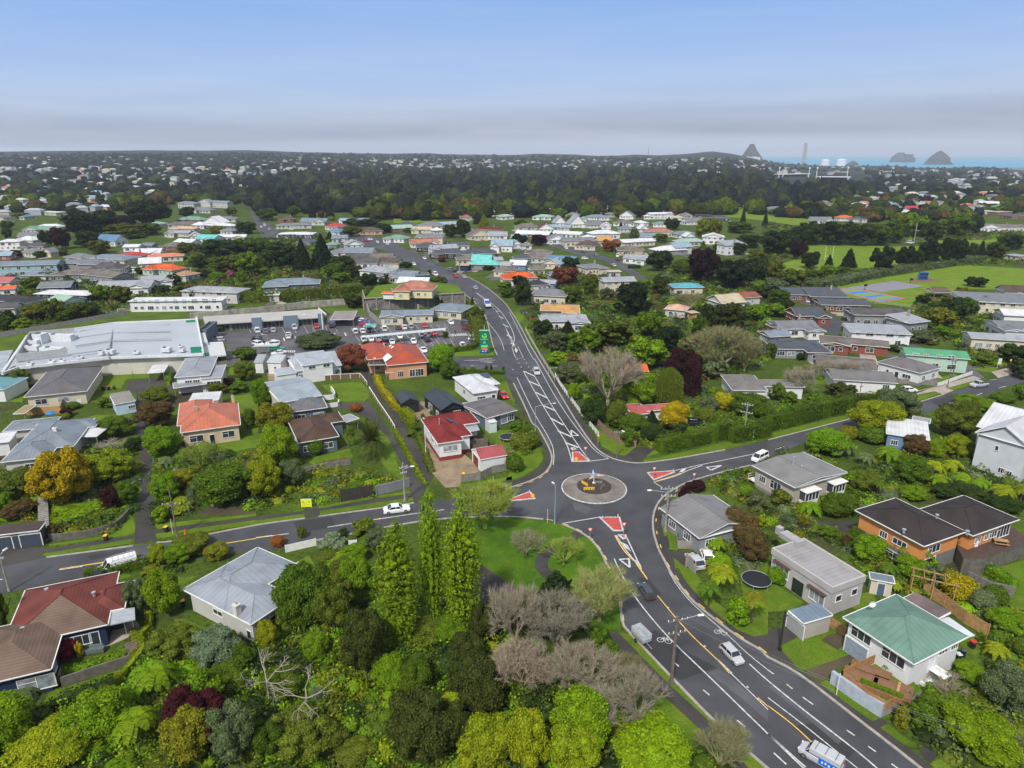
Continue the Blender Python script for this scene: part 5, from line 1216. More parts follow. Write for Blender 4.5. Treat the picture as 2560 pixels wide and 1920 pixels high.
for a,b_ in(((-.3,2.85),(.3,2.85)),((-.3,3.25),(.3,3.25))):m.box((0,-.035,a[1]),(.6,.015,.05))
for x in(-.3,.3):m.box((x,-.035,3.05),(.05,.015,.45))
m.bd('painted_square',flat('board_line',(.2,.2,.22),.5),bb);m=MB()
for k in range(10):a,b_=[(mA.cos(j*mA.pi/5)*.23,-.27+mA.sin(j*mA.pi/5)*.23,2.8)for j in(k,k+1)];m.tube(a,b_,.02,n=4)
m.bd('hoop_ring',flat('hoop_orange',(.6,.12,.02),.5),bh);tag(bh,'white basketball backboard below the deck of the orange house','basketball hoop')
r4,w4,i4=house('','L3',[DT(px=(600,457,1166,830,1622,622),z=4.7,base=0,pitch=20,over=.55,open=[('f',.22,3.0,2.6,1.25,DT(mull=2)),('f',.74,2.9,2.8,1.3,DT(mull=2)),('f',.18,.1,3.0,2.2,DT(kind='garage_door',pane=flat('door_blue',(.26,.31,.38),.5))),('r',.12,3.7,.8,.4,DT(mull=0)),('r',.45,1.6,1.0,2.2,DT(kind='door',pane=K5)),('r',.66,3.4,1.6,.6,DT(mull=2)),('r',.9,3.2,1.2,.7)]),DT(px=(1062,312,1330,478,1484,436),z=4.6,typ='mono',pitch=3,over=.3,fmats=(2,0,0,0),xm=[fixed(M_ROOF_TILE,'flat_brown_roof',(.17,.13,.13))])],wall='white',roof=(.17,.31,.245),label='white two storey house with a pale green hip roof',board=True)
pon(r4,'veranda_roof',fixed(M_ROOF_METAL,'white_ribbed_roof',(.6,.64,.7)),[('L3',1330,480,4.2),('L3',1575,628,4.2),('L3',1652,606,4.3),('L3',1440,458,4.3)],.1)
m=MB();x,y,z=onr(r4,'L3',1350,880,1.9,None);m.box((x,y,z),(2.6,1.5,.12));m.box((x,y,.1),(2.2,1.2,.2));m.bd('door_canopy',K0,r4)
r5,w5,i5=house('','L3',[DT(t='P',px=(1932,1369,2082,1467,2183,1449),z=4.6,typ='parapet',over=.05,open=[('f',.20,1.3,2.4,1.7,DT(mull=2,pane=K7)),('f',.80,1.0,2.4,1.7,DT(mull=2,pane=K7)),('f',.49,.1,2.0,2.3,DT(kind='door',pane=K4,frame=flat('arch_plaster',WC['concrete'],.8))),('r',.25,2.0,1.0,.9,DT(mull=0)),('r',.74,2.1,1.0,.9,DT(mull=0))])],wall=(.40,.385,.38),roof=(.40,.385,.40),board=False,label='grey plaster flat roofed house with two hooded front windows')
hd_=MB();(ax,ay),(bx,by)=w5[0]['f'];l=mA.hypot(bx-ax,by-ay)
for u in(.20,.80):hd_.box((ax+(bx-ax)*u,ay+(by-ay)*u-.25,3.25 if u<.5 else 2.95),(3.0,.55,.12))
hd_.bd('window_hoods',flat('hood_brown',(.10,.05,.04),.7),r5)
m=MB();q0=onr(r5,'M3',250,1440,4.6,None);m.box((q0[0]-1,q0[1]-.5,4.5),(3.4,1.6,.8));m.box((q0[0]-3.6,q0[1]-.3,4.5),(.9,.9,1.2));m.bd('roof_box',flat('grey_plaster',(.34,.33,.33),.8),r5)
r6,w6,i6=house('','M2',[DT(px=(1495,1422,1945,1305,1430,1115),z=3.0,typ='gy',pitch=14,over=.4,open=[('l',.3,1,1.6,1.2),('l',.7,1,1.6,1.2),('f',.2,1,1.6,1.2)])],wall='grey',roof=(.25,.245,.25),label='grey gabled bungalow on the corner east of the roundabout')
r7,w7,i7=house('','M3',[DT(px=(-130,838,215,1017,652,905),z=4.2,typ='gx',pitch=5,over=.6,base=.6,open=[('f',.55,1.7,2.4,1.5,DT(mull=2,pane=K8)),('f',.2,1.7,1.4,1.3)])],wall=(.42,.37,.32),roof=(.27,.265,.26),label='low roofed beige house with two white bay windows')
flue(r7,'M3',198,840,5.0,1.6,.14);flue(r7,'M3',265,868,4.9,.6,.08)
for(X,Y,w_)in((290,1060,3.4),(530,1010,3.2)):
 x,y,z=onr(r7,'M3',X,Y,2.0,None);m=MB();g_=MB();a7=-.0
 (ax,ay),(bx,by)=w7[0]['r'];tx,ty=(bx-ax),(by-ay);l=mA.hypot(tx,ty);tx,ty=tx/l,ty/l;rz=mA.atan2(ty,tx);u=(x-ax)*tx+(y-ay)*ty;cx,cy=ax+tx*u+ty*.7,ay+ty*u-tx*.7
 m.box((cx,cy,.7),(w_,1.3,1.4),rz=rz);m.box((cx+ty*.1,cy-tx*.1,3.25),(w_+.4,1.9,.14),rz=rz)
 for k in range(5):m.box((cx+tx*w_*(k/4-.5)+ty*.65,cy+ty*w_*(k/4-.5)-tx*.65,2.3),(.1,.1,1.85),rz=rz)
 m.box((cx+ty*.65,cy-tx*.65,2.75),(w_,.08,.08),rz=rz)
 bo=m.bd('bay_window',K0,r7);g_.box((cx,cy,2.28),(w_-.06,1.25,1.8),rz=rz);g_.bd('glazing',K8,bo)
m=MB();(ax,ay),(bx,by)=w7[0]['l']
for k in range(8):m.tube((ax-1.6,ay+(by-ay)*k/7,0),(ax-1.6,ay+(by-ay)*k/7,2.0),.04,n=4)
m.box((ax-1.6,(ay+by)/2,2.0),(.08,abs(by-ay),.08));m.box((ax-1.6,(ay+by)/2,1.5),(.05,abs(by-ay),.05));m.box((ax-.8,(ay+by)/2,1.0),(1.6,abs(by-ay),.12));m.bd('balcony',K0,r7)
house('','M3',[DT(px=(945,585,1290,640,1300,515),z=3.4,typ='mono',pitch=3,over=.3,open=[('f',.2,1.2,1.2,1)])],wall='blue',roof='white',label='blue walled garage with a white mono pitch roof among the trees',name='garage')
house('','M3',[DT(px=(1150,480,1290,505,1300,470),z=3.2,typ='flat',over=.2)],wall='white',roof='ltgrey',label='small flat pale grey carport roof beside the blue walled garage',name='carport')
r9,w9,i9=house('','M3',[DT(px=(1655,575,2095,700,2150,560),z=7.6,typ='gy',pitch=31,over=.5,open=[('f',.42,5.2,.5,.9,DT(mull=0)),('f',.62,1.0,1.2,1.0),('f',.75,.8,1.2,1.0)]),DT(px=(1660,525,2300,640,1770,392),z=7.0,typ='gx',pitch=30,over=.4)],wall=(.50,.53,.56),roof=(.60,.62,.66),label='tall pale hall with two steep white gabled roofs',name='gabled_hall')
r10,w10,i10=house('','M1',[DT(px=(1450,667,1655,637,1292,480),z=4.0,base=.9,pitch=24,over=.4,open=[('f',.5,2.0,3.0,1.2,DT(mull=2,pane=K7)),('l',.3,2,1.2,1),('l',.6,2,1.8,1),('l',.85,2,1.2,1)]),DT(px=(1560,620,1712,583,1480,470),z=4.0,base=.9,pitch=24,over=.4),DT(px=(1400,548,1752,462,1680,410),z=4.0,base=.9,pitch=24,over=.4,open=[('f',.88,1.8,1.6,1.2),('r',.5,1.8,1.6,1.2)])],wall='white',roof=(.26,.030,.026),tile=True,basecol=(.22,.03,.025),label='white house with a deep red tiled hip roof beside the tan yard')
pon(r10,'solar_panel',K18,[('M1',1545,490,5.4),('M1',1635,520,4.5),('M1',1600,490,4.9),('M1',1505,455,5.9)])
pon(r10,'patio_roof',K1,[('M1',1645,500,3.6),('M1',1700,580,3.3),('M1',1785,562,3.2),('M1',1745,470,3.5)],.12)
flue(r10,'M1',1462,500,5.8,.8,.1)
m=MB()
for k in range(9):x,y,z=onr(r10,'M1',1672+k*9,735-k*9,0,None);m.box((x,y,.12+.13*k),(1.0,.8,.1),rz=.3)
m.bd('steps',flat('steps_dark',(.10,.06,.05),.8),r10)
m=MB();x,y,z=onr(r10,'M1',1770,650,1.1,None);m.box((x,y,.55),(3.6,2.6,1.1));m.box((x+1.8,y,1.6),(.06,2.6,1.0));m.box((x,y-1.3,1.6),(3.6,.06,1.0));m.bd('porch_deck',K3,r10)
ga,wg,ig=house('','M1',[DT(px=(1790,795,2003,757,1722,712),z=2.5,typ='gx',pitch=24,over=.12,open=[('l',.45,.1,3.0,2.2,DT(kind='garage_door',pane=flat('door_dkred',(.20,.02,.02),.5)))])],wall='white',roof=(.42,.09,.10),label='white garage with a pink red gabled roof and dark red door',name='garage')
house('','M1',[DT(px=(1735,267,1937,236,1608,130),z=3.6,pitch=20,over=.4,open=[('f',.3,1.3,2.2,1.2,DT(mull=2)),('f',.85,1.6,.9,.9,DT(mull=0)),('l',.5,1.3,1.6,1.2)]),DT(px=(1760,215,1938,182,1868,100),z=3.6,pitch=20,over=.4)],wall='white',roof=(.62,.64,.68),label='white house with a white metal hip roof and solar panels')
pon(bpy.data.objects[[o.name for o in COL.objects if o.get('label')=='white house with a white metal hip roof and solar panels'][0]],'solar_panel',K18,[('Z5',365,488,4.9),('Z5',525,465,4.6),('Z5',440,395,4.9),('Z5',285,405,5.2)])
house('','Z5',[DT(px=(430,1248,1008,1092,655,808),z=3.0,typ='gx',pitch=6,over=.5,open=[('f',.62,.6,1.8,2.0,DT(mull=0,pane=K7)),('f',.85,.8,1.8,1.6)])],wall='bluegrey',roof=(.165,.15,.155),label='slate walled house with a wide low grey brown roof beside the main road')
house('','Z5',[DT(px=(475,1335,622,1310,402,1262),z=2.4,typ='gx',pitch=6,over=.05)],wall=(.55,.62,.62),roof='white',name='garden_shed',cat='shed',label='small pale metal shed with a white roof behind the red roofed house')
house('','Z5',[DT(px=(-40,1030,110,1020,60,955),z=2.6,typ='flat',over=.1)],wall='grey',roof='ltgrey',name='carport',label='small grey flat roofed porch between the black house and grey brown roof')
house('','M1',[DT(px=(1160,350,1305,330,1095,280),z=2.6,typ='gy',pitch=26,over=.15,open=[('f',.5,.05,2.6,2.1,DT(kind='garage_door',pane=flat('door_black',(.02,.02,.022),.5),frame=flat('black_trim',(.02,.02,.02),.5)))])],wall='black',roof=(.045,.058,.075),trim=flat('black_trim',(.02,.02,.02),.5),name='garage',label='black gabled garage beside the yellow hedge')
house('','M1',[DT(px=(1475,402,1668,368,1352,275),z=3.0,typ='gy',pitch=26,over=.35,open=[('l',.35,.3,2.2,1.9),('l',.75,.8,1.4,1.1),('f',.7,.8,1.6,1.5)])],wall='black',roof=(.042,.055,.072),trim=flat('black_trim',(.02,.02,.02),.5),label='black gabled house with a dark blue grey roof between garage and red roof')
house('','M1',[DT(px=(338,662,662,607,262,478),z=3.2,pitch=21,over=.45,open=[('f',.16,1.0,1.4,1.2,DT(mull=1)),('f',.76,1.0,1.8,1.2,DT(mull=1)),('l',.5,1,1.6,1.2)]),DT(px=(480,520,700,480,610,417),z=3.2,pitch=21,over=.4)],wall='bluegrey',roof=(.115,.068,.048),tile=True,label='blue grey house with a mossy dark brown tiled roof beside the palm')
house('','M1',[DT(px=(720,495,822,465,790,418),z=2.7,typ='flat',over=.3,walls=0)],wall='grey',roof='ltgrey',name='patio_roof',cat='patio cover',label='pale metal patio roof beside the brown tiled house')
house('','M1',[DT(px=(287,415,568,377,262,322),z=3.2,pitch=20,over=.45,open=[('f',.1,1.2,1.6,1.1,DT(mull=1)),('f',.28,1.2,.8,1.0,DT(mull=0)),('f',.77,.9,2.2,1.3,DT(mull=1,pane=K7))])],wall='bluegrey',roof=(.17,.17,.18),label='slate walled house with a plain dark grey hip roof above the brown tiled roof')
house('','M1',[DT(px=(195,342,530,280,130,168),z=4.0,typ='gx',pitch=9,over=.3)],wall='pale',roof=(.37,.44,.50),label='house with a wide pale blue metal roof')
wt=flat('white_wall',(.7,.7,.7),.6)
wth('M1',(505,320,620,312,625,280,600,245),1.3,wt,'low white garden wall beside the pale blue roof',curve=True);wth('M1',(540,382,650,370,662,345),1.1,wt,'low curved white wall beside the asphalt court',curve=True)
rw,ww,iw=house('','U1',[DT(px=(345,1480,745,1425,355,1345),z=3.2,typ='gx',pitch=16,over=.4,open=[('f',.1,1.0,1.8,1.2,DT(mull=2)),('f',.36,1.1,1.6,1.1),('f',.66,.9,2.4,1.3,DT(mull=2)),('f',.92,.9,1.2,1.2)]),DT(px=(400,1432,668,1400,640,1305),z=5.0,typ='mono',pitch=3,over=.2,z0=0,open=[('f',.3,3.9,1.7,.8,DT(mull=1)),('f',.8,3.9,1.7,.8,DT(mull=1))]),DT(px=(180,1515,350,1490,300,1440),z=2.8,typ='flat',over=.1)],wall='white',roof=(.46,.51,.57),label='white two storey house with a pale metal roof and wide dormer')
ro,wo,io=house('','Z4',[DT(px=(440,1000,1112,940,820,675),z=4.2,typ='hip',pitch=24,over=.5,open=[('f',.62,.4,1.6,2.0,DT(mull=1)),('f',.8,.4,2.4,2.0,DT(mull=2)),('f',.3,.6,1.6,1.6)]),DT(px=(120,905,500,870,350,640),z=4.1,typ='hip',pitch=24,over=.5,open=[('f',.4,.9,1.4,1.2)]),DT(px=(520,800,860,760,800,660),z=4.9,typ='hip',pitch=30,over=.3)],wall=(.55,.28,.15),roof=(.46,.085,.032),tile=False,label='large peach house with a bright orange red roof behind the copper tree')
pon(ro,'glass_roof',flat('white_ribbed',(.55,.57,.58),.4),[('Z4',410,945,4.7),('Z4',525,862,5.8),('Z4',450,798,6.4),('Z4',365,880,5.4)])
for q in(((470,690),(505,660)),((500,715),(540,682))):pon(ro,'skylight',K0,[('Z4',q[0][0],q[0][1],7.4),('Z4',q[0][0]+12,q[0][1]+10,7.3),('Z4',q[1][0]+12,q[1][1]+8,7.6),('Z4',q[1][0],q[1][1],7.7)])
house('','Z4',[DT(px=(130,990,420,985,440,890),z=3.0,typ='hip',pitch=12,over=.3,walls=0)],wall='peach',roof='brown',tile=True,name='carport',label='dark brown roofed carport in front of the orange red roof')
house('','Z4',[DT(px=(425,1120,550,1110,540,1080),z=1.9,typ='flat',over=.1,walls=0)],wall='orange',roof='orange',name='garden_umbrella',cat='awning',label='small bright orange awning below the carport')
house('','M0',[DT(px=(190,297,692,247,300,100),z=3.2,pitch=19,over=.5,open=[('f',.22,1,2.4,1.3,DT(mull=1)),('f',.6,1,2.4,1.3,DT(mull=1,pane=K7)),('f',.86,.3,.8,.9,DT(kind='door',pane=K5))]),DT(px=(500,135,772,108,765,52),z=3.2,pitch=19,over=.4,open=[('f',.5,.2,1.8,2,DT(mull=1,pane=flat('orange_curtain',(.3,.12,.04),.5))),('f',.72,.8,1.0,1.2),('r',.5,1,1.2,1)])],wall='cream',roof=(.155,.145,.155),label='cream house with a dark grey tiled hip roof below the supermarket')
r21,w21,i21=house('','M0',[DT(px=(90,735,590,683,140,520),z=3.4,pitch=21,over=.5,open=[('f',.82,.9,2.6,1.3,DT(mull=2,pane=K8))]),DT(px=(5,815,376,792,388,640),z=3.4,pitch=21,over=.5,open=[('f',.62,.7,2.6,1.7,DT(mull=2)),('r',.4,1,1.2,1.2)]),DT(px=(430,562,748,545,755,480),z=3.4,pitch=21,over=.4),DT(px=(20,570,405,540,392,458),z=3.1,pitch=10,over=.4)],wall='pale',roof=(.245,.285,.335),label='pale green walled house with a sprawling blue grey metal roof')
chimney(r21,'M0',440,570,5.2,(.66,.66,.66),.7,1.6);flue(r21,'M0',272,535,4.8,.9,.12);flue(r21,'M0',282,570,4.6,.2,.12)
house('','M0',[DT(px=(610,612,770,608,785,545),z=2.9,typ='mono',pitch=2,over=.1,walls=0)],wall='white',roof='white',name='patio_roof',cat='patio cover',label='white patio roof on posts beside the blue grey roof')
m=MB();P=[GP('M0',*q,.6)for q in((630,705),(745,735),(790,640),(640,610))];c0=P[0];m.prism([(p.x-c0.x,p.y-c0.y)for p in P],-.6,0);tag(m.bd('patio_deck',K1,loc=c0),'pale grey deck under the white patio roof','deck')
r22,w22,i22=house('','M0',[DT(px=(1440,580,1917,515,1850,343),z=3.6,pitch=24,over=.45,open=[('f',.22,1.1,2.6,1.4,DT(mull=1)),('f',.80,1.1,2.4,1.4,DT(mull=1)),('f',.5,.1,1.0,2.1,DT(kind='door',pane=K4)),('l',.4,1,1,1)]),DT(px=(1413,525,1700,485,1640,320),z=3.6,pitch=24,over=.45,open=[('l',.5,1,1,1)])],wall=(.52,.42,.29),roof=(.60,.185,.105),label='cream plaster house with a faded coral roof')
chimney(r22,'M0',1858,320,4.8,(.5,.42,.3),.6,2.0);chimney(r22,'M0',1562,395,5.6,(.42,.32,.2),.7,1.3)
m=MB();x,y,z=onr(r22,'M0',1685,562,2.7,None);m.box((x,y,2.75),(3.2,1.4,.14));
for s in(-1,1):m.tube((x+s*1.4,y-.55,0),(x+s*1.4,y-.55,2.7),.07,n=6)
m.bd('porch',K0,r22)
house('','M0',[DT(px=(1500,335,1740,318,1732,262),z=2.5,typ='mono',pitch=4,over=.1)],wall='cream',roof=(.6,.62,.64),name='garage',label='low shed with a white and red streaked roof behind the coral roof')
house('','M0',[DT(px=(1392,140,1672,118,1395,-8),z=4.4,typ='hip',pitch=12,over=.4,open=[('f',.35,2.4,1.6,1.0),('f',.6,2.4,1.6,1.0),('f',.85,2.4,1.2,1.0)]),DT(px=(1600,150,1765,135,1755,40),z=3.9,typ='flat',over=.1,open=[('f',.6,1.2,3.2,1.9,DT(mull=3))])],wall='white',roof=(.35,.38,.42),label='white house with a pale grey roof and glazed sunroom')
house('','M0',[DT(px=(1385,225,1645,190,1640,148),z=2.6,typ='flat',over=.2,walls=0)],wall='grey',roof=(.30,.33,.36),name='carport',label='long pale grey lean to roof above the copper shrubs')
house('','M0',[DT(px=(1178,105,1305,95,1302,32),z=2.8,typ='flat',over=.1,walls=0)],wall='white',roof='white',name='carport',label='white open carport at the end of the drive')
house('','M0',[DT(px=(915,355,1078,325,1080,253),z=2.7,typ='mono',pitch=5,over=.1,open=[('f',.8,1.2,1.4,.7)])],wall=(.42,.55,.66),roof=(.30,.28,.26),name='garden_shed',cat='shed',label='light blue shed with a grey brown roof beside the drive')
house('','M0',[DT(px=(-60,1400,310,1358,325,1290),z=2.7,typ='mono',pitch=3,over=.15,open=[('f',.28,.1,3.0,2.2,DT(kind='garage_door',pane=flat('door_navygrey',(.045,.06,.085),.5))),('f',.70,.1,4.0,2.2,DT(kind='garage_door',pane=flat('door_navygrey',(.045,.06,.085),.5)))])],wall=(.09,.085,.08),roof=(.075,.05,.045),name='garage',label='double garage with blue grey doors under the bank')
house('','M0',[DT(px=(105,430,195,425,220,360),z=2.5,typ='flat',over=.1,walls=0)],wall='tan',roof=(.42,.30,.14),name='patio_roof',cat='patio cover',label='tan pergola roof beside the orange timber fence')
house('','M0',[DT(px=(-260,240,30,235,40,140),z=3.2,typ='hip',over=.3)],wall='white',roof=(.16,.38,.42),label='white house with a teal roof at the left edge')
house('','M0',[DT(px=(-300,690,72,650,60,585),z=2.9,typ='mono',pitch=3,over=.3)],wall='white',roof='white',label='white walled annex at the left edge beside the blue grey roof')
house('','U1',[DT(px=(90,1400,215,1405,195,1340),z=3.4,typ='gx',pitch=20,over=.2,open=[('f',.55,1.6,.6,.6,DT(mull=0))])],wall='white',roof=(.5,.55,.6),label='small white outbuilding with three roof slots by the car park hedge',name='outbuilding')
house('','U1',[DT(px=(-20,1400,60,1400,40,1340),z=3.2,typ='gx',pitch=20,over=.2)],wall='white',roof='ltgrey',label='small white outbuilding left of its slotted roof twin',name='outbuilding')
house('','M3',[DT(px=(868,14,1215,105,1420,68),z=3.8,base=.9,pitch=18,over=.4,open=[('f',.25,1.8,.7,.7,DT(mull=0)),('f',.48,1.0,1.0,1.6,DT(kind='door')),('f',.72,1.5,2.2,1.0),('r',.25,1.4,1.4,1.3),('r',.75,1.4,1.4,1.3)])],wall='white',roof=(.19,.175,.18),label='white house with a grey roof beside the white rail fence')
house('','M3',[DT(px=(520,155,1040,185,700,78),z=3.2,typ='gx',pitch=14,over=.4,open=[('f',.3,1,1.8,1.1),('f',.85,1,1.6,1.6)])],wall='white',roof=(.20,.19,.19),label='long white house with a grey roof behind the leafless trees')
house('','M2',[DT(px=(1760,240,2042,245,1900,120),z=3.2,typ='hip',pitch=16,over=.4),DT(px=(2000,210,2400,270,2200,160),z=3.2,typ='hip',pitch=16,over=.4,open=[('f',.3,1.2,1.4,.9)])],wall='white',roof=(.22,.205,.195),label='low white house with a taupe roof behind the garden trees')
house('','M2',[DT(px=(1030,410,1370,385,1360,338),z=3.2,typ='gx',pitch=18,over=.4,open=[('f',.5,1,1.4,1.1)]),DT(px=(965,435,1100,420,1090,340),z=3.0,typ='hip',pitch=18)],wall='white',roof=(.50,.12,.12),label='pink roofed cottage hidden behind the golden tree')
house('','M2',[DT(px=(880,95,1095,90,1010,40),z=3.4,typ='gx',pitch=22,over=.4,open=[('r',.5,1,1.2,1)])],wall='white',roof='orange',label='white cottage with an orange roof hidden behind the fan tree')
zs=5.2;SP=[GP('U0',*q,zs)for q in((20,1500),(160,1445),(560,1402),(920,1362),(1757,1332),(1700,1036),(990,1066),(238,1176))]
c0=SP[0];sm=emp('supermarket',(c0.x,c0.y,0));L_=[(p.x-c0.x,p.y-c0.y)for p in SP]
m=MB();m.prism(L_,0,zs-.3,0);m.bd('wall',flat('cream_wall',(.50,.48,.42),.8,scale=.2),sm)
rf=MB();
def lp(X,Y,z):p=GP('U0',X,Y,z);return(p.x-c0.x,p.y-c0.y,z)
rf.face([lp(160,1445,zs),lp(920,1358,zs),lp(985,1066,zs+1.4),lp(238,1176,zs+.2)]);rf.face([lp(920,1358,zs),lp(1757,1330,zs),lp(1700,1036,zs+1.0),lp(985,1066,zs+1.4)])
rf.face([lp(20,1500,zs),lp(160,1445,zs),lp(238,1176,zs+.2)])
for a,b_ in(((20,1500),(160,1450)),((160,1450),(920,1366)),((920,1366),(1757,1336)),((238,1176),(20,1500)),((238,1176),(990,1064)),((990,1064),(1700,1034))):
 A=V3(lp(*a,zs+.1));B=V3(lp(*b_,zs+.1));rf.box(tuple((A+B)/2),((B-A).length,.6,.7),1,rz=mA.atan2(B.y-A.y,B.x-A.x))
rfo=rf.bd('roof',[objcol('big_shed_roof',.45,.12,.08,.4),flat('pale_flashing',(.6,.62,.64),.5)],sm,col=(.36,.39,.43))
m=MB()
for a,b_ in(((690,1135),(980,1090)),((980,1090),(1465,1080)),((665,1190),(975,1148)),((975,1148),(1470,1135)),((650,1262),(960,1215)),((960,1215),(1475,1198)),((985,1070),(925,1350)),((600,1335),(910,1295))):
 A=V3(lp(*a,zs+1.0));B=V3(lp(*b_,zs+1.0));m.box(tuple((A+B)/2),((B-A).length,.35,.3),rz=mA.atan2(B.y-A.y,B.x-A.x))
m.bd('roof_seams',flat('seam_grey',(.33,.35,.38),.5),rfo)
m=MB()
for q in(((150,1400),(590,1350),2.2),((265,1195),(650,1160),2.0),((150,1400),(265,1195),1.8)):
 A=V3(lp(*q[0],zs+.2));B=V3(lp(*q[1],zs+.2));m.box(((A.x+B.x)/2,(A.y+B.y)/2,zs+.3+q[2]/2),((B-A).length,.25,q[2]),rz=mA.atan2(B.y-A.y,B.x-A.x))
m.bd('plant_screen',flat('screen_grey',(.36,.37,.38),.6),sm)
for(X,Y,sx_,sy_,h_)in((360,1230,3.0,3.0,3.0),(520,1215,9.0,2.0,2.2),(290,1290,4.0,2.0,1.4),(300,1245,3.0,1.5,1.5),(455,1295,7.0,2.0,1.0),(620,1205,3,2,1.5),(955,1322,2.6,1.6,1.2),(880,1330,1.4,1.2,1.1),(1440,1303,2.6,1.6,1.2),(1575,1303,1.4,1.2,1.0),(1180,1320,1.8,1.0,.6),(695,1360,1.6,1,.5),(450,1398,1.8,1,.6),(540,1388,1.4,1,.5),(1565,1268,1.2,1,.6),(265,1420,1.6,1,.7)):
 x,y,z=lp(X,Y,zs+.6);m=MB();m.box((x,y,zs+.7+h_/2-.3),(sx_,sy_,h_),rz=-.12);m.tube((x-sx_*.2,y,zs+.4+h_),(x-sx_*.2,y,zs+.6+h_),min(sx_,sy_)*.3,n=10,mat=1);m.bd('roof_unit',[flat('unit_pale',(.58,.60,.62),.5),K4],sm)
gm=flat('sign_green',(.01,.22,.12),.5,var=.06)
for(A_,B_,h_)in(((1610,1072),(1690,1066),1.6),((1650,1312),(1745,1306),1.8)):
 a,b_=V3(lp(*A_,zs+.4)),V3(lp(*B_,zs+.4));m=MB();m.box(((a.x+b_.x)/2,(a.y+b_.y)/2,zs+.9),((b_-a).length,.3,h_),rz=mA.atan2(b_.y-a.y,b_.x-a.x));m.bd('green_sign_band',gm,sm)
a,b_=V3(lp(1757,1335,zs)),V3(lp(1700,1036,zs));rz=mA.atan2(b_.y-a.y,b_.x-a.x);l=(b_-a).length
m=MB();m.box(((a.x+b_.x)/2,(a.y+b_.y)/2,zs-.2),(l,.5,2.6),rz=rz);m.bd('parapet',flat('parapet_white',(.66,.67,.68),.6),sm)
m=MB();m.box((a.x+.6,a.y+1.0,2.8),(.4,1.2,5.4),rz=rz);m.bd('green_corner',gm,sm)
m=MB();P=[lp(*q,3.8)for q in((1745,1360),(1955,1340),(1925,1225),(1740,1235))];m.prism([(p[0],p[1])for p in P],3.5,3.9,0);P2=[lp(*q,3.8)for q in((1745,1335),(1900,1325),(1880,1240),(1740,1245))];m.prism([(p[0],p[1])for p in P2],0,3.5,1);P3=[lp(*q,5.0)for q in((1745,1230),(1795,1225),(1770,1145),(1725,1148))];m.prism([(p[0],p[1])for p in P3],0,5,0)
m.bd('entrance_canopy',[flat('canopy_pale',(.52,.54,.55),.5),flat('shop_glass',(.08,.09,.10),.2)],sm)
tag(sm,'huge supermarket with a pale metal roof and rooftop plant left of the car park','supermarket')
house('','U0',[DT(px=(-500,1560,10,1500,110,1318),z=4.6,typ='mono',pitch=2,over=.1)],wall='cream',roof=(.44,.5,.55),name='warehouse',cat='warehouse',label='pale roofed annex left of the supermarket')
house('','U0',[DT(px=(1715,1120,1783,1118,1780,1048),z=5.2,typ='parapet',over=.05)],wall=(.12,.15,.19),roof='slate',name='tower_block',cat='building',board=False,label='slate blue block at the end of the supermarket')
P=[GP('U1',*q,z_)for*q,z_ in((-420,1140,0),(590,1075,0),(560,945,3.6),(-460,1010,3.6))];c0=P[0];sh=emp('shop_row',(c0.x,c0.y,0));L_=[(p.x-c0.x,p.y-c0.y)for p in P]
m=MB();m.prism(L_,0,2.7,0);m.bd('wall',flat('shop_wall',(.22,.22,.22),.6,scale=.4),sh)
m=MB();a,b_,c_,d_=[V3((p[0],p[1],0))for p in L_];nrm=(b_-a).normalized();off=V3((nrm.y,-nrm.x,0))*1.4
m.face([tuple(a+off+V3((0,0,3.05))),tuple(b_+off+V3((0,0,3.05))),tuple(c_+V3((0,0,3.75))),tuple(d_+V3((0,0,3.75)))]);m.face([tuple(a+off+V3((0,0,2.75))),tuple(b_+off+V3((0,0,2.75))),tuple(b_+off+V3((0,0,3.05))),tuple(a+off+V3((0,0,3.05)))]);m.face([tuple(a+off+V3((0,0,2.75))),tuple(d_+V3((0,0,2.9))),tuple(c_+V3((0,0,2.9))),tuple(b_+off+V3((0,0,2.75)))])
m.face([tuple(b_+off+V3((0,0,2.75))),tuple(c_+V3((0,0,2.9))),tuple(c_+V3((0,0,3.75))),tuple(b_+off+V3((0,0,3.05)))])
m.bd('roof',objcol('shop_roof',.5,.15,.2),sh,col=(.37,.36,.34))
tl=(b_-a).length;rz=mA.atan2(nrm.y,nrm.x)
def along(X):p=GP('U1',X,1090,0)-V3((c0.x,c0.y,0));return(p-a).dot(nrm)
for X0,X1 in((-20,65),(245,370),(542,590)):
 s=(along(X0)+along(X1))/2;l=along(X1)-along(X0);q=a+nrm*s+off*1.02;m=MB();m.box((q.x,q.y,2.2),(l,.5,4.4),rz=rz);m.bd('blue_panel',flat('panel_slate_blue',(.13,.185,.24),.6),sh)
for X0,X1 in((75,240),(375,540),(-190,-30),(-380,-210)):
 for k in range(5):
  s=along(X0)+(along(X1)-along(X0))*(k+.5)/5;q=a+nrm*s+off*.02;m=MB();m.box((q.x,q.y,1.25),((along(X1)-along(X0))/5*.85,.12,2.0),rz=rz);m.bd('shop_window',K8,sh)
tag(sh,'long row of shops with a pale roof and slate blue panels behind the car park','shops')
P=GP('U1',565,970,7);m=MB();A=GP('U1',540,935,6.5)-P;B=GP('U1',605,990,6.5)-P;m.box(tuple((A+B)/2),((B-A).length,.3,.5),rz=mA.atan2((B-A).y,(B-A).x));m.box((0,0,-3.6),(.3,.3,6.8));tag(m.bd('roof_fin',K0,loc=P),'white slanted fin at the end of the row of shops','fin')
house('','U1',[DT(px=(640,1035,840,1030,790,960),z=2.8,typ='flat',over=.1,walls=0)],wall='grey',roof=(.34,.30,.27),name='carport',label='low tan canopy at the end of the row of shops')
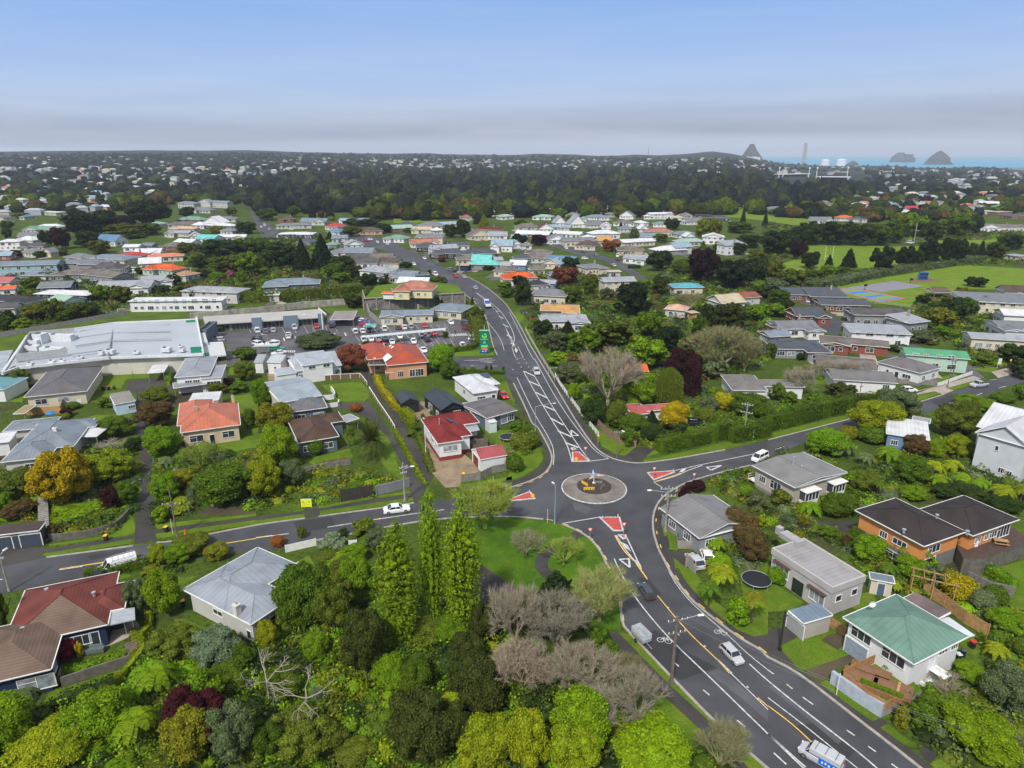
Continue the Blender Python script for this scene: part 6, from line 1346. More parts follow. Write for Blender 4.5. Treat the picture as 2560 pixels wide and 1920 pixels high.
for q,col,lab in(((950,1190,1640,1122,1640,1106,945,1172),(.50,.56,.58),'long narrow pale shade roof across the car park'),((-30,1268,180,1262,205,1246,0,1252),(.45,.5,.5),'narrow pale shade roof at the left of the car park'),((945,1095,1040,1082,1040,1068,950,1078),(.05,.42,.30),'green shade sail beside the timber fence')):
 P=[GP('U1',q[i],q[i+1],3.0)for i in range(0,8,2)];c0=P[0];r_=emp('shade_canopy',(c0.x,c0.y,0));m=MB();m.prism([(p.x-c0.x,p.y-c0.y)for p in P],2.95,3.1);m.bd('canopy',flat('canopy_%.2f'%col[0],col,.5),r_);m=MB();n=max(2,int((P[1]-P[0]).length/9))
 for k in range(n+1):s=(P[0].lerp(P[1],k/n)+P[3].lerp(P[2],k/n))/2-c0;m.tube((s.x,s.y,0),(s.x,s.y,2.95),.08,n=6)
 m.bd('posts',K1,r_);tag(r_,lab,'canopy')
P=GT(TP('U1',1975,1325));zt=top_z(P,TP('U1',0,1128)[1]);wd=84/TS('U1')*depth(P)/FPX;sg=emp('pylon_sign',P,.02)
z0_=.3;m=MB();m.box((0,0,(zt+z0_)/2),(wd,.6,zt-z0_));m.box((0,0,z0_/2),(wd*.8,.4,z0_));m.bd('sign_body',flat('pylon_green',(.005,.155,.085),.4,var=.08),sg)
m=MB();m.box((0,0,zt+.06),(wd+.1,.7,.14));m.bd('sign_cap',flat('cap_pale_green',(.30,.60,.45),.4),sg);Hs=zt-z0_
def yz(f):return zt-Hs*f
Wt=flat('sign_white',(.75,.75,.74),.4,var=.05);Lg=flat('logo_green',(.22,.72,.09),.4,var=.05)
m=MB();R0=wd*.24;cz=yz(.24)
for k in range(20):
 a0=mA.radians(128+k*14.2);a1=mA.radians(128+(k+1)*14.2);ro_,ri=R0,R0*.68
 m.face([(mA.cos(a0)*ri,-.33,cz+mA.sin(a0)*ri),(mA.cos(a1)*ri,-.33,cz+mA.sin(a1)*ri),(mA.cos(a1)*ro_,-.33,cz+mA.sin(a1)*ro_),(mA.cos(a0)*ro_,-.33,cz+mA.sin(a0)*ro_)])
for s in(-1,1):
 for k in range(8):
  a0,a1=mA.radians(180+k*22.5),mA.radians(180+(k+1)*22.5);c=s*R0*.34;ro_,ri=R0*.40,R0*.18
  m.face([(c+mA.cos(a0)*ri,-.34,cz+mA.sin(a0)*ri),(c+mA.cos(a1)*ri,-.34,cz+mA.sin(a1)*ri),(c+mA.cos(a1)*ro_,-.34,cz+mA.sin(a1)*ro_),(c+mA.cos(a0)*ro_,-.34,cz+mA.sin(a0)*ro_)])
m.face([(-.02*wd,-.335,cz+R0*.5),(.10*wd,-.335,cz+R0*.55),(.17*wd,-.335,cz+R0*1.0),(.13*wd,-.335,cz+R0*1.3),(.02*wd,-.335,cz+R0*1.0)])
m.bd('leaf_emblem',Lg,sg)
rot=(mA.radians(90),0,0)
txo('sign_lettering','Woolworths',wd*.155,Wt,sg,(0,-.315,yz(.385)),rot)
m=MB();tp=flat('text_pale',(.35,.55,.5),.5)
for f_,wf in((.495,.26),(.53,.20),(.56,.28)):m.box((0,-.31,yz(f_)),(wd*wf,.02,wd*.05))
m.bd('small_print',tp,sg)
m=MB();m.box((0,-.31,yz(.70)),(wd*.74,.06,Hs*.125));m.bd('light_green_panel',flat('panel_bright_green',(.01,.45,.14),.4,var=.05),sg);m=MB();m.box((0,-.35,yz(.70)),(wd*.55,.02,wd*.09));m.bd('panel_lettering',flat('text_mint',(.35,.75,.45),.5),sg)
m=MB();m.box((0,-.31,yz(.83)),(wd*.60,.06,Hs*.10));m.bd('orange_panel',flat('panel_orange',(.75,.16,.04),.4,var=.1),sg);m=MB();m.box((0,-.31,yz(.94)),(wd*.74,.06,Hs*.11));m.bd('blue_panel',flat('panel_blue',(.01,.06,.42),.4,var=.05),sg)
txo('parking_letter','P',wd*.26,Wt,sg,(wd*.14,-.35,yz(.94)),rot);m=MB();zz=yz(.94);m.box((-wd*.12,-.35,zz),(wd*.16,.02,wd*.05));m.face([(-wd*.17,-.36,zz+wd*.07),(-wd*.28,-.36,zz),(-wd*.17,-.36,zz-wd*.07)]);m.bd('arrow',Wt,sg)
m=MB();m.box((0,0,zt+.9),(.12,.12,1.7));m.bd('mast',K0,sg)
tag(sg,'tall green supermarket pylon sign beside the main road','sign')
P=[GP('U1',*q,4.4)for q in((925,862),(1800,812),(1740,735),(1400,695),(1040,740))];c0=P[0];m=MB();m.prism([(p.x-c0.x,p.y-c0.y)for p in P],-4.4,0,0,1);o=m.bd('terrace_ground',[K13,K2],loc=c0);struct(o);tag(o,'grassed terrace held up above the car park','terrace')
rw_=emp('retaining_wall',P[0]-V3((0,0,4.4)));L0_=P[0]-V3((0,0,4.4));A=V3((0,0,0));B=P[1]-P[0];l=B.length;rz=mA.atan2(B.y,B.x);m=MB();m.box((B.x/2+mA.sin(rz)*.3,B.y/2-mA.cos(rz)*.3,2.45),(l,.5,4.9),rz=rz);m.bd('wall_face',flat('grimy_concrete',(.20,.185,.165),.9,var=.5,scale=.5),rw_);m=MB()
for k in range(9):q=B*(k/8);m.box((q.x+mA.sin(rz)*.7,q.y-mA.cos(rz)*.7,2.5),(.5,.5,5.0),rz=rz)
m.box((B.x/2+mA.sin(rz)*.5,B.y/2-mA.cos(rz)*.5,5.0),(l,1.0,.25),rz=rz);m.bd('buttresses',K2,rw_);tag(rw_,'tall grimy concrete retaining wall below the yellow house','retaining wall')
wth('U1',(-560,1035,0,985,400,935,770,905),2.6,flat('pale_blockwork',(.34,.32,.27),.9,var=.45,scale=.6),'long pale blockwork retaining wall behind the row of shops',th=.5,name='retaining_wall',cat='retaining wall',piers=7)
wth('U1',(925,865,985,1010),4.4,K2,'side wing of the concrete retaining wall',th=.4,name='retaining_wall',cat='retaining wall',h2=2.0)
mid_house('U1',1385,740,285,'salmon','yellow','hip',z0=4.4,ang=-4,d=11,h=3.3,pitch=27,label='yellow house with a terracotta hip roof on the terrace above the car park',wing=-1)
mid_house('U1',1150,785,100,'orange','white','gx',z0=4.4,h=2.2,ang=-4,d=4,label='small white shed with an orange roof beside the yellow house',name='garden_shed',cat='shed',win=False)
KA={'b':'broad','bf':'broadfine','m':'mid','s':'shrub','r':'round','cs':'conifer_small','c':'conifer','f':'fern','sp':'spiky','bs':'baresmall','ba':'bare','bb':'barefan'}
def cell(v):
 try:return int(v)
 except ValueError:
  try:return float(v)
  except ValueError:return{'True':True,'False':False}.get(v,v)
def plant_rows(txt):
 """one plant a line: x, lower row, upper row, width, kind, colour | label, in the tile named above it"""
 for ln in txt.split('\n'):
  a,_,lab=ln.partition('|');c=a.split()
  if len(c)==1:t=c[0];continue
  X,Yb,Yt,W=[float(v)for v in c[:4]];ptree(t,X,Yb,Yt,W,KA.get(c[4],c[4]),c[5],label=lab or None)
def house_rows(txt):
 """one house a line: x, y, width, roof colour, wall colour, options | label"""
 L_=txt.split('\n');t=L_[0]
 for ln in L_[1:]:
  a,_,lab=ln.partition('|');c=a.split();X,Y,W=[float(v)for v in c[:3]]
  kw={k:cell(v)for k,v in(q.split('=')if '=' in q else('typ',{'x':'gx','y':'gy','f':'flat','h':'hip'}[q])for q in c[5:])}
  mid_house(t,X,Y,W,c[3],c[4],label=lab or None,**kw)
# == the suburb further off: every house placed where the photo shows it
H_=mid_house
def many(t,rows):
 for r in rows:
  X,Y,W,roof=r[:4];kw=r[5]if len(r)>5 else{}
  H_(t,X,Y,W,roof,r[4]if len(r)>4 else 'white',**kw)
house_rows("""U0
235 165 120 blue cream
455 128 215 white cream f
915 88 130 white peach h h=4
400 240 260 green pale x
440 222 180 white white
280 296 180 grey pale x
95 345 160 white white h=5.4
250 332 150 white white
300 382 170 dkgrey cream x
290 432 165 grey cream
430 434 95 grey cream y pitch=32
45 462 125 ltblue brick x
965 335 190 blue white x h=3.4 pitch=30|white cottage with a steep bright blue roof among the trees
1150 390 120 white white x
1290 375 100 grey blue x
700 478 225 grey grey
985 485 340 bluegrey cream ang=-8|wide blue grey roofed house left of the red roofs
1150 462 230 red cream
1290 440 200 white white x
1430 470 250 coral cream h
740 524 330 grey grey h=4.6
935 570 250 dkgrey white
270 538 400 bluegrey teal x h=5.4 ang=12|long two storey pale teal house with a blue grey roof
330 625 200 bluegrey pale
655 612 260 greybrown grey
930 628 360 greybrown grey x h=3.2
1300 525 180 white cream x
1440 575 280 orange green h tile=True|house with a rust orange tiled roof and pale green walls
1370 665 250 ltgrey white x h=3.4 ang=14
1100 715 390 ltgrey white x h=3.4 ang=10
1610 625 165 tan pale h
60 685 160 pink cream x
70 745 130 orange white x
500 725 240 grey navy x
590 785 440 white navy h pitch=10 ang=-8|house with a broad bright white roof and navy walls
565 845 220 palegreen green x
130 840 440 black green h ang=-14|pale green house with a large black roof at the left edge
55 905 190 dkgrey pale x
1860 760 460 ltgrey pale h h=4.5 pitch=14 ang=-10|big house with a broad light grey hip roof above the shops
1540 842 660 white white typ=mono pitch=2 h=4.2 ang=3 d=7|long modern white flat roofed house above the supermarket bank
1362 195 110 palegreen pale
1600 235 190 peach cream
1585 195 220 greybrown pale
1680 158 210 green brick
1640 70 170 bluegrey pale h=5.4
1880 65 260 bluegrey pale x h=6
1760 110 180 grey pale
1865 185 190 white white y pitch=26
1930 208 245 white navy h
1730 205 110 white white
1560 270 180 ltgrey pale x
1685 295 90 white white y pitch=32
1810 318 170 turq white x
1990 252 140 grey pale
2010 305 210 white cream x
1620 350 190 white white x
1500 378 165 greybrown brick
1960 150 150 grey pale""")
house_rows("""U1
270 152 110 brown brick
330 205 255 grey pale
510 173 200 bluegrey pale x
355 280 260 white navy h pitch=10
690 216 145 red cream
700 258 130 blue pale
725 312 130 bluegrey pale x
850 165 220 ltblue white x h=4
985 252 190 brown peach
1240 232 190 palegreen brick x
1300 205 160 slate pale
1440 242 150 cream cream x
1510 208 180 grey pale
1640 198 170 ltblue pale x
1230 315 180 green white
1510 305 210 grey cream x h=4.5
1450 355 220 salmon white x
1480 388 180 slate black
1615 400 220 ltgrey white x h=4
1665 442 250 slate black
1930 442 260 slate black
1830 492 190 greybrown pale
1760 375 150 slate white x
2000 243 240 maroon cream
1925 292 190 greybrown cream y pitch=26
2085 292 150 ltgrey white x
2130 375 170 ltblue white x pitch=30 h=4
2150 130 130 palegreen white
2020 105 130 white white
1820 135 110 pink pale
1560 250 100 white pale
840 368 150 ltgrey white y pitch=24
745 432 160 grey white
900 432 230 bluegrey white x h=4
880 483 180 dkgrey tan x
950 523 220 dkgrey white x
1085 482 190 greybrown white x
1160 522 170 brown cream x
1065 592 280 ltgrey white h h=4|white house with a light grey hip roof left of the main road bend
1150 628 190 grey white x
1300 632 220 bluegrey pale x
1430 625 115 slate navy f h=4
1370 693 240 white white x
315 700 400 bluegrey bluegrey h h=3.6|blue grey house behind the long hedge above the shops
145 795 120 white pale x
60 400 120 slate grey
440 345 130 slate grey
1310 955 440 bluegrey cream x h=3.0 pitch=12 ang=5 d=9|long cream house with a blue grey roof behind the grey fence
1690 915 285 bluegrey cream h ang=-18|small cream house with a blue grey roof beside the main road
2170 545 110 ltgrey white x
2060 500 130 ltgrey white x
2160 590 180 greybrown cream
660 370 100 green grey""")
mid_house('U1',1975,535,250,'turq','grey','hip',h=2.8,ang=-10,d=10,label='shop with a bright turquoise roof beside the main road',name='shop',cat='shop',wing=0)
mid_house('U1',1955,505,160,'turq','grey','gx',h=4.0,ang=-10,d=7,pitch=40,label='steep turquoise upper roof of the roadside shop',name='roof_hall',cat='building',win=False)
mid_house('U1',1790,545,100,'yellow' if 0 else 'ochre','navy','flat',h=3.0,ang=-10,d=6,label='small flat roofed shop with a yellow sign left of the turquoise roof',name='shop',cat='shop',win=False,wing=0)
house_rows("""U2
55 648 270 orange white h tile=True|white house with a vivid orange hip roof right of the main road
60 540 150 white blue x
80 485 130 slate grey
210 580 130 greybrown cream x
230 438 200 greybrown cream
225 480 150 greybrown pale x
430 490 250 blue grey x
360 528 180 ltblue cream y
370 630 120 bluegrey grey x
205 705 190 black pale
315 695 140 ltgrey blue x
330 795 280 grey cream h h=3.6|cream house with a mid grey hip roof right of the black roof
415 915 330 ochre grey h pitch=10 h=3.4 ang=-4|grey house with a yellow orange hip roof right of the main road
440 1002 400 ltgrey white x pitch=12 h=3.2 ang=6|white house with a pale grey roof in front of the yellow orange roof
690 560 195 grey cream h h=3.6
910 675 260 ltgrey cream x h=5 ang=10
880 600 100 cream pale f
1080 485 200 ltgrey white x
1020 412 200 greybrown tan
1350 415 260 white grey
1445 388 170 ltblue pale x h=4.4
1530 345 230 palegreen pale
1740 305 170 white white y h=4.8
1900 370 200 ltgrey white typ=mono pitch=10 h=6
1260 258 210 salmon cream h h=4
1180 303 190 bluegrey white x
1130 238 90 white white y h=4.4 pitch=36
1070 345 280 white cream x
790 335 130 ochre cream x
780 275 220 white white h h=3.6
565 335 240 grey cream x h=3.6
490 280 230 white white x
655 310 130 white cream
385 325 160 grey white y
655 375 190 brown cream
190 282 270 white brick x
130 220 180 greybrown pale
290 238 130 maroon white y pitch=32
405 185 100 ltgrey white y h=2.8 pitch=46|left of two steep white gabled houses in the middle distance
550 195 135 ltgrey white y h=2.8 pitch=46|right and larger of two steep white gabled houses in the middle distance
420 222 170 ltblue pale x
715 195 180 grey white
815 210 80 white white y pitch=32
965 185 160 greybrown white
735 135 160 bluegrey white
630 92 130 blue pale
760 82 200 bluegrey pale
470 72 95 palegreen pale
300 88 160 ltgrey white
280 133 150 palegreen white
60 112 120 greybrown cream
115 78 100 white white y pitch=32
170 65 90 grey pale
530 120 110 grey cream
1275 112 190 white white x h=4.6
1110 185 110 white white
900 110 160 grey pale
1000 128 120 greybrown white y pitch=32
1280 193 115 bluegrey white
1430 142 100 cream white
1650 140 120 black black x h=4.5
1770 145 170 slate black
1560 172 170 grey white x
1500 122 90 grey cream
1475 275 170 bluegrey white
1525 302 90 white white y pitch=32
1630 48 110 orange cream
1735 62 120 greybrown peach
1500 725 230 aqua cream h pitch=14 h=3.4|cream cottage with an aqua blue roof among the trees
1850 850 240 cream pale x h=3.2 ang=18
2010 808 200 rust pale x h=3.2 ang=18|long shed with a rusty red and cream roof among the trees
1430 915 190 peach pale
1560 950 90 peach peach f
2130 22 60 white white
2090 75 150 ltgrey white
1170 42 130 grey white
60 310 120 ltblue pale x
30 365 90 ltblue white y pitch=32
120 375 90 grey white
1170 130 60 white white
620 150 70 green pale
980 235 110 grey pale""")
house_rows("""U3
300 785 280 slate wood typ=mono pitch=6 ang=-4
490 798 270 slate black typ=mono pitch=8 ang=-4
630 868 350 slate wood x pitch=14 ang=-6
930 950 440 dkgrey grey x pitch=14 h=4.0 ang=-6 d=12|long charcoal roofed building next to the painted sports court
1210 1012 280 ltgrey grey typ=mono pitch=6 h=3.8
325 960 270 slate brick x pitch=24
220 1060 340 grey white x pitch=14
940 1100 490 ltgrey white typ=mono pitch=3 h=4.4 ang=-10 d=11|white modern cubic house with a flat pale roof
1090 1135 180 ltgrey white f h=3.2 d=8
740 1200 540 greybrown brick x pitch=10 ang=-22 d=9|long brick house with a taupe roof in the cul de sac
240 1232 450 slate grey h pitch=16 ang=-4|dark slate roofed house with a roof panel left of the taupe roof
60 1135 230 bluegrey grey x
60 1065 120 slate peach f
670 1378 500 greybrown grey x pitch=10 ang=-20 d=12|long grey brown roofed house above the leafless trees
1435 1300 500 midgreen green x pitch=14 h=4.2 ang=-17 d=9|pale green house with a bright green roof right of centre
1980 1160 470 ltgrey cream x pitch=12 h=3.6 ang=-15 d=9|long cream house with a light grey roof on the slope by the right edge
2150 1062 400 grey white x pitch=12 h=3.8 ang=-12
1960 840 520 grey cream typ=mono pitch=4 h=4.6 ang=-16 d=16 name=school_building cat=school|large cream school hall with a grey roof and row of vents
2160 770 260 brown cream x h=4.5 ang=-16 name=school_building cat=school|brown roofed school wing at the right edge
2130 960 260 white white x h=4 ang=-14
450 165 160 grey white x
655 143 120 orange white
550 103 160 ltblue pale
690 105 85 ltgrey white y pitch=32
880 92 130 white brick x
775 152 100 slate pale
1230 102 90 red white x pitch=30
1180 145 100 white white y pitch=32
1050 102 110 greybrown white
1030 133 130 greybrown brick
1465 85 150 grey pale y pitch=32
1325 52 100 white pale
1260 15 130 white cream x
1330 118 110 ltgrey white
1900 63 140 white white x h=4
2050 83 180 midgreen tan
1750 73 150 bluegrey white x
1690 112 170 green pale
1870 118 100 white white f
2000 125 170 cream brick f
1990 222 320 greybrown white x h=3.4 ang=-6|long white house with a taupe roof on the ridge at the right
180 72 120 bluegrey white x
90 103 210 grey cream
1990 30 120 grey pale
2160 55 90 tan tan
1170 262 50 white white f
2150 465 120 ltgrey cream f
750 30 100 ltgrey white
560 55 110 greybrown pale
2120 160 150 slate brick""")
house_rows("""F0
315 455 165 green white
130 250 60 white white
385 248 90 white white
460 385 75 white navy
145 370 60 white pale
490 290 40 white white
30 370 70 ltgrey white
30 335 70 grey white
870 270 50 white white
1030 373 65 white brick
900 372 75 white cream
760 445 130 white white f
720 422 60 white white
910 450 75 cream cream
1010 462 120 ltblue pale
1040 520 80 ltblue white
1240 525 70 white white y h=4
980 573 40 white white
880 575 50 white white
1215 385 35 white white
1120 390 80 bluegrey pale
1440 385 65 ltgrey white
1510 397 35 turq white
1675 402 65 cream cream
1410 330 60 white grey
1850 345 40 white white
1945 335 70 white white
1815 410 90 grey pale
2105 435 60 ltgrey white
2190 440 80 ltgrey white
1640 548 80 white white x h=5
690 315 60 ltgrey pale
1130 305 60 grey pale
1680 320 70 ltgrey white
115 450 90 green pale
570 375 20 orange orange
1115 255 30 white white
950 265 40 white white""")
house_rows("""F1
70 243 45 white white
160 245 80 white white
285 300 50 white pale
385 340 35 white white
20 435 50 white white
90 432 60 white pale
590 377 110 ltgrey white
680 410 70 white white f
560 420 90 salmon tan
875 355 75 ltgrey white
500 475 80 white cream
375 468 40 white white
575 540 35 peach peach
870 575 70 cream cream
1440 428 60 orange peach
1675 268 40 white white
1715 348 30 white white
1820 350 60 ltgrey white
1940 350 50 ltgrey white
2040 352 60 ltgrey white
1690 400 40 ltblue white
1850 430 50 white white
1965 438 60 peach cream
2075 445 70 ltblue white
2170 440 70 white white
2105 480 50 tan peach
1190 295 50 ltgrey pale
1230 350 60 grey pale
1540 268 40 ltgrey pale
2180 305 40 white white
2095 315 40 cream pale
255 345 35 ltgrey white
690 235 200 ltgrey grey f""")
house_rows("""F2
830 275 60 white white
1140 262 90 cream cream f
1400 318 45 white white
1640 308 70 white white
1500 320 60 ltgrey white
1850 367 60 white white
1825 400 30 white white
135 385 25 white white
120 450 50 tan cream
140 330 30 white white
80 332 40 ltgrey white
1970 270 40 white white
840 490 45 ochre tan
1230 540 30 peach peach
1840 265 35 white white
1040 290 60 ltgrey white
900 270 50 ltgrey white
1750 285 40 ltgrey pale
2200 400 40 tan tan
2110 585 60 white white""")
house_rows("""F3
90 398 70 turq white f
95 478 50 orange tan
100 540 60 orange white
580 530 120 ltgrey white
730 522 50 cream cream
920 540 90 cream tan f
1060 535 80 cream white
650 315 70 white white f
540 320 60 ltgrey white f
630 445 30 white white
1140 403 50 white white
1000 335 80 ltblue white
1140 345 90 ltgrey pale
1300 355 90 grey pale
1090 282 50 white white
940 255 90 ltgrey pale
1860 335 40 white white
1930 367 70 white white
1780 345 80 ltgrey white
1995 398 60 white pale
1590 447 130 ltgrey white f
1245 455 70 white pale
1990 480 60 white white y
1270 568 140 ltgrey pale
1470 540 90 ltgrey pale y pitch=32
1350 535 80 grey pale y pitch=32
1500 310 80 ltgrey pale
2080 330 80 ltgrey white
1960 335 60 grey white
480 595 100 grey pale
430 565 60 slate pale
880 325 50 ltgrey white
2190 540 60 green pale
740 545 120 greybrown pale
1200 520 60 greybrown pale
1790 575 80 greybrown pale
1480 390 70 ltgrey pale""")
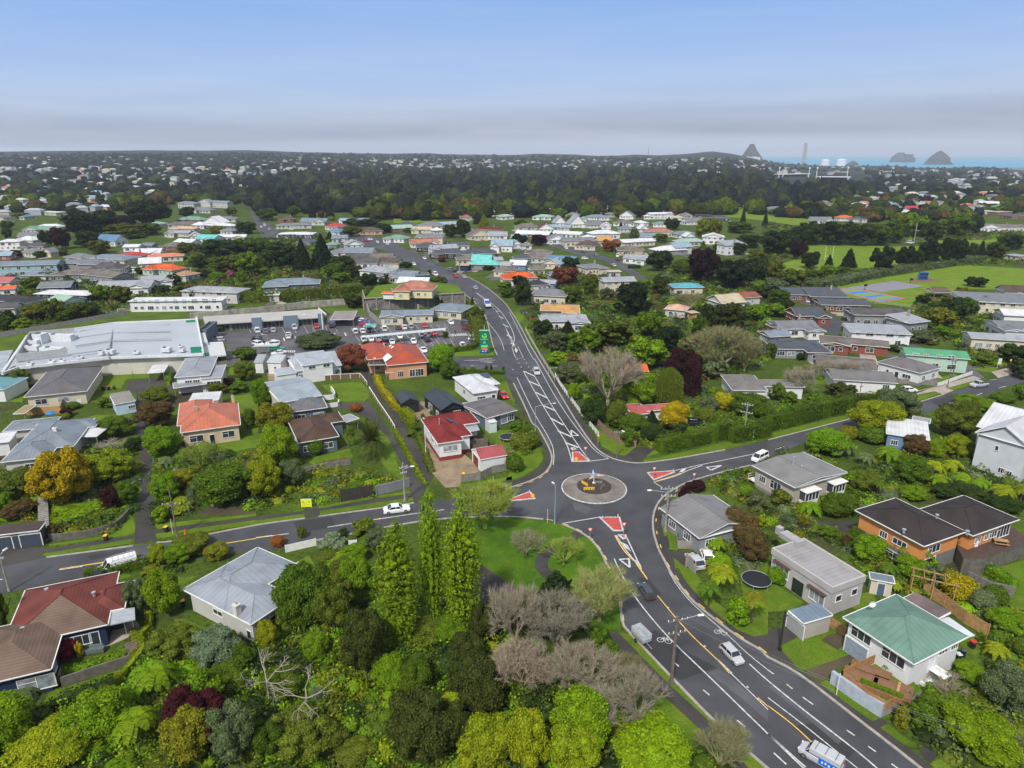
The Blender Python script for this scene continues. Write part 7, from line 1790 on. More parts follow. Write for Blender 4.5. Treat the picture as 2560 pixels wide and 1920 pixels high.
# == trees
plant_rows("""L0
1340 490 90 240 b lime|dense rounded lime green tree left of the blue grey roofed house
1110 480 170 190 bf greygreen|grey green tree in front of the rounded lime tree
540 830 650 165 b crimson|small crimson maple on the terrace of the navy house
1760 920 570 320 b silver|silvery green flowering tree below the blue grey roofed house
1440 860 555 330 bf olive
1270 1180 800 430 f lime|tree fern with lime fronds above the maroon maple
1140 1600 1170 450 f lime|largest tree fern with lime fronds at the bottom left
1040 1270 1030 300 f fresh
210 1190 1000 330 f greygreen
1600 1460 1030 420 bf maroon|large spreading maroon maple in the gully
1740 1560 1180 230 bf maroon|darker lower arm of maroon maple in the gully
130 1600 1130 380 b lime
430 1700 1380 430 b yelgreen
830 1560 1120 420 b lime
1540 1680 1240 330 b goldolive|golden green tree under the maroon maple
230 1750 1580 260 sp silver
1900 1750 1170 330 bf greygreen
1830 1150 880 340 b mid
1950 930 700 200 b mid
20 640 210 130 b mid
1860 700 540 130 f mid
880 1180 1010 130 s olive
470 1010 930 110 s greygreen
650 790 660 60 s yellow
1560 950 850 240 b lime
1690 1280 900 280 s fresh
1200 130 60 130 s goldolive
620 1650 1330 280 b yelgreen
1350 1760 1560 240 b olive
1000 1750 1600 200 b fresh
L1
420 620 40 360 b mid|tall airy green tree right of the blue grey roofed house
640 640 150 280 bf olive
800 420 20 290 b lime|lime green tree dotted with white blossom behind the gully
1010 620 290 330 f mid
900 980 420 340 b darkolive|large dark olive tree in the middle of the gully
480 850 610 220 b fresh
110 740 490 140 b yelgreen
250 620 380 160 s olive
700 260 20 220 b olive
230 1150 900 280 b mid
490 1230 980 180 sp silver
500 1330 1190 120 sp greygreen
200 1420 1220 120 sp silver
380 1760 1260 460 bf olive|large wispy olive tree at the bottom edge
100 1650 1290 220 b mid
1090 1080 780 240 b fresh
1280 1130 800 230 b mid
1580 720 480 220 b fresh
1380 680 460 280 b olive
1060 1180 1030 110 f lime
790 1120 950 130 f fresh
1560 1330 1010 200 f yelgreen|tree fern with pale hanging fronds beside the dark olive trees
1180 1330 1090 160 sp silver
1090 1440 1290 140 sp yelgreen
1840 700 330 250 b darkolive|dark brownish green tree left of the leafless trees
1700 1000 600 280 b darkolive
1760 1320 800 380 b darkolive
1330 1760 1090 430 b darkolive|big dark olive tree at the bottom edge
1560 1600 1170 260 b darkolive
1870 1780 1300 420 b yelgreen|yellow green tree at the bottom edge right of the dark olive tree
820 1750 1460 300 b olive
650 1600 1350 200 b olive
1170 780 -380 410 poplar poplar|left of three tall poplars, in front of the white car
1425 620 -715 300 poplar poplar|tallest of the three poplars, in the middle
1655 700 -580 400 poplar poplar|right of three tall poplars beside the park lawn
M1
1830 1430 990 420 ba wisp|pale yellow green tree behind the three poplars
L2
20 820 210 360 ba bare
350 860 320 460 ba bare|leafless brown tree in front of the black conifer
90 1230 680 470 ba bare
580 1200 740 500 ba bare|broad leafless brown tree in the middle of the copse
980 1420 920 400 ba bare
700 1480 1080 360 ba bare
930 1100 760 230 ba bareolive
1640 1800 1370 360 ba bareolive|leafless olive tree at the bottom beside the footpath
690 600 110 500 bb baregold|golden leafless tree overhanging the road by the trailer
350 590 90 600 c deep|black green conifer at the edge of the park lawn
M2
110 1620 1360 260 bs barepale|small pale leafless tree on the park lawn
410 1700 1440 290 bs barelime|small lime tinted leafless tree on the park lawn
L2
60 560 440 200 b darkolive
540 1620 1090 400 b lime|vivid green tree in front of the leafless copse
130 1760 1230 320 b yelgreen
1090 1800 1430 580 b lime|wide lime green tree at the bottom edge below the copse
480 1800 1360 340 b yelgreen
700 740 540 150 s mid
790 820 640 110 s mid
1650 360 -10 300 f yelgreen|big yellow green tree fern beside the trampoline yard
1560 420 130 240 f mid
1900 560 200 250 f goldolive|brownish tree fern by the roadside lawn
1780 560 330 200 s fresh
M2
1640 1700 1560 320 f lime
1620 1560 1400 200 f lime
1800 1500 1230 330 b brownish|brownish tree behind the grey gabled bungalow
1900 1650 1380 260 b brownish
1370 1170 1000 110 s darkmaroon
1460 1060 970 160 s darkmaroon
1320 1200 1110 70 s darkmaroon
1330 1350 1270 90 s mid
1700 1100 930 160 sp mid
1790 990 870 100 sp mid
1860 1100 1000 110 r fresh
1960 1220 1050 150 s greygreen
1980 1340 1240 110 s yelgreen
L3
940 190 0 190 f mid
1130 200 0 260 b fresh|leafy green tree between the grey plaster house and orange house
1290 230 30 160 s greygreen
1480 350 120 220 r gold|clipped golden orange tree behind the new timber fence
1690 420 250 200 r greygreen
1790 380 210 180 r mid
1010 280 170 110 f yelgreen
60 210 60 160 r fresh
350 330 255 150 r fresh
1900 620 420 260 b fresh
2000 800 640 160 b mid
1790 850 650 240 f yelgreen|tree fern right of the pale green roofed house
1570 1000 840 220 b fresh
1390 1140 920 270 bs bare|bare brown umbrella shaped tree behind the garden beds
1900 1280 890 330 b greygreen|large grey green tree at the right edge
1640 1620 1300 440 b lime|rounded lime green tree at the bottom right
1960 1650 1440 200 bf greygreen
1040 1370 1180 110 s goldolive
1200 1400 1170 240 s mid
1420 1280 1120 260 s mid
1300 1120 1000 160 s fresh
920 960 800 60 f fresh
1820 1060 860 180 s mid
980 1230 1150 80 sp silver
1250 1260 1100 130 s mid
M3
460 780 570 330 b fresh|bright green tree behind the low roofed beige house
590 800 640 240 f greygreen
640 640 530 140 r goldolive
840 620 330 340 b yelgreen|layered yellow green tree beside the east road
1020 500 240 330 b greygreen|dark umbrella shaped tree beyond the yellow green tree
820 680 540 220 r mid
1000 620 470 160 b olive
1470 650 360 330 bf olive|tall olive conifer like tree left of the gabled hall
1560 640 320 180 b olive
1650 420 300 300 b fresh
1860 350 260 180 r mid
1320 800 640 170 b lime
1490 800 610 220 b yelgreen
1160 780 600 170 b brownish
1800 850 640 270 b dark|dark pohutukawa like tree in front of the gabled hall
940 850 670 240 f fresh
760 860 730 200 f greygreen
1300 960 790 240 f yelgreen
1460 930 790 220 f yelgreen
1350 1060 900 220 f lime
1530 1050 880 200 f lime
1670 1100 920 200 f fresh
1840 1170 970 240 f yelgreen|tree fern with drooping yellow green fronds behind the dark tiled roof
1720 900 760 200 f yelgreen
2000 1180 960 200 f goldolive
1040 920 840 120 f lime
1960 900 720 240 b mid
1120 1000 780 240 b mid
1560 1180 1000 280 b dark
760 1080 880 200 b olive
690 1050 900 150 s fresh
860 1130 930 130 f mid
940 1140 1030 200 f greygreen
1150 1140 1020 200 b fresh
560 1280 1080 260 b mid
330 1260 1130 240 f lime|lime green tree fern beside the drive of the orange house
120 1180 1030 230 s olive
100 1440 1190 230 sp greygreen
280 1400 1240 180 sp goldolive
700 1480 1330 160 b mid
610 1530 1370 130 sp brownish
800 1640 1420 280 b fresh
1130 1700 1380 330 f fresh|tall tree fern in front of the orange house
1260 1700 1560 200 s fresh
470 1440 1340 160 s mid
1760 1640 1560 150 s fresh
1170 560 440 130 b mid
1850 1240 1100 240 b dark
1400 1130 1000 200 b dark
M2
760 420 -60 500 bb bare|broad pale leafless fan tree north of the roundabout
1000 400 110 260 b fresh
1240 400 50 230 willow olive|weeping willow beside the maroon tree
U2
1480 1580 1300 290 b darkmaroon|dark maroon beech beside the weeping willow
M2
1420 330 -20 170 b darkmaroon
1290 590 340 230 b gold|golden orange tree in front of the pink roof
1690 420 270 200 b yellow|bright yellow tree behind the clipped hedge
1540 500 385 190 r olive
1560 430 290 140 b greygreen
1890 480 280 300 b mid
500 330 190 110 b lime
450 200 30 220 b greygreen
640 520 320 210 b dark
1110 560 400 140 cs deep
960 600 440 240 b mid
830 560 330 160 b olive
1120 680 520 200 b dark
540 200 60 120 b mid
1320 620 500 160 s dark
930 700 560 150 s mid
80 740 580 180 r olive|large clipped olive bush on the corner lawn
170 710 570 110 r olive
20 900 760 140 r mid
110 590 510 80 r mid
30 570 490 110 s mid
M1
930 830 540 300 palm darkolive|big date palm beside the two drives
750 720 520 200 sp olive
480 770 620 150 r mid|clipped round green bush in front of the blue grey house
800 420 345 100 r rust|clipped rusty brown ball bush beside the court
880 560 440 100 sp mid
160 620 350 290 b goldolive|golden olive tree left of the dark grey hip roof
200 900 530 290 b lime|tall lime green tree left of the blue grey house
90 1130 790 280 b yelgreen
300 1030 800 180 b greygreen
40 380 160 130 b fresh
90 380 240 120 b mid
265 1070 1005 62 r yelgreen
1250 580 510 110 s mid
1240 620 560 90 s olive
1590 430 375 100 r mid
1420 440 395 70 r mid
1330 465 425 34 r mid
1750 440 350 80 sp goldolive
370 1430 1330 70 b olive|small round headed street tree beside the white fence
180 1500 1405 125 r rust|rusty orange ball bush at the corner of the blue grey roof
620 1560 1420 230 s silver
860 1420 1270 200 s olive
980 1530 1340 170 b greygreen
880 1520 1390 150 f mid
700 1420 1350 80 s dark
640 1640 1520 260 b olive
800 1640 1480 180 b fresh
720 1700 1560 250 s lime
U1
830 1500 1250 280 b copper|round copper red tree behind the white two storey house
555 1290 1165 390 b greygreen|broad domed tree on the edge of the car park
1250 1500 1340 130 b mid
1600 1500 1260 250 b fresh|bright green tree right of the orange red roof
1680 1560 1400 180 b mid
1660 1300 1245 80 s mid
960 1280 1220 80 s mid
1635 1200 1130 50 s mid
M0
540 1210 740 440 b gold|large golden yellow tree in the front garden bank
900 1010 740 380 b yelgreen|yellow green tree right of the golden tree
900 1210 1020 150 b darkmaroon
1020 1180 990 190 b mid
170 1160 900 330 b olive
160 1290 1130 200 b brownish
30 1290 1080 140 b fresh
100 920 800 200 bs barepale
920 760 650 230 bs bare
930 640 460 240 b mid
1080 740 620 110 b dark
1270 560 330 300 bf brownish
1250 370 230 230 b olive
1310 800 540 270 b fresh|fresh green tree in front of the coral roofed house
1340 880 760 160 f greygreen
1620 920 660 260 bs barelime
1830 1200 850 470 b mid|wide green tree above the yellow sign and street bank
1480 1050 880 210 b goldolive
1330 1150 930 220 b fresh
1570 1220 990 200 sp greygreen
1450 1230 1130 230 s yelgreen
1290 1310 1180 120 s fresh
1770 655 590 75 r mid
150 250 70 210 b olive
90 150 30 120 b brownish
860 390 300 140 s mid
545 460 390 100 s darkmaroon
525 480 425 78 r goldolive
590 400 335 110 r mid
1150 60 -5 130 r mid
1740 280 180 160 b olive
1820 230 150 120 s darkmaroon
1960 180 10 170 b olive
1900 270 180 150 s mid
2000 560 390 100 b mid
600 1300 1220 420 s fresh
450 1420 1320 120 s brownish
1540 1600 1420 340 b olive
1430 1650 1480 220 b fresh
1740 1620 1480 200 b goldolive
1280 1659 1470 140 b yelgreen
1090 1600 1530 80 f yelgreen
1480 640 560 70 s mid""")
plant_rows("""U0
890 880 730 160 m lime|vivid lime green tree behind the supermarket
1060 900 740 170 m olive
1510 750 640 120 m darkolive
800 330 90 380 m deep|large blackish tree group right of the copper red tree
540 430 235 150 m darkmaroon
420 400 260 110 m dark
760 420 270 210 m dark
860 470 350 180 m olive
1100 330 205 320 m olive
1150 340 280 170 m mid
1290 310 200 200 m mid
1120 215 130 190 m darkmaroon
1300 230 0 330 m deep
950 210 90 120 m dark
1620 160 55 140 m dark
1870 290 225 130 m yelgreen
2130 300 190 160 m darkolive
2000 140 60 90 m olive
1900 520 350 420 m dark|wide dark tree mass left of the tall dark conifers
2120 480 330 220 m mid
1610 460 370 170 m olive
1960 640 480 260 m olive
2160 660 450 200 m fresh|fresh green tree left of the tall dark conifers
1730 600 480 150 m dark
1880 700 620 140 r fresh
1750 680 600 150 m dark
2000 680 605 55 m pink|small pink blossom tree left of the dark conifers
2170 790 720 130 m dark
2090 720 610 80 m fresh
290 780 660 170 m olive
400 700 620 130 m olive
470 650 560 130 m olive
150 500 430 100 m deep
1000 830 740 60 m dark
1240 640 580 140 m dark
770 880 800 130 m darkolive
1250 800 720 170 m mid
1400 810 740 170 m dark
1650 830 770 110 r mid
1560 800 740 160 s olive
530 480 420 110 m olive
360 500 440 100 m mid
350 1040 890 260 m goldolive|golden olive tree left behind the supermarket
470 1050 850 200 m olive
680 1040 890 200 m olive
800 1010 890 130 m darkolive
180 1120 1030 180 s lime
50 1130 1000 130 m mid
70 1060 950 110 m darkolive
170 980 900 110 m dark
560 1060 960 130 m mid
1850 1150 1060 120 s olive
2120 1400 1290 220 s mid
1240 1460 1375 130 r mid
110 1540 1440 130 m brownish
60 260 180 110 m mid
200 170 110 130 m olive
70 340 240 80 m dark
U1
410 620 330 200 c deep|left of two tall dark conifers in the middle distance
580 600 290 240 c deep|right of two tall dark conifers in the middle distance
230 590 370 300 m dark
640 350 270 80 cs dark
60 470 340 160 m mid
60 600 500 130 m olive
560 360 290 60 cs dark
700 680 540 230 m mid
740 620 480 230 m dark
850 680 570 200 m darkolive
740 720 620 160 m fresh
980 750 630 170 m dark
1100 770 680 100 m dark
1240 700 600 80 palm dark
1130 740 640 90 palm dark
320 780 700 110 m darkolive
850 940 820 160 m darkolive
970 855 785 80 r mid
1580 760 660 160 m olive
1500 680 600 60 palm dark
1560 920 830 130 m darkolive
1610 1000 930 90 r dark
1870 960 830 60 cs dark
1920 1060 930 120 s olive
1775 1020 960 45 cs mid
830 320 220 140 m olive|olive tree left of the main road far bend
1110 290 200 140 m dark
920 230 160 300 m dark
1790 330 170 140 m dark
1680 330 210 110 m dark
1970 230 120 110 cs yelgreen|pointed yellow green tree beside a dark conifer
1910 210 95 80 cs deep
1330 290 245 120 s mid
2010 610 560 120 m dark
1610 540 490 90 s copper
100 180 70 180 m mid
650 180 140 60 r yelgreen
330 150 50 110 m mid
1470 180 30 110 cs deep
1540 170 0 150 m olive
1620 160 40 80 m olive
1100 160 -10 220 m dark
1215 160 30 90 m olive
570 170 90 70 m brownish
1360 150 -20 80 cs deep
640 170 -20 90 cs deep
490 170 -10 80 cs deep
1820 170 80 120 m darkolive
2150 780 700 120 m fresh
1300 590 540 100 s dark
2170 850 760 120 m mid
U2
460 740 580 230 m copper|copper red tree right of the vivid orange roof
230 400 300 150 m darkmaroon|maroon tree beside the parked white van in the side street
850 450 345 150 m rust|rusty brown tree in the middle of the side street
70 410 290 140 m deep
1640 720 410 270 m darkmaroon|large dark maroon beech in the middle distance
1910 780 520 330 m deep|large blackish green tree right of the maroon beech
1480 650 510 210 r olive
1270 620 430 200 m dark
1040 1010 720 380 m deep|very large dark tree above the leafy gardens
1270 830 660 170 m darkolive
1150 790 690 130 s lime
1340 1160 1100 230 m deep
1340 1340 1110 240 m deep|round dark tree left of the grey leafless group
1170 1190 960 210 m fresh|fresh green tree below the very large dark tree
860 1290 1040 430 m olive
620 1340 1120 260 m fresh
380 1320 1140 230 m greygreen
260 1180 1040 170 m dark
480 1180 1040 160 cs deep
570 1090 980 110 cs deep
90 920 700 160 m dark
60 750 650 120 m deep
690 740 640 110 m goldolive
520 900 760 160 m mid
660 820 680 130 m mid
830 880 760 130 m greygreen
510 600 490 150 m dark
1050 390 240 90 m greygreen
1290 370 290 120 m olive
1640 320 160 130 m yelgreen|yellow green tree in front of the far sports field
1750 330 160 100 m goldolive
1380 260 160 130 m dark
1990 230 60 65 cs deep|left of two dark pointed conifers by the far field
2185 225 90 60 cs deep|right of two dark pointed conifers by the far field
1650 420 350 60 cs mid
1790 450 370 110 m mid
1950 480 370 150 m dark
1510 780 660 50 cs olive
940 270 190 70 cs deep
1900 1150 900 260 m darkolive
1740 1120 900 220 m dark
1520 1000 800 240 bs bareolive
2120 1050 900 200 m fresh
1800 1540 1100 540 ba bareolive|large grey olive leafless tree group in the middle
2000 1520 1200 250 ba bareolive
1560 1300 1150 160 m olive
1150 1480 1200 330 m fresh
1600 1230 1000 130 m mid
1100 150 90 90 m maroon
1480 50 0 100 m darkmaroon
1800 70 5 80 m darkmaroon
1080 1350 1180 190 m goldolive
560 1500 1350 190 m brownish
400 1440 1320 180 m lime
1950 290 190 260 m mid
2130 700 500 160 m dark
2150 860 740 150 m dark
2050 420 300 200 m dark
2100 560 430 150 m olive
500 190 130 80 m goldolive
80 245 170 110 m mid
1760 1560 1380 200 m greygreen
U3
360 600 450 150 m deep|dark rounded tree at the near left edge of the playing field
525 570 470 80 cs deep
690 590 415 160 cs deep
970 640 400 200 m deep
1170 600 400 150 m deep
1290 600 430 90 m dark
1390 580 350 170 m deep
1520 570 330 110 m deep
1620 560 330 170 m deep
1730 520 370 110 m darkolive
1835 480 345 80 cs deep
1950 520 370 170 m darkolive
2100 440 300 180 m dark
1790 760 660 150 m dark|lone dark flat topped tree on the school field
1665 850 750 130 m goldolive
1450 1120 930 260 m goldolive
1560 1050 850 280 m dark
1330 900 820 110 m dark
1700 1000 850 220 m mid
1840 960 820 120 sp mid
1490 1180 1090 170 m fresh
1600 1190 1120 160 r lime
1400 1120 1050 140 m mid
1800 1080 1030 90 r fresh
1300 1250 1140 260 s greygreen
1400 1260 1215 100 s goldolive
690 1140 1070 110 s mid
440 1310 1240 90 s mid
580 1290 1240 170 s mid
1460 1440 1370 110 s maroon
1120 1320 1250 170 s mid
2130 1440 1240 260 m dark|dark layered tree at the right edge above the east road
1900 1420 1340 260 s mid
2170 1560 1380 150 m darkolive
80 480 260 300 m dark
250 520 350 130 m darkmaroon
330 400 190 230 m dark|dark wood behind the near playing field, left part
540 400 190 260 m dark
760 400 200 240 m dark
950 400 210 220 m mid
1080 380 180 180 m mid
1250 330 110 240 m fresh
1400 400 180 180 m darkolive
1620 320 130 220 m mid
1780 300 130 130 m dark
330 140 20 230 m deep
1145 130 65 75 r deep
990 110 20 70 cs deep
1330 100 40 70 m darkmaroon
1680 160 85 90 m dark
2080 60 0 160 m dark
50 700 530 170 m olive
200 760 590 220 m olive
380 730 600 180 m mid
510 660 560 150 m fresh
640 650 580 150 m mid
810 650 590 150 m fresh
60 780 700 100 m silver
90 900 780 200 m mid
70 1020 900 170 m fresh
460 1050 930 60 s mid
130 1000 850 150 m dark
20 1380 1240 90 m mid
280 1390 1330 80 s dark
1540 90 0 120 m dark
M3
240 330 60 240 bs bare|leafless tree before the grey roof at the long hedge
620 190 10 160 bs bare
480 170 0 160 bs bare
350 200 20 170 bs bareolive
160 370 260 150 m mid
590 320 190 220 m darkolive
830 250 190 110 m darkolive
400 380 280 200 m mid
60 330 190 120 m mid
700 380 280 140 m dark
1430 430 360 130 m darkolive
1980 130 0 120 m darkolive
2000 330 200 110 m mid
900 300 230 90 m mid""")
def dead_tree(t,X,Y,W,hgt,label):
 P=GT(TP(t,X,Y));R_=random.Random(int(X));mb=MB()
 wm=W/TS(t)*depth(P)/FPX
 def g(p,d,l,r,n):
  q=p+d*l;mb.tube(p,q,r,r*.7,6,cap=n==0)
  if n:
   for _ in range(R_.choice([2,2,3])):g(q,(d+V3((R_.gauss(0,.55),R_.gauss(0,.55),R_.gauss(0,.3)))).normalized(),l*R_.uniform(.6,.9),r*.68,n-1)
 mb.tube((0,0,0),(0,0,hgt),.12,.09,7)
 for k in range(4):a=k*1.6+R_.random();g(V3((0,0,hgt)),V3((mA.cos(a),mA.sin(a),.5)).normalized(),wm*.27,.065,4)
 o=mb.bd('dead_tree',flat('bleached_wood',(.34,.30,.25),.8),loc=P);tag(o,label,'tree')
dead_tree('L1',110,1150,330,3.2,'bleached dead tree with bare white limbs in the gully');dead_tree('L1',420,1250,330,2.6,'leaning dead tree with pale broken limbs right of the bleached one')
hedge('M2',(1165,735,1330,705,1560,655),3.4,2.6,'mid','thick clipped green hedge along the east road, nearest the roundabout');hedge('M2',(1580,640,1720,610),4.4,3.2,'mid','tallest block of the clipped hedge along the east road')
hedge('M2',(1740,655,2042,600),4.0,3.2,'mid','middle stretch of hedge along the east road');hedge('M3',(0,560,250,500,470,440,640,410),4.4,3.0,'mid','long shaggy hedge of the east road up to the yellow green tree');hedge('M3',(560,390,850,330),2.4,2.4,'mid','low hedge below the white house by the east road')
hedge('M1',(955,150,1000,240,1060,330,1140,410,1190,460),1.5,1.7,'yellow','bright yellow clipped hedge beside the drive, upper stretch');hedge('M1',(1175,450,1250,520),2.6,2.2,'yelgreen','taller yellow green end of the yellow hedge')
hedge('M1',(1110,560,1180,690,1270,860,1355,1000),.5,.7,'yelgreen','low yellow green strip between the two drives',dens=40);hedge('M1',(1290,600,1350,760,1400,900),.8,1.4,'olive','low olive border left of the tan yard')
hedge('L0',(1190,450,1190,560,1120,640,1140,740,1020,900,900,1010,700,1080,400,1190),1.1,.9,'yelgreen','winding yellow green hedge along the lawn of the navy house',dens=50,leaf=.12);hedge('L0',(930,1030,700,1120,420,1230),1.8,1.8,'dark','dark hedge below the yellow green hedge')
hedge('L0',(500,935,760,870,1000,790),1.1,1.5,'fresh','green hedge between the two lawns of the navy house');hedge('L0',(680,150,900,110,1120,70,1230,40),1.5,1.5,'mid','low green hedge between the navy house and the street')
hedge('L0',(1080,560,1050,800),.6,1.0,'goldolive','low golden edge beside the dark garden steps')
hedge('L3',(1680,60,1960,230),1.4,1.6,'fresh','clipped green hedge on the retaining wall at the right');hedge('U1',(-440,860,0,880,300,860,700,830,900,800),4.5,5.0,'olive','long golden olive hedge on the bank above the shops',leaf=.5,dens=5)
hedge('U0',(1640,880,1900,850,2212,840),4.5,5,'darkolive','dark olive hedge right of the modern navy house',leaf=.5,dens=5)
hedge('U1',(1700,1315,1850,1290,1930,1250),1.6,2.0,'mid','low hedge between the car park and the side street',leaf=.3,dens=12);hedge('U1',(1930,1250,1900,1100,1860,960),2.6,5.0,'olive','planted bank between the car park and the main road',leaf=.4,dens=8)
hedge('M0',(1345,205,1350,135),1.6,1.4,'lime','small block of lime green hedge beside the white carport');hedge('U2',(1000,590,1110,590),2.0,2.0,'dark','dark clipped hedge at the foot of the side street',leaf=.4,dens=8);hedge('U3',(1200,1120,1320,1120),1.6,2,'fresh','bright hedge in front of the white cubic house',leaf=.3,dens=10)
hedge('M1',(480,860,600,830,750,810),.6,1.2,'copper','low copper brown border on the wall below the blue grey house',dens=40);hedge('U3',(-20,740,500,740,1000,640,1500,570,1800,530),3,9,'greygreen','long planted strip between the two playing fields',leaf=.7,dens=3)
hedge('M1',(1640,105,1980,115),1.2,1.2,'mid','low hedge and clipped shrubs behind the white roofed house',leaf=.25,dens=14)
for k,(X,Y)in enumerate(((-10,320),(165,330),(370,350))):ptree('Z5',X,Y+40,Y-45,115 if k!=2 else 90,'round','mid')
for X,Yb,Yt in((425,400,250),(510,380,250),(740,400,265)):ptree('Z5',X,Yb,Yt,55,'mid','darkolive')
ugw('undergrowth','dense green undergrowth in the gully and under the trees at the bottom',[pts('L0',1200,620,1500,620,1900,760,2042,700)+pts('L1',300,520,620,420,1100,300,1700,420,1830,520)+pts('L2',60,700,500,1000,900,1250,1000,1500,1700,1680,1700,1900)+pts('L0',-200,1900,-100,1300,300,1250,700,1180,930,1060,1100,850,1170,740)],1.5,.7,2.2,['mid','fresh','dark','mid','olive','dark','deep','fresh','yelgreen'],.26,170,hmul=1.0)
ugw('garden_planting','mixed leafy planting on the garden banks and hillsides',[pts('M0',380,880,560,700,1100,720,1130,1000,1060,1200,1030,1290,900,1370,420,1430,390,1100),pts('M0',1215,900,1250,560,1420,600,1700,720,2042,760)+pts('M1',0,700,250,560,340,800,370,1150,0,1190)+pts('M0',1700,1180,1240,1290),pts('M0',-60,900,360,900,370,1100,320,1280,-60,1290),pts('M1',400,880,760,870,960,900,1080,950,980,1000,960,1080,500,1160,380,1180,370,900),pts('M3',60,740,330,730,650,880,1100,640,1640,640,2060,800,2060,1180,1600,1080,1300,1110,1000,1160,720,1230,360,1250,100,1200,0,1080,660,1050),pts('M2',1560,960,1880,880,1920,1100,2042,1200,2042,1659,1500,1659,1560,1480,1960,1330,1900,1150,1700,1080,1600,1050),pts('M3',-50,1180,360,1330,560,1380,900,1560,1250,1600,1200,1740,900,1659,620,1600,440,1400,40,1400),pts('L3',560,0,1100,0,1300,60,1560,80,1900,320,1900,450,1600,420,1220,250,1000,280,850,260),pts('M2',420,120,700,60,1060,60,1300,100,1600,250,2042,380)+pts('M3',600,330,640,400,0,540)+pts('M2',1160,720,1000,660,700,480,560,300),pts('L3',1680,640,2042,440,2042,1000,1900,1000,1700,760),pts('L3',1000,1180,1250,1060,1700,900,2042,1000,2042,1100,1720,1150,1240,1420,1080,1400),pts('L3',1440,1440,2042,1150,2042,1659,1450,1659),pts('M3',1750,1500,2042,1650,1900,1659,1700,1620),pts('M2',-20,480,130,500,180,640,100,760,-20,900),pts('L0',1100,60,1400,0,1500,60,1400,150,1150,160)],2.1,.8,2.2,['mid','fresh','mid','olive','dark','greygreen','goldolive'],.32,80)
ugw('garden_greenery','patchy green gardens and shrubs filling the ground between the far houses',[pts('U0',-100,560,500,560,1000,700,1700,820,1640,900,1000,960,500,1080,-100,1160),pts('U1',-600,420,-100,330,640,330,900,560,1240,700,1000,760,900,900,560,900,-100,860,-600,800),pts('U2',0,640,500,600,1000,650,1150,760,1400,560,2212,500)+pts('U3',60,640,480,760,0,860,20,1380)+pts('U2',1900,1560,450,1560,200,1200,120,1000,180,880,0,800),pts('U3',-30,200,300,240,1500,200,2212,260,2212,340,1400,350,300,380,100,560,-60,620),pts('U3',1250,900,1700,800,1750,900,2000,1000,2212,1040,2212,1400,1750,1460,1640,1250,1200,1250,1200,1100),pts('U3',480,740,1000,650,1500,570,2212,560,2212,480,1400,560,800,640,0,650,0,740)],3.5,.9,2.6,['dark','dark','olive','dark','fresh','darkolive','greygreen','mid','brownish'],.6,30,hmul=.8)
# == roundabout, islands, signs, poles, vehicles
RC_=GP('P',1485,1221);RR=163/2*depth(RC_)/FPX
ra=emp('roundabout_island',(RC_.x,RC_.y,.03));m=MB();prof=[(RR,0),(RR,.12),(RR*.97,.13)]
def ring_(r,z,n=72):return[V3((mA.cos(2*mA.pi*k/n)*r,mA.sin(2*mA.pi*k/n)*r,z))for k in range(n)]
m.loft([ring_(r,z)for r,z in prof],0,cap=False);m.bd('white_rim',K12,ra)
mm,t,b=base_mat('worn_paving');v=vec(t);b.inputs['Roughness'].default_value=.8
a_=mixc(t,(.19,.165,.15),(.11,.10,.095),nfac(t,.45,.35,.65,6,v=v));a_=mixc(t,a_,(.25,.215,.19),nfac(t,.22,.58,.68,3,v=v));t.links.new(a_,b.inputs['Base Color'])
m=MB();m.loft([ring_(RR*.97,.125),ring_(RR*.8,.24),ring_(RR*.52,.42)],0,cap=False);m.bd('apron',mm,ra)
m=MB();m.loft([ring_(RR*.52,.42),ring_(RR*.52,.55),ring_(RR*.3,.85),ring_(RR*.12,.95)],0,cap=False);m.face(ring_(RR*.12,.95));m.bd('mound',flat('dark_gravel',(.05,.038,.033),.9,var=.4),ra)
tag(ra,'round paved centre of the roundabout with a white rim and dark mound','roundabout')
P=GP('Z5',0,0);P=V3((RC_.x-.05,RC_.y+.3,.95));ws=emp('wind_sculpture',P);zt=top_z(P,TP('M2',0,915)[1])-P.z
m=MB();m.tube((0,0,0),(0,0,zt),.09,.07,8);m.box((0,0,.08),(.5,.5,.16));m.bd('mast',K0,ws);m=MB();m.tube((0,-.25,zt),(0,.25,zt),.16,n=10);m.bd('hub',K1,ws)
for ang,L_,c in((105,1.25,(.55,.68,.85)),(20,.9,(.12,.42,.72)),(172,.95,(.12,.42,.72)),(-4,1.9,(.80,.52,.22)),(222,1.35,(.82,.62,.28))):
 a=mA.radians(ang);d=V3((mA.cos(a),0,mA.sin(a)));n_=V3((-d.z,0,d.x));m=MB();o_=V3((0,-.2,zt))
 A=[o_,o_+d*L_*.35+n_*.26,o_+d*L_,o_+d*L_*.4-n_*.14];m.face(A);m.face([p+V3((0,.06,0))for p in A[::-1]])
 for i in range(4):m.face([A[i],A[i]+V3((0,.06,0)),A[(i+1)%4]+V3((0,.06,0)),A[(i+1)%4]])
 m.bd('blade',flat('blade_%.2f_%.2f'%c[:2],c,.5,var=.05),ws)
tag(ws,'windmill sculpture with blue and orange blades on the roundabout','sculpture')
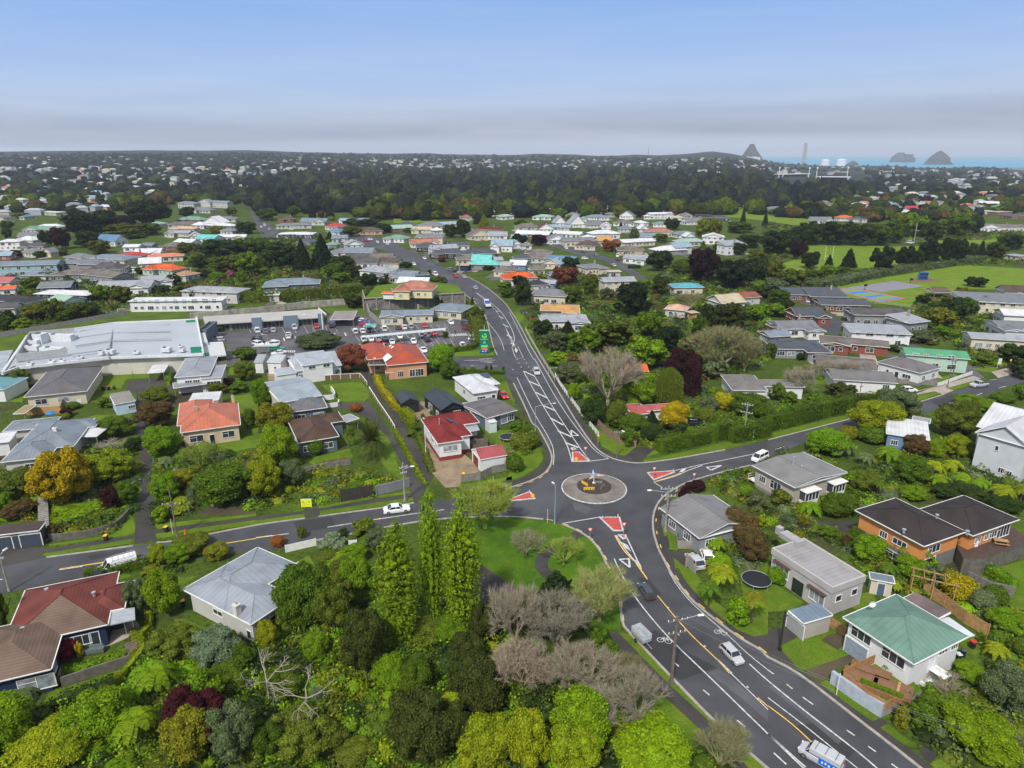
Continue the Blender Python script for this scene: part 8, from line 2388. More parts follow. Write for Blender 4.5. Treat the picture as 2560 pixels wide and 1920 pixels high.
def chevron(X,Y,L_,ang,col,label,z=.62):
 P=GP('Z6',X,Y,z+.35);root=emp('chevron_board',(P.x,P.y,z),mA.radians(ang));m=MB();m.box((0,0,.55),(L_,.06,.55));bo=m.bd('board',flat('board_%.2f'%col[1],col,.5),root);m=MB()
 n=int(L_/.5)
 for k in range(n):
  x=-L_/2+L_*(k+.5)/n
  for s in(-1,1):m.face([(x-.10,-.04,.55+s*.0),(x+.02,-.04,.55),(x+.14,-.04,.55+s*.22),(x+.02,-.04,.55+s*.22)][::s])
 m.bd('chevrons',flat('chevron_black',(.02,.02,.02),.5),bo);m=MB()
 for s in(-.4,.4):m.tube((L_*s,.05,-.1),(L_*s,.05,.5),.035,n=6)
 m.bd('legs',K1,root);tag(root,label,'chevron sign')
SPEC['Z6']=(1380,1140,2212/220)
chevron(930,840,2.0,2,(.80,.48,.01),'long yellow chevron board facing the south on the roundabout');chevron(820,710,1.8,125,(.80,.48,.01),'slanting yellow chevron board on the left of the roundabout mound');chevron(1160,680,1.6,183,(.22,.20,.20),'grey back of the chevron board behind the windmill');chevron(1275,780,1.6,232,(.22,.20,.20),'grey backed chevron board on the right of the roundabout mound')
island('M2',(476,738,535,735,622,812,482,814),'red topped traffic island on the north arm');island('M2',(466,706,490,698,516,716,480,722),'tiny red island north of the north arm island')
island('M2',(1074,900,1285,886,1303,898,1130,964),'red topped triangular traffic island on the east arm');island('M2',(690,1256,862,1256,892,1368,805,1368),'red topped traffic island on the south arm')
island('M2',(838,1398,912,1398,912,1428,885,1434),'small rounded red island south of the south arm island')
island('M2',(-20,1112,145,1050,188,1110,-15,1130),'red topped triangular traffic island on the west arm')
spt('M2',582,805,690,'triangle','give way sign on the north arm island');spt('M2',685,685,590,'triangle','give way sign by the north east corner railing');spt('M2',1128,955,850,'triangle','give way sign on the east arm island');spt('M2',1445,1000,898,'triangle','give way sign at the hedge right of the east arm')
spt('M2',888,1415,1292,'triangle','give way sign on the small south island');spt('M2',620,1440,1335,'triangle','give way sign at the park lawn kerb');spt('M1',1995,1112,990,'triangle','give way sign at the tip of the west island')
spt('M2',283,1302,1190,'plain','thin white post on the park kerb')
spt('M2',722,1262,1235,'disc','low blue keep left disc on the south island');spt('M2',845,1262,1230,'plain','grey marker post on the south island',r=.08);spt('M2',1285,890,868,'plain','grey marker post on the east island');spt('M2',138,1060,1035,'plain','grey marker post on the west island')
for X,Y,lab in((512,805,'yellow keep left disc on the north arm island'),(165,1098,'yellow keep left disc on the west arm island')):
 P=GP('M2',X,Y,.15);m=MB();m.tube((0,-.05,.45),(0,.03,.45),.36,n=14);m.tube((0,.02,-.02),(0,.02,.2),.05,n=6);tag(m.bd('keep_left_disc',flat('disc_yellow',(.85,.50,.01),.4),loc=P),lab,'road sign')
spt('M2',1921,640,560,'plain','white signpost on the verge of the hedge',r=.05);spt('M1',1893,1020,928,'plain','white post beside the timber fence on the west arm');spt('M0',1380,1390,1270,'plain','white post beside the drive of the west street');spt('L3',545,1075,905,'plain','white post in front of the pale retaining wall',r=.05)
ppl('L2',1270,985,450,((0,2.6),(1.7,2.2)),.25,K3,(.6,-.1,2.6),'big brown timber power pole on the verge beside the south arm',r=.22)
ppl('M2',1222,1370,1005,((0,2.8),(1.3,2.4)),.03,K2,(1.2,mA.pi,2.9),'pale concrete power pole with a lamp on the east corner',r=.2)
ppl('M2',1848,630,340,((0,2.4),(1.8,2.6)),-.5,K2,None,'pale concrete power pole at the clipped hedge',r=.2);ppl('M2',838,780,565,((0,1.6),),-.4,K3,(.2,-.4,.9),'dark timber pole at the curved fence',r=.13)
ppl('M0',1415,1410,1015,((2.6,3.0),),.1,K3,None,'dark timber power pole with one crossarm on the west street',r=.15);ppl('M1',1188,1130,820,((.4,1.5),(1.5,1.2)),.6,K2,(1.3,-.4,1.4),'pale concrete power pole beside the drives',r=.2)
ppl('L0',75,250,-50,((.3,1.0),),.2,K2,(.4,1.2,.8),'pale concrete pole at the left edge beside the navy house',r=.14)
ppl('L3',92,720,405,((.2,.6),),.2,flat('black_pole',(.02,.02,.02),.7),None,'black pole on the driveway by the low garage',r=.16,insul=False);ppl('M0',1100,330,90,((.3,.8),),.3,K3,None,'thin dark pole beside the upper drive',r=.09,insul=False);ppl('M0',1045,590,440,((.2,.5),),.3,K3,None,'thin dark post beside the lower drive',r=.08,insul=False)
ppl('M3',1430,220,-20,((.3,1.6),),.3,K3,None,'dark power pole at the white rail fence',r=.13);ppl('M3',715,370,185,((.3,1.2),),.3,K3,None,'dark pole behind the long hedge',r=.12);ppl('M1',1355,760,510,((.1,.3),),0,K0,None,'slim white pole beside the red roofed house',r=.08,insul=False);ppl('M0',20,500,240,((.3,1.0),),.2,K3,None,'dark pole at the left edge in the lawn',r=.12)
slp('M2',340,1310,992,mA.radians(120),.5,'slim blue green street lamp on the park corner',flat('lamp_bluegreen',(.22,.38,.38),.5));slp('M2',185,570,358,mA.radians(15),4.2,'street lamp reaching over the north arm');slp('U1',1920,935,855,2.6,2.0,'street lamp on the bend above the car park')
slp('Z5',1595,420,300,.1,2.2,'street lamp behind the footpath railing');slp('U1',495,1160,990,3.1,2.4,'car park lamp post in front of the shops');slp('U1',110,1300,1160,3.1,1.2,'car park lamp post at the left of the car park');slp('U1',1680,1280,1130,3.1,1.5,'car park lamp post beside the zebra crossing');slp('U1',1025,1510,1365,0,.1,'slim pole in front of the orange red roof')
for q,lab in((('U1',1197,470,380),'tall pole on the left of the main road bend'),(('U1',1385,570,470),'tall pale pole on the left kerb of the main road'),(('U1',1340,430,320),'dark pole on the right of the far main road'),(('U1',1530,500,390),'dark pole before the pale shop roofs'),(('U1',1770,785,710),'thin pole at the corner of the terrace'),(('U1',930,370,240),'pole left of the far main road'),(('U1',1065,360,235),'pole at the far main road crossing'),(('U2',967,620,530),'dark pole at the foot of the side street'),(('U2',883,500,330),'pole in front of the rusty brown tree'),(('U2',583,400,315),'pole at the top of the side street'),(('U0',1705,360,250),'pole in front of the turquoise roof far left'),(('U0',1155,400,340),'pole before the blue cottage'),(('U1',125,230,150),'pole beside the far left street'),(('U2',180,1190,1090),'pole by the leafy bank of the main road'),(('U3',1590,1540,1370),'tall dark pole in front of the bright green roof')):
 ppl(*q[:2],q[2],q[3],((.3,1.8),),.5,K3,None,lab,r=.14,insul=False)
ppl('U1',1758,630,530,((.1,.6),),0,K2,None,'stout pale pole beside the turquoise shop',r=.4,insul=False)
wa=[GT(TP('L2',1270,985)),GP('L3',1350,2000)];root=MB();o0=wa[0]
for dx,dz in((-1.1,.3),(.5,.3),(1.1,.3)):
 d=wa[1]-wa[0];hp=9.6;prev=None
 for k in range(13):s=k/12;p=d*s+V3((dx,0,hp+dz-4*s*(1-s)*.9));
 for k in range(12):
  s0,s1=k/12,(k+1)/12;f_=lambda s:d*s+V3((dx,0,hp+dz-4*s*(1-s)*.9));root.tube(f_(s0),f_(s1),.011,n=3,cap=False)
wl=root.bd('power_line',flat('wire_grey',(.25,.25,.26),.5),loc=o0);tag(wl,'thin power wires running along the south arm of the road','power line')
fence('M2',(345,135,380,200,450,300,560,450,690,615),1.2,K0,'white picket railing along the north arm footpath',rail_only=True,slats=True,name='railing',cat='railing');fence('U2',(115,1130,240,1350,340,1510,370,1560),1.2,flat('rail_pale',(.45,.45,.40),.6),'pale timber railing up the hill beside the north arm',rail_only=True,name='railing',cat='railing')
fence('M2',(682,525,740,590,830,650,920,680,988,692),1.9,flat('fence_tan',(.24,.16,.105),.85,var=.3),'curved tan timber fence at the north east corner',slats=True,curve=True)
fence('M1',(1640,975,1790,955,1880,905,2005,880),1.6,flat('fence_grey',(.22,.20,.18),.9,var=.3),'grey paling fence in front of the pink roofed garage',slats=True)
fence('U1',(985,1005,1060,1075,1300,1055,1640,1010,1800,980,1920,945),2.4,flat('fence_greyw',(.30,.29,.27),.9,var=.3),'long grey timber fence between the car park and cream houses',slats=False,post=5)
fence('U0',(830,1520,1060,1500,1270,1485),1.9,flat('fence_grey',(.22,.20,.18),.9),'grey timber fence below the supermarket wall',slats=False);fence('U0',(1415,1480,1500,1470),1.9,flat('fence_grey',(.22,.20,.18),.9),'short grey fence right of the white carport',slats=False);fence('U0',(1890,1450,2080,1420),1.9,flat('fence_grey',(.22,.20,.18),.9),'grey fence below the entrance canopy',slats=False)
fence('M0',(215,440,490,425,515,350),1.9,flat('fence_orange',(.42,.24,.09),.8),'new orange timber fence behind the sprawling grey roof',slats=False)
fence('M1',(520,165,700,150,830,145),1.4,flat('fence_brown',(.16,.085,.045),.85),'brown timber fence behind the garden with beds',slats=False,cap=K0,curve=False);fence('M1',(830,130,860,165,885,200),.9,flat('fence_brown',(.16,.085,.045),.85),'short capped fence at the top of the drive',cap=K0);fence('M1',(905,240,980,360,1050,460,1108,555),.9,flat('fence_brown',(.16,.085,.045),.85),'long white capped fence between the two drives',cap=K0)
fence('L3',(1235,260,1400,370,1560,500,1745,610),1.9,K6,'new orange timber fence behind the green roofed house',slats=True,post=2.6);fence('L3',(485,525,610,610),1.5,K6,'short new timber fence left of the green roofed house')
fence('L3',(590,945,700,880,855,815),1.2,flat('fence_rust',(.36,.18,.07),.8,var=.3),'rust coloured fence joining the green roofed house',slats=False,z0=1.2);fence('L3',(590,945,790,1110,935,1190,1000,1160),1.1,flat('fence_rust',(.36,.18,.07),.8,var=.3),'rust coloured fence around the raised garden beds',slats=False,z0=1.2)
wth('L3',(500,975,700,1120,905,1255),1.7,flat('pale_blue_wall',(.38,.43,.50),.6),'tapering pale blue retaining wall beside the south arm',th=.4,name='retaining_wall',cat='retaining wall',h2=1.9)
P=[GP('L3',*q,1.2)for q in((602,948),(700,888),(860,825),(1150,960),(1230,1040),(1000,1150),(935,1180),(790,1102))];c0=P[0];m=MB();m.prism([(p.x-c0.x,p.y-c0.y)for p in P],-1.2,0,0,1);tag(struct(m.bd('raised_lawn',[K13,K2],loc=c0)),'raised lawn with the garden beds')
for k,(X,Y,r_,w_,l_)in enumerate(((820,890,-.62,1.6,4.2),(740,940,-.62,2.0,3.6),(990,1020,-.62,2.2,4.0),(900,1040,-.62,1.2,4.5))):
 P=GP('L3',X,Y,1.5);bx=emp('raised_garden_bed',(P.x,P.y,1.22),r_);m=MB()
 for s in(-1,1):m.box((0,s*w_/2,.28),(l_,.10,.56));m.box((s*l_/2,0,.28),(.10,w_-.11,.56))
 m.bd('timber_edge',flat('bed_timber',(.24,.12,.05),.85),bx);m=MB();m.box((0,0,.22),(l_-.12,w_-.12,.44));m.bd('soil',flat('soil_brown',(.20,.11,.06)if k<2 else(.09,.06,.03),.95),bx);tag(bx,['narrow timber garden bed of brown soil nearest the white house','wide timber garden bed of pale brown soil by the fence','timber garden bed with a plank across it','planted garden bed along the rust coloured fence'][k],'garden bed')
 if k==3:
  for q in range(9):me_obj('vegetables',LIB['shrub'][q%3],bx,(.7,.7,.45),LC['fresh'],(-1.9+q*.47,0,.4))
 if k==2:m=MB();m.box((.6,0,.6),(.3,w_,.05));m.bd('plank',K6,bx)
fence('M3',(1350,210,1480,165,1625,115),1.0,K0,'white rail fence in front of the white house by the east road',rail_only=False,post=3);fence('M3',(1040,190,1200,195,1345,205),1.4,flat('fence_grey',(.22,.20,.18),.9),'grey paling fence between the white house and the rail fence',slats=False);fence('M3',(1440,60,1690,90),1.3,flat('fence_grey',(.22,.20,.18),.9),'grey rail fence below the bright green roofed house',rail_only=True)
fence('M1',(240,1535,480,1480),1.3,K0,'white panelled fence along the west street',post=2.4);fence('M1',(745,1500,805,1495),1.4,K0,'short white fence panel among the shrubs');fence('M2',(1290,1250,1320,1480),.8,K2,'low grey wall left of the grey gabled bungalow');wth('M2',(1320,1500,1530,1510),1.3,K2,'grey block wall in front of the grey gabled bungalow',name='garden_wall');wth('M2',(1390,1600,1440,1659),1.4,K2,'grey wall beside the car at the drive');fence('L2',(1385,30,1460,110),1.5,flat('fence_greyw',(.30,.29,.27),.9,var=.3),'short grey paling fence beside the tree ferns',slats=True)
wth('L0',(495,1010,760,920,1040,830),1.3,flat('wall_dark',(.13,.12,.10),.9,var=.4),'dark stained retaining wall between the lawns of the navy house',name='retaining_wall',cat='retaining wall');wth('L3',(1580,170,1760,260,1950,300),1.8,flat('wall_grey',(.17,.16,.145),.9,var=.4),'grey stone retaining wall under the clipped hedge',name='retaining_wall',cat='retaining wall');wth('L3',(1140,945,1260,1040),.7,K0,'low white wall at the corner of the green roofed house')
wth('M0',(395,1440,560,1430,760,1395,930,1340,1040,1230),1.2,flat('wall_dark',(.13,.12,.10),.9,var=.4),'dark curved bank wall along the west street',name='retaining_wall',cat='retaining wall',curve=True);wth('M1',(960,1080,970,1075,1100,1045,1225,1010),1.9,flat('slate_slab',(.17,.18,.20),.8),'slate grey slab wall behind the concrete pole',name='retaining_wall',cat='retaining wall');fence('M1',(680,1130,935,1090),2.4,flat('fence_black',(.035,.03,.028),.9,var=.4),'dark upright board fence under the bank',slats=True)
wth('M1',(380,905,470,880,560,860,760,830),1.2,flat('wall_grey',(.17,.16,.145),.9),'grey garden wall under the copper border',name='retaining_wall',cat='retaining wall');fence('U0',(1020,975,1300,950,1640,910,1850,895),1.6,K0,'white rail fence in front of the long white modern house',rail_only=True,post=4);fence('U0',(-20,1190,500,1100,820,1040,1100,985),1.7,flat('fence_greyw',(.30,.29,.27),.9,var=.3),'long grey fence on the grass bank behind the supermarket',post=6);fence('M3',(1200,250,1400,205),.3,K2,'low edging beside the pale footpath')
fence('U3',(1250,830,1450,810,1580,800),2.0,K6,'low timber barrier beside the school field',rail_only=True,post=5);fence('U3',(700,900,1000,905,1260,950),1.8,flat('mesh_grey',(.3,.3,.3),.6),'wire fence behind the charcoal roofed building',rail_only=True,post=5)
m=MB();A=GP('L3',1130,270);B=GP('L3',1290,270);pgo=emp('timber_pergola',A,-.5)
for x in(0,2.6,5.2):
 for y in(0,2.2):m.box((x,y,1.5),(.14,.14,3.0))
m.bd('posts',K6,pgo);m=MB()
for y in(0,2.2):m.box((2.6,y,3.06),(5.8,.1,.16))
for x in(0,1.3,2.6,3.9,5.2):m.box((x,1.1,3.22),(.08,2.8,.14))
m.bd('beams',K6,pgo);tag(pgo,'new timber pergola frame behind the green roofed house','pergola')
house('','L3',[DT(px=(285,505,515,438,170,405),z=2.5,typ='mono',pitch=3,over=.1,open=[('l',.5,.1,3.0,2.1,DT(kind='garage_door',pane=flat('door_pale',(.34,.35,.36),.5)))])],wall=(.38,.355,.32),roof=(.20,.27,.36),name='garage',board=False,label='small concrete garage with a blue grey flat roof')
house('','L3',[DT(px=(820,150,1010,185,1000,130),z=2.3,typ='flat',over=.15,open=[('f',.5,.05,.9,1.9,DT(kind='door',pane=flat('door_bl',(.08,.12,.18),.5)))])],wall='cream',roof='bluegrey',name='garden_shed',cat='shed',label='cream garden shed with blue doors behind the grey plaster house')
trampoline('L2',1950,150,2.1,'round trampoline with a black mat on the lawn');trampoline('M1',2010,610,1.9,'round trampoline beside the corner bushes')
YL,RD,GN=(.80,.42,.01),(.55,.02,.02),(.02,.05,.02)
for q in(('M0',850,1440,YL,'yellow lidded wheelie bin on the verge left of the drive'),('M0',1330,1370,YL,'yellow lidded wheelie bin right of the drive entrance'),('M1',1655,940,YL,'yellow lidded bin at the grey paling fence'),('L3',1030,262,YL,'yellow lidded bin behind the green roof'),('L3',1625,700,RD,'red lidded bin at the back corner of the white house'),('L3',1550,765,(.05,.06,.07),'dark lidded bin beside the white house wall'),('L3',1510,800,(.55,.58,.62),'pale tub on the path beside the white house'),('M0',825,240,(.03,.03,.03),'black bin on the lawn edge, leftmost of three'),('M0',868,240,RD,'red lidded bin on the lawn edge, middle of three'),('M0',912,235,(.03,.03,.03),'black bin on the lawn edge, rightmost of three'),('M2',1320,1385,(.7,.16,.02),'orange lidded bin on the lawn by the grey bungalow'),('M2',1330,1412,(.02,.35,.08),'green lidded bin on the lawn by the grey bungalow'),('Z5',590,1465,YL,'yellow lidded bin beside the small metal shed'),('L0',1462,370,YL,'yellow lidded bin left of the blue grey roofed house')):
 bin_(*q)
P=GP('M0',1478,1390);co=emp('traffic_cone',P);m=MB();m.box((0,0,.03),(.5,.5,.06));m.bd('base',flat('cone_base',(.05,.05,.05),.8),co);m=MB();m.tube((0,0,.06),(0,0,.95),.22,.04,12);m.bd('cone_body',flat('cone_orange',(.75,.12,.02),.5),co);tag(co,'orange traffic cone beside the timber power pole','traffic cone')
P=GP('M1',405,1180);ys=emp('yellow_sign_board',P,.06);m=MB();m.box((0,0,1.35),(2.7,.08,2.1));ys.scale=(.7,.7,.7);bo=m.bd('board',flat('sign_lemon',(.62,.72,.02),.5,var=.06),ys);m=MB()
for x,z,a,b_ in((-.75,1.75,.5,.5),(.75,1.75,.5,.4),(-.4,1.25,.9,.12),(.4,1.0,.9,.12),(-.6,.8,.5,.12)):m.box((x,-.05,z),(a,.02,b_))
m.bd('printed_panels',flat('print_orange',(.55,.40,.05),.5),bo);m=MB();m.box((0,0,2.48),(2.8,.14,.16));m.bd('top_board',K0,ys);m=MB()
for s in(-1,1):m.box((s*1.3,.08,1.2),(.1,.1,2.4))
m.bd('posts',K0,ys);tag(ys,'lemon yellow sale sign board on the verge of the west street','sign')
P=GP('M3',1840,60);rs_=emp('real_estate_sign',P,.3);m=MB();m.box((0,0,1.9),(1.2,.06,1.8));m.bd('board',K5,rs_);m=MB();m.tube((-.65,0,0),(-.65,0,2.9),.05,n=6);m.bd('post',K0,rs_);tag(rs_,'white sign board on the lawn at the right edge','sign');spt('M3',1920,75,-10,'yellow','yellow square road sign at the right edge')
for q,n,lab in((('M0',355,1440,355,1130),26,'long flight of pale steps beside the double garage'),(('L0',1060,800,1060,690),12,'dark garden steps beside the terrace of the navy house')):
 A,B=GP(q[0],q[1],q[2]),GP(q[0],q[3],q[4]);m=MB();rz=mA.atan2((B-A).y,(B-A).x)
 for k in range(n):p=(B-A)*(k/n);m.box((p.x,p.y,.06+.07*k/2),((B-A).length/n*.8,1.5,.12+.07*k),rz=rz)
 tag(m.bd('garden_steps',K2 if n>20 else K3,loc=A),lab,'steps')
for q,lab in((('L0',780,615,1.2,(.03,.04,.05)),'dark covered barbecue on the deck of the navy house'),(('L0',750,740,2.6,(.10,.13,.12)),'grey green outdoor sofa on the terrace of the navy house'),(('M3',1620,1470,2.2,(.03,.03,.035)),'black covered barbecue on the deck of the orange house')):
 P=GP(q[0],q[1],q[2],2.6 if q[0]=='M3' else .03);r_=emp('barbecue' if 'barbecue' in lab else 'outdoor_sofa',P,.2);c=flat('cover_%.2f_%.2f'%(q[4][0],q[4][1]),q[4],.7);m=MB();m.box((0,0,.42),(q[3],.75,.6));m.bd('seat' if 'sofa' in lab else 'cabinet',c,r_);m=MB();m.box((0,.3,.85),(q[3]*.95,.3 if 'sofa' in lab else .7,.35),top=(.85,.6));m.bd('backrest' if 'sofa' in lab else 'hood',c,r_);m=MB()
 for x in(-.45,.45):m.box((x*q[3],0,.06),(.08,.6,.12))
 m.bd('feet',c,r_);tag(r_,lab,'barbecue' if 'barbecue' in lab else 'sofa')
P=GP('L2',1030,620,.5);Q=GP('L2',1075,665,.5);tr=emp('box_trailer',(P.x,P.y,.03),mA.atan2(Q.y-P.y,Q.x-P.x));tr.scale=(.85,.85,.85);m=MB();m.box((0,0,.72),(2.9,1.6,.08))
for s in(-1,1):m.box((0,s*.8,1.0),(2.9,.05,.55));m.box((s*1.45,0,1.0),(.05,1.55,.55))
m.bd('tray',K1,tr);m=MB()
for s in(-1,1):
 m.box((0,s*.8,2.0),(2.9,.05,.06));m.box((0,s*.8,1.62),(2.9,.02,.7))
 for x in(-1.43,0,1.43):m.box((x,s*.8,1.62),(.05,.05,.75))
for x in(-1.43,1.43):m.box((x,0,2.0),(.05,1.6,.06));m.box((x,0,1.62),(.02,1.55,.7))
m.bd('cage',flat('cage_pale',(.50,.56,.60),.4),tr);m=MB()
for s in(-1,1):m.tube((-.1,s*.88,.33),(-.1,s*1.02,.33),.32,n=12)
m.bd('wheel',[K11],tr);m=MB();m.tube((1.45,0,.6),(2.7,0,.45),.05,n=5);m.tube((-1.4,0,.6),(-1.9,0,.5),.04,n=5);m.bd('drawbar',K1,tr);tag(tr,'pale caged box trailer parked beside the golden leafless tree','trailer')
car('wagon','L2',1070,240,-50,-75,'dark','dark green black estate car driving away on the south arm',name='car',sc=.8);car('suv','L2',1755,745,60,62,'silver','silver SUV driving down the south arm',name='car',sc=.76)
vn=car('van','L3',420,1570,-110,-62,'silver','silver van with roof bars and blue side signs at the bottom edge',name='van',sc=.84)
m=MB()
for x in(.6,-.6,-1.8):
 m.tube((x,-.72,2.12),(x,.72,2.12),.03,n=5)
 for s in(-1,1):m.tube((x,s*.72,1.98),(x,s*.72,2.12),.025,n=4)
m.bd('roof_bars',K4,vn);m=MB()
for s in(-1,1):m.box((-.9,s*.995,1.0),(1.7,.015,.85))
bp_=m.bd('side_panel',flat('van_blue',(.005,.13,.62),.35,var=.05),vn);m=MB()
for s in(-1,1):
 for k in range(3):m.box((-1.3+k*.4,s*1.01,.95+.1*(k%2)),(.22,.012,.30))
m.bd('white_marks',K0,bp_)
m=MB();m.box((-.65,0,1.62),(3.7,1.74,.62));m.bd('rear_body',K9,vn,col=PC['silver'])
car('sedan','M1',1122,1185,100,-12,'white','white coupe like sedan driving on the west arm',name='car');cv=car('van','L0',930,50,-100,28,'white','long white van with a bare roof rack in the west street',name='van')
m=MB();m.box((-1.0,0,1.55),(3.6,1.80,.6));m.bd('rear_body',K9,cv,col=PC['white']);m=MB()
for s in(-1,1):m.tube((-2.7,s*.8,2.12),(.6,s*.8,2.12),.03,n=4)
for k in range(5):m.tube((-2.6+k*.75,-.8,2.12),(-2.6+k*.75,.8,2.12),.03,n=4)
m.bd('roof_rack',K1,cv)
car('hatch','M0',1340,1540,-60,15,'white','white car almost hidden behind the shrubs of the west street');car('wagon','M2',195,90,30,62,'silver','silver grey car driving down the north arm beside the median',name='car');car('ute','M3',1685,195,-90,12,'silver','silver pickup truck parked on the east road');car('van','M2',1975,775,-80,40,'white','white van parked on the east arm behind the beige house',sc=.85)
car('hatch','M2',1460,1600,-60,-70,'silver','silver car in the drive of the grey bungalow');car('suv','M2',1455,500,70,5,'black','black car half hidden behind the clipped hedge');car('hatch','Z5',750,815,60,70,'red','bright red hatchback on the lawn beside the white roof');car('hatch','M2',1555,1560,-20,-60,'white','white car under the tree ferns')
CG='cars parked in front of the shops'
for(t_,X,Y,k_,c_,vx,vy)in[('Z3',20,450,'suv','white',-28,-60),('Z3',165,460,'hatch','grey',-28,-60),('Z3',295,445,'hatch','silver',-28,-60),('Z3',665,405,'suv','silver',30,60),('Z3',1045,378,'hatch','red',30,60),('Z3',1305,368,'hatch','black',-20,-60),('Z3',1378,285,'hatch','blue',10,60),('Z3',1480,262,'suv','maroon',15,60),('Z3',1598,258,'sedan','white',30,60),('Z3',565,550,'ute','white',8,-60),('Z3',1150,500,'ute','black',-70,10),('Z3',1255,548,'sedan','red',70,15),('Z3',1715,470,'suv','white',-28,-60),('Z3',1843,460,'hatch','white',-28,-60),('Z3',1968,452,'suv','black',28,60),('Z3',1835,252,'sedan','maroon',70,8),('Z3',1850,285,'hatch','white',70,8),('Z3',1885,312,'sedan','blue',70,6),('Z3',1890,348,'sedan','red',70,6),('Z3',1970,385,'wagon','silver',70,4),('Z3',40,592,'hatch','black',70,12),('Z3',40,632,'suv','dark',70,14),('Z3',40,690,'suv','white',70,16),('Z3',290,660,'sedan','cream',-70,8),('Z3',290,692,'suv','white',-70,8),('Z3',355,765,'wagon','green',70,-4),('Z3',395,838,'sedan','white',-70,10),('Z3',1860,602,'suv','white',-28,-60),('Z3',1990,602,'hatch','white',28,60),('Z3',2112,588,'suv','silver',-28,-60),('Z4',395,398,'suv','white',-28,-60),('Z4',615,382,'hatch','dark',-28,-60),('Z4',722,372,'hatch','white',-28,-60),('Z4',828,360,'suv','silver',-28,-60),('Z4',1055,348,'hatch','red',28,60),('Z4',1475,293,'sedan','white',50,50),('Z4',1745,318,'suv','dark',70,10),('Z4',1775,350,'wagon','maroon',70,10),('Z4',1780,400,'ute','maroon',70,6),('Z4',1870,502,'sedan','white',70,14),('Z4',1870,565,'suv','white',70,6),('Z4',1670,668,'hatch','white',30,60),('Z4',648,522,'hatch','white',28,60),('Z4',1000,492,'suv','white',-28,-60),('Z4',1110,480,'suv','silver',-28,-60),('Z4',1212,467,'hatch','red',28,60),('Z4',1097,572,'suv','black',-28,-60),('Z4',872,602,'hatch','white',28,60),('Z4',1032,742,'sedan','white',50,60),('Z4',410,560,'suv','steelblue',28,60),('Z4',520,610,'hatch','white',28,60),('Z4',320,640,'hatch','red',70,5),('Z4',1115,1200-700,'hatch','grey',28,60)][:-1]:
 car(k_,t_,X,Y,vx,vy,c_,None,CG)
for(t_,X,Y,k_,c_,vx,vy)in[('U1',1455,502,'sedan','white',-40,-25),('U1',1565,550,'suv','steelblue',-40,-25),('U1',1365,552,'sedan','white',40,25),('U1',1725,657,'suv','red',45,25),('U1',1800,662,'hatch','silver',-45,-30),('U1',1895,757,'hatch','silver',-40,-30),('U1',1742,768,'hatch','dark',40,30),('U1',1676,600,'suv','grey',-40,-25),('U1',1715,610,'hatch','black',-40,-25),('U1',1550,642,'van','white',40,25),('U1',955,352,'suv','red',40,10),('U1',1050,362,'hatch','white',40,20),('U1',1135,377,'hatch','white',-40,-20),('U1',985,338,'sedan','white',40,5),('U1',45,232,'hatch','white',20,40),('U1',75,215,'van','white',-20,-40),('U1',115,252,'suv','silver',20,40),('U1',190,318,'suv','white',40,20),('U1',255,326,'hatch','white',40,10),('U1',60,282,'hatch','dark',-20,-40),('U1',175,292,'hatch','dark',20,40),('U2',332,378,'van','white',30,25),('U2',466,413,'sedan','white',40,15),('U2',610,446,'sedan','dark',40,18),('U2',725,472,'sedan','steelblue',40,18),('U2',916,517,'sedan','black',40,20),('U2',630,503,'hatch','white',40,0),('U2',880,562,'sedan','silver',40,20),('U2',912,482,'van','white',0,40),('U2',920,792,'hatch','white',40,0),('U2',905,757,'hatch','white',40,0),('U2',100,967,'hatch','dark',30,20),('U2',130,375,'hatch','white',40,0),('U2',120,437,'hatch','grey',40,0),('U2',950,355,'hatch','white',40,0),('U0',105,420,'hatch','silver',40,0),('U0',690,698,'sedan','white',40,5),('U0',832,712,'suv','silver',40,5),('U0',280,492,'hatch','white',40,0),('U0',1165,602,'van','white',40,0),('U0',1180,622,'hatch','white',40,0),('U0',1835,1190,'hatch','red',-70,4),('U0',1880,1205,'wagon','silver',-70,4),('U3',300,855,'suv','white',-40,25),('U3',355,872,'hatch','silver',-40,25),('U3',258,1150,'hatch','maroon',40,20),('U3',690,1032,'sedan','black',40,8),('U3',560,1225,'van','white',60,10),('U3',1225,368,'van','white',40,0),('U3',1240,1,'hatch','white',40,0),('M2',1855,245,'hatch','white',40,0),('M3',915,115,'hatch','white',20,30),('M3',1125,235,'hatch','white',40,0)]:
 car(k_,t_,X,Y,vx,vy,c_)
P=GP('U1',1998,905,1.0);Q=GP('U1',1975,870,1.0);tk=emp('truck',(P.x,P.y,.03),mA.atan2(Q.y-P.y,Q.x-P.x));m=MB();m.box((0,0,.75),(6.5,2.1,.35));m.bd('chassis',K4,tk);m=MB();m.box((2.5,0,1.75),(1.7,2.1,1.9),top=(.85,.92));m.bd('cab',K9,tk,col=PC['white']);m=MB();m.box((2.75,0,2.05),(1.5,2.0,.7));m.bd('windscreen',K4,tk);m=MB();m.box((-.9,0,1.5),(4.8,2.2,1.1));m.bd('tray_sides',K9,tk,col=PC['white']);m=MB();m.box((-.9,0,2.25),(4.6,2.0,.5),top=(.9,.8));m.bd('tarpaulin',flat('tarp_blue',(.02,.06,.35),.6),tk)
for x in(2.2,-2.0):
 for s in(-1,1):m=MB();m.tube((x,s*.9,.45),(x,s*1.15,.45),.45,n=12);m.bd('wheel',K11,tk)
tag(tk,'white truck with a blue covered tray driving down the bend','truck')
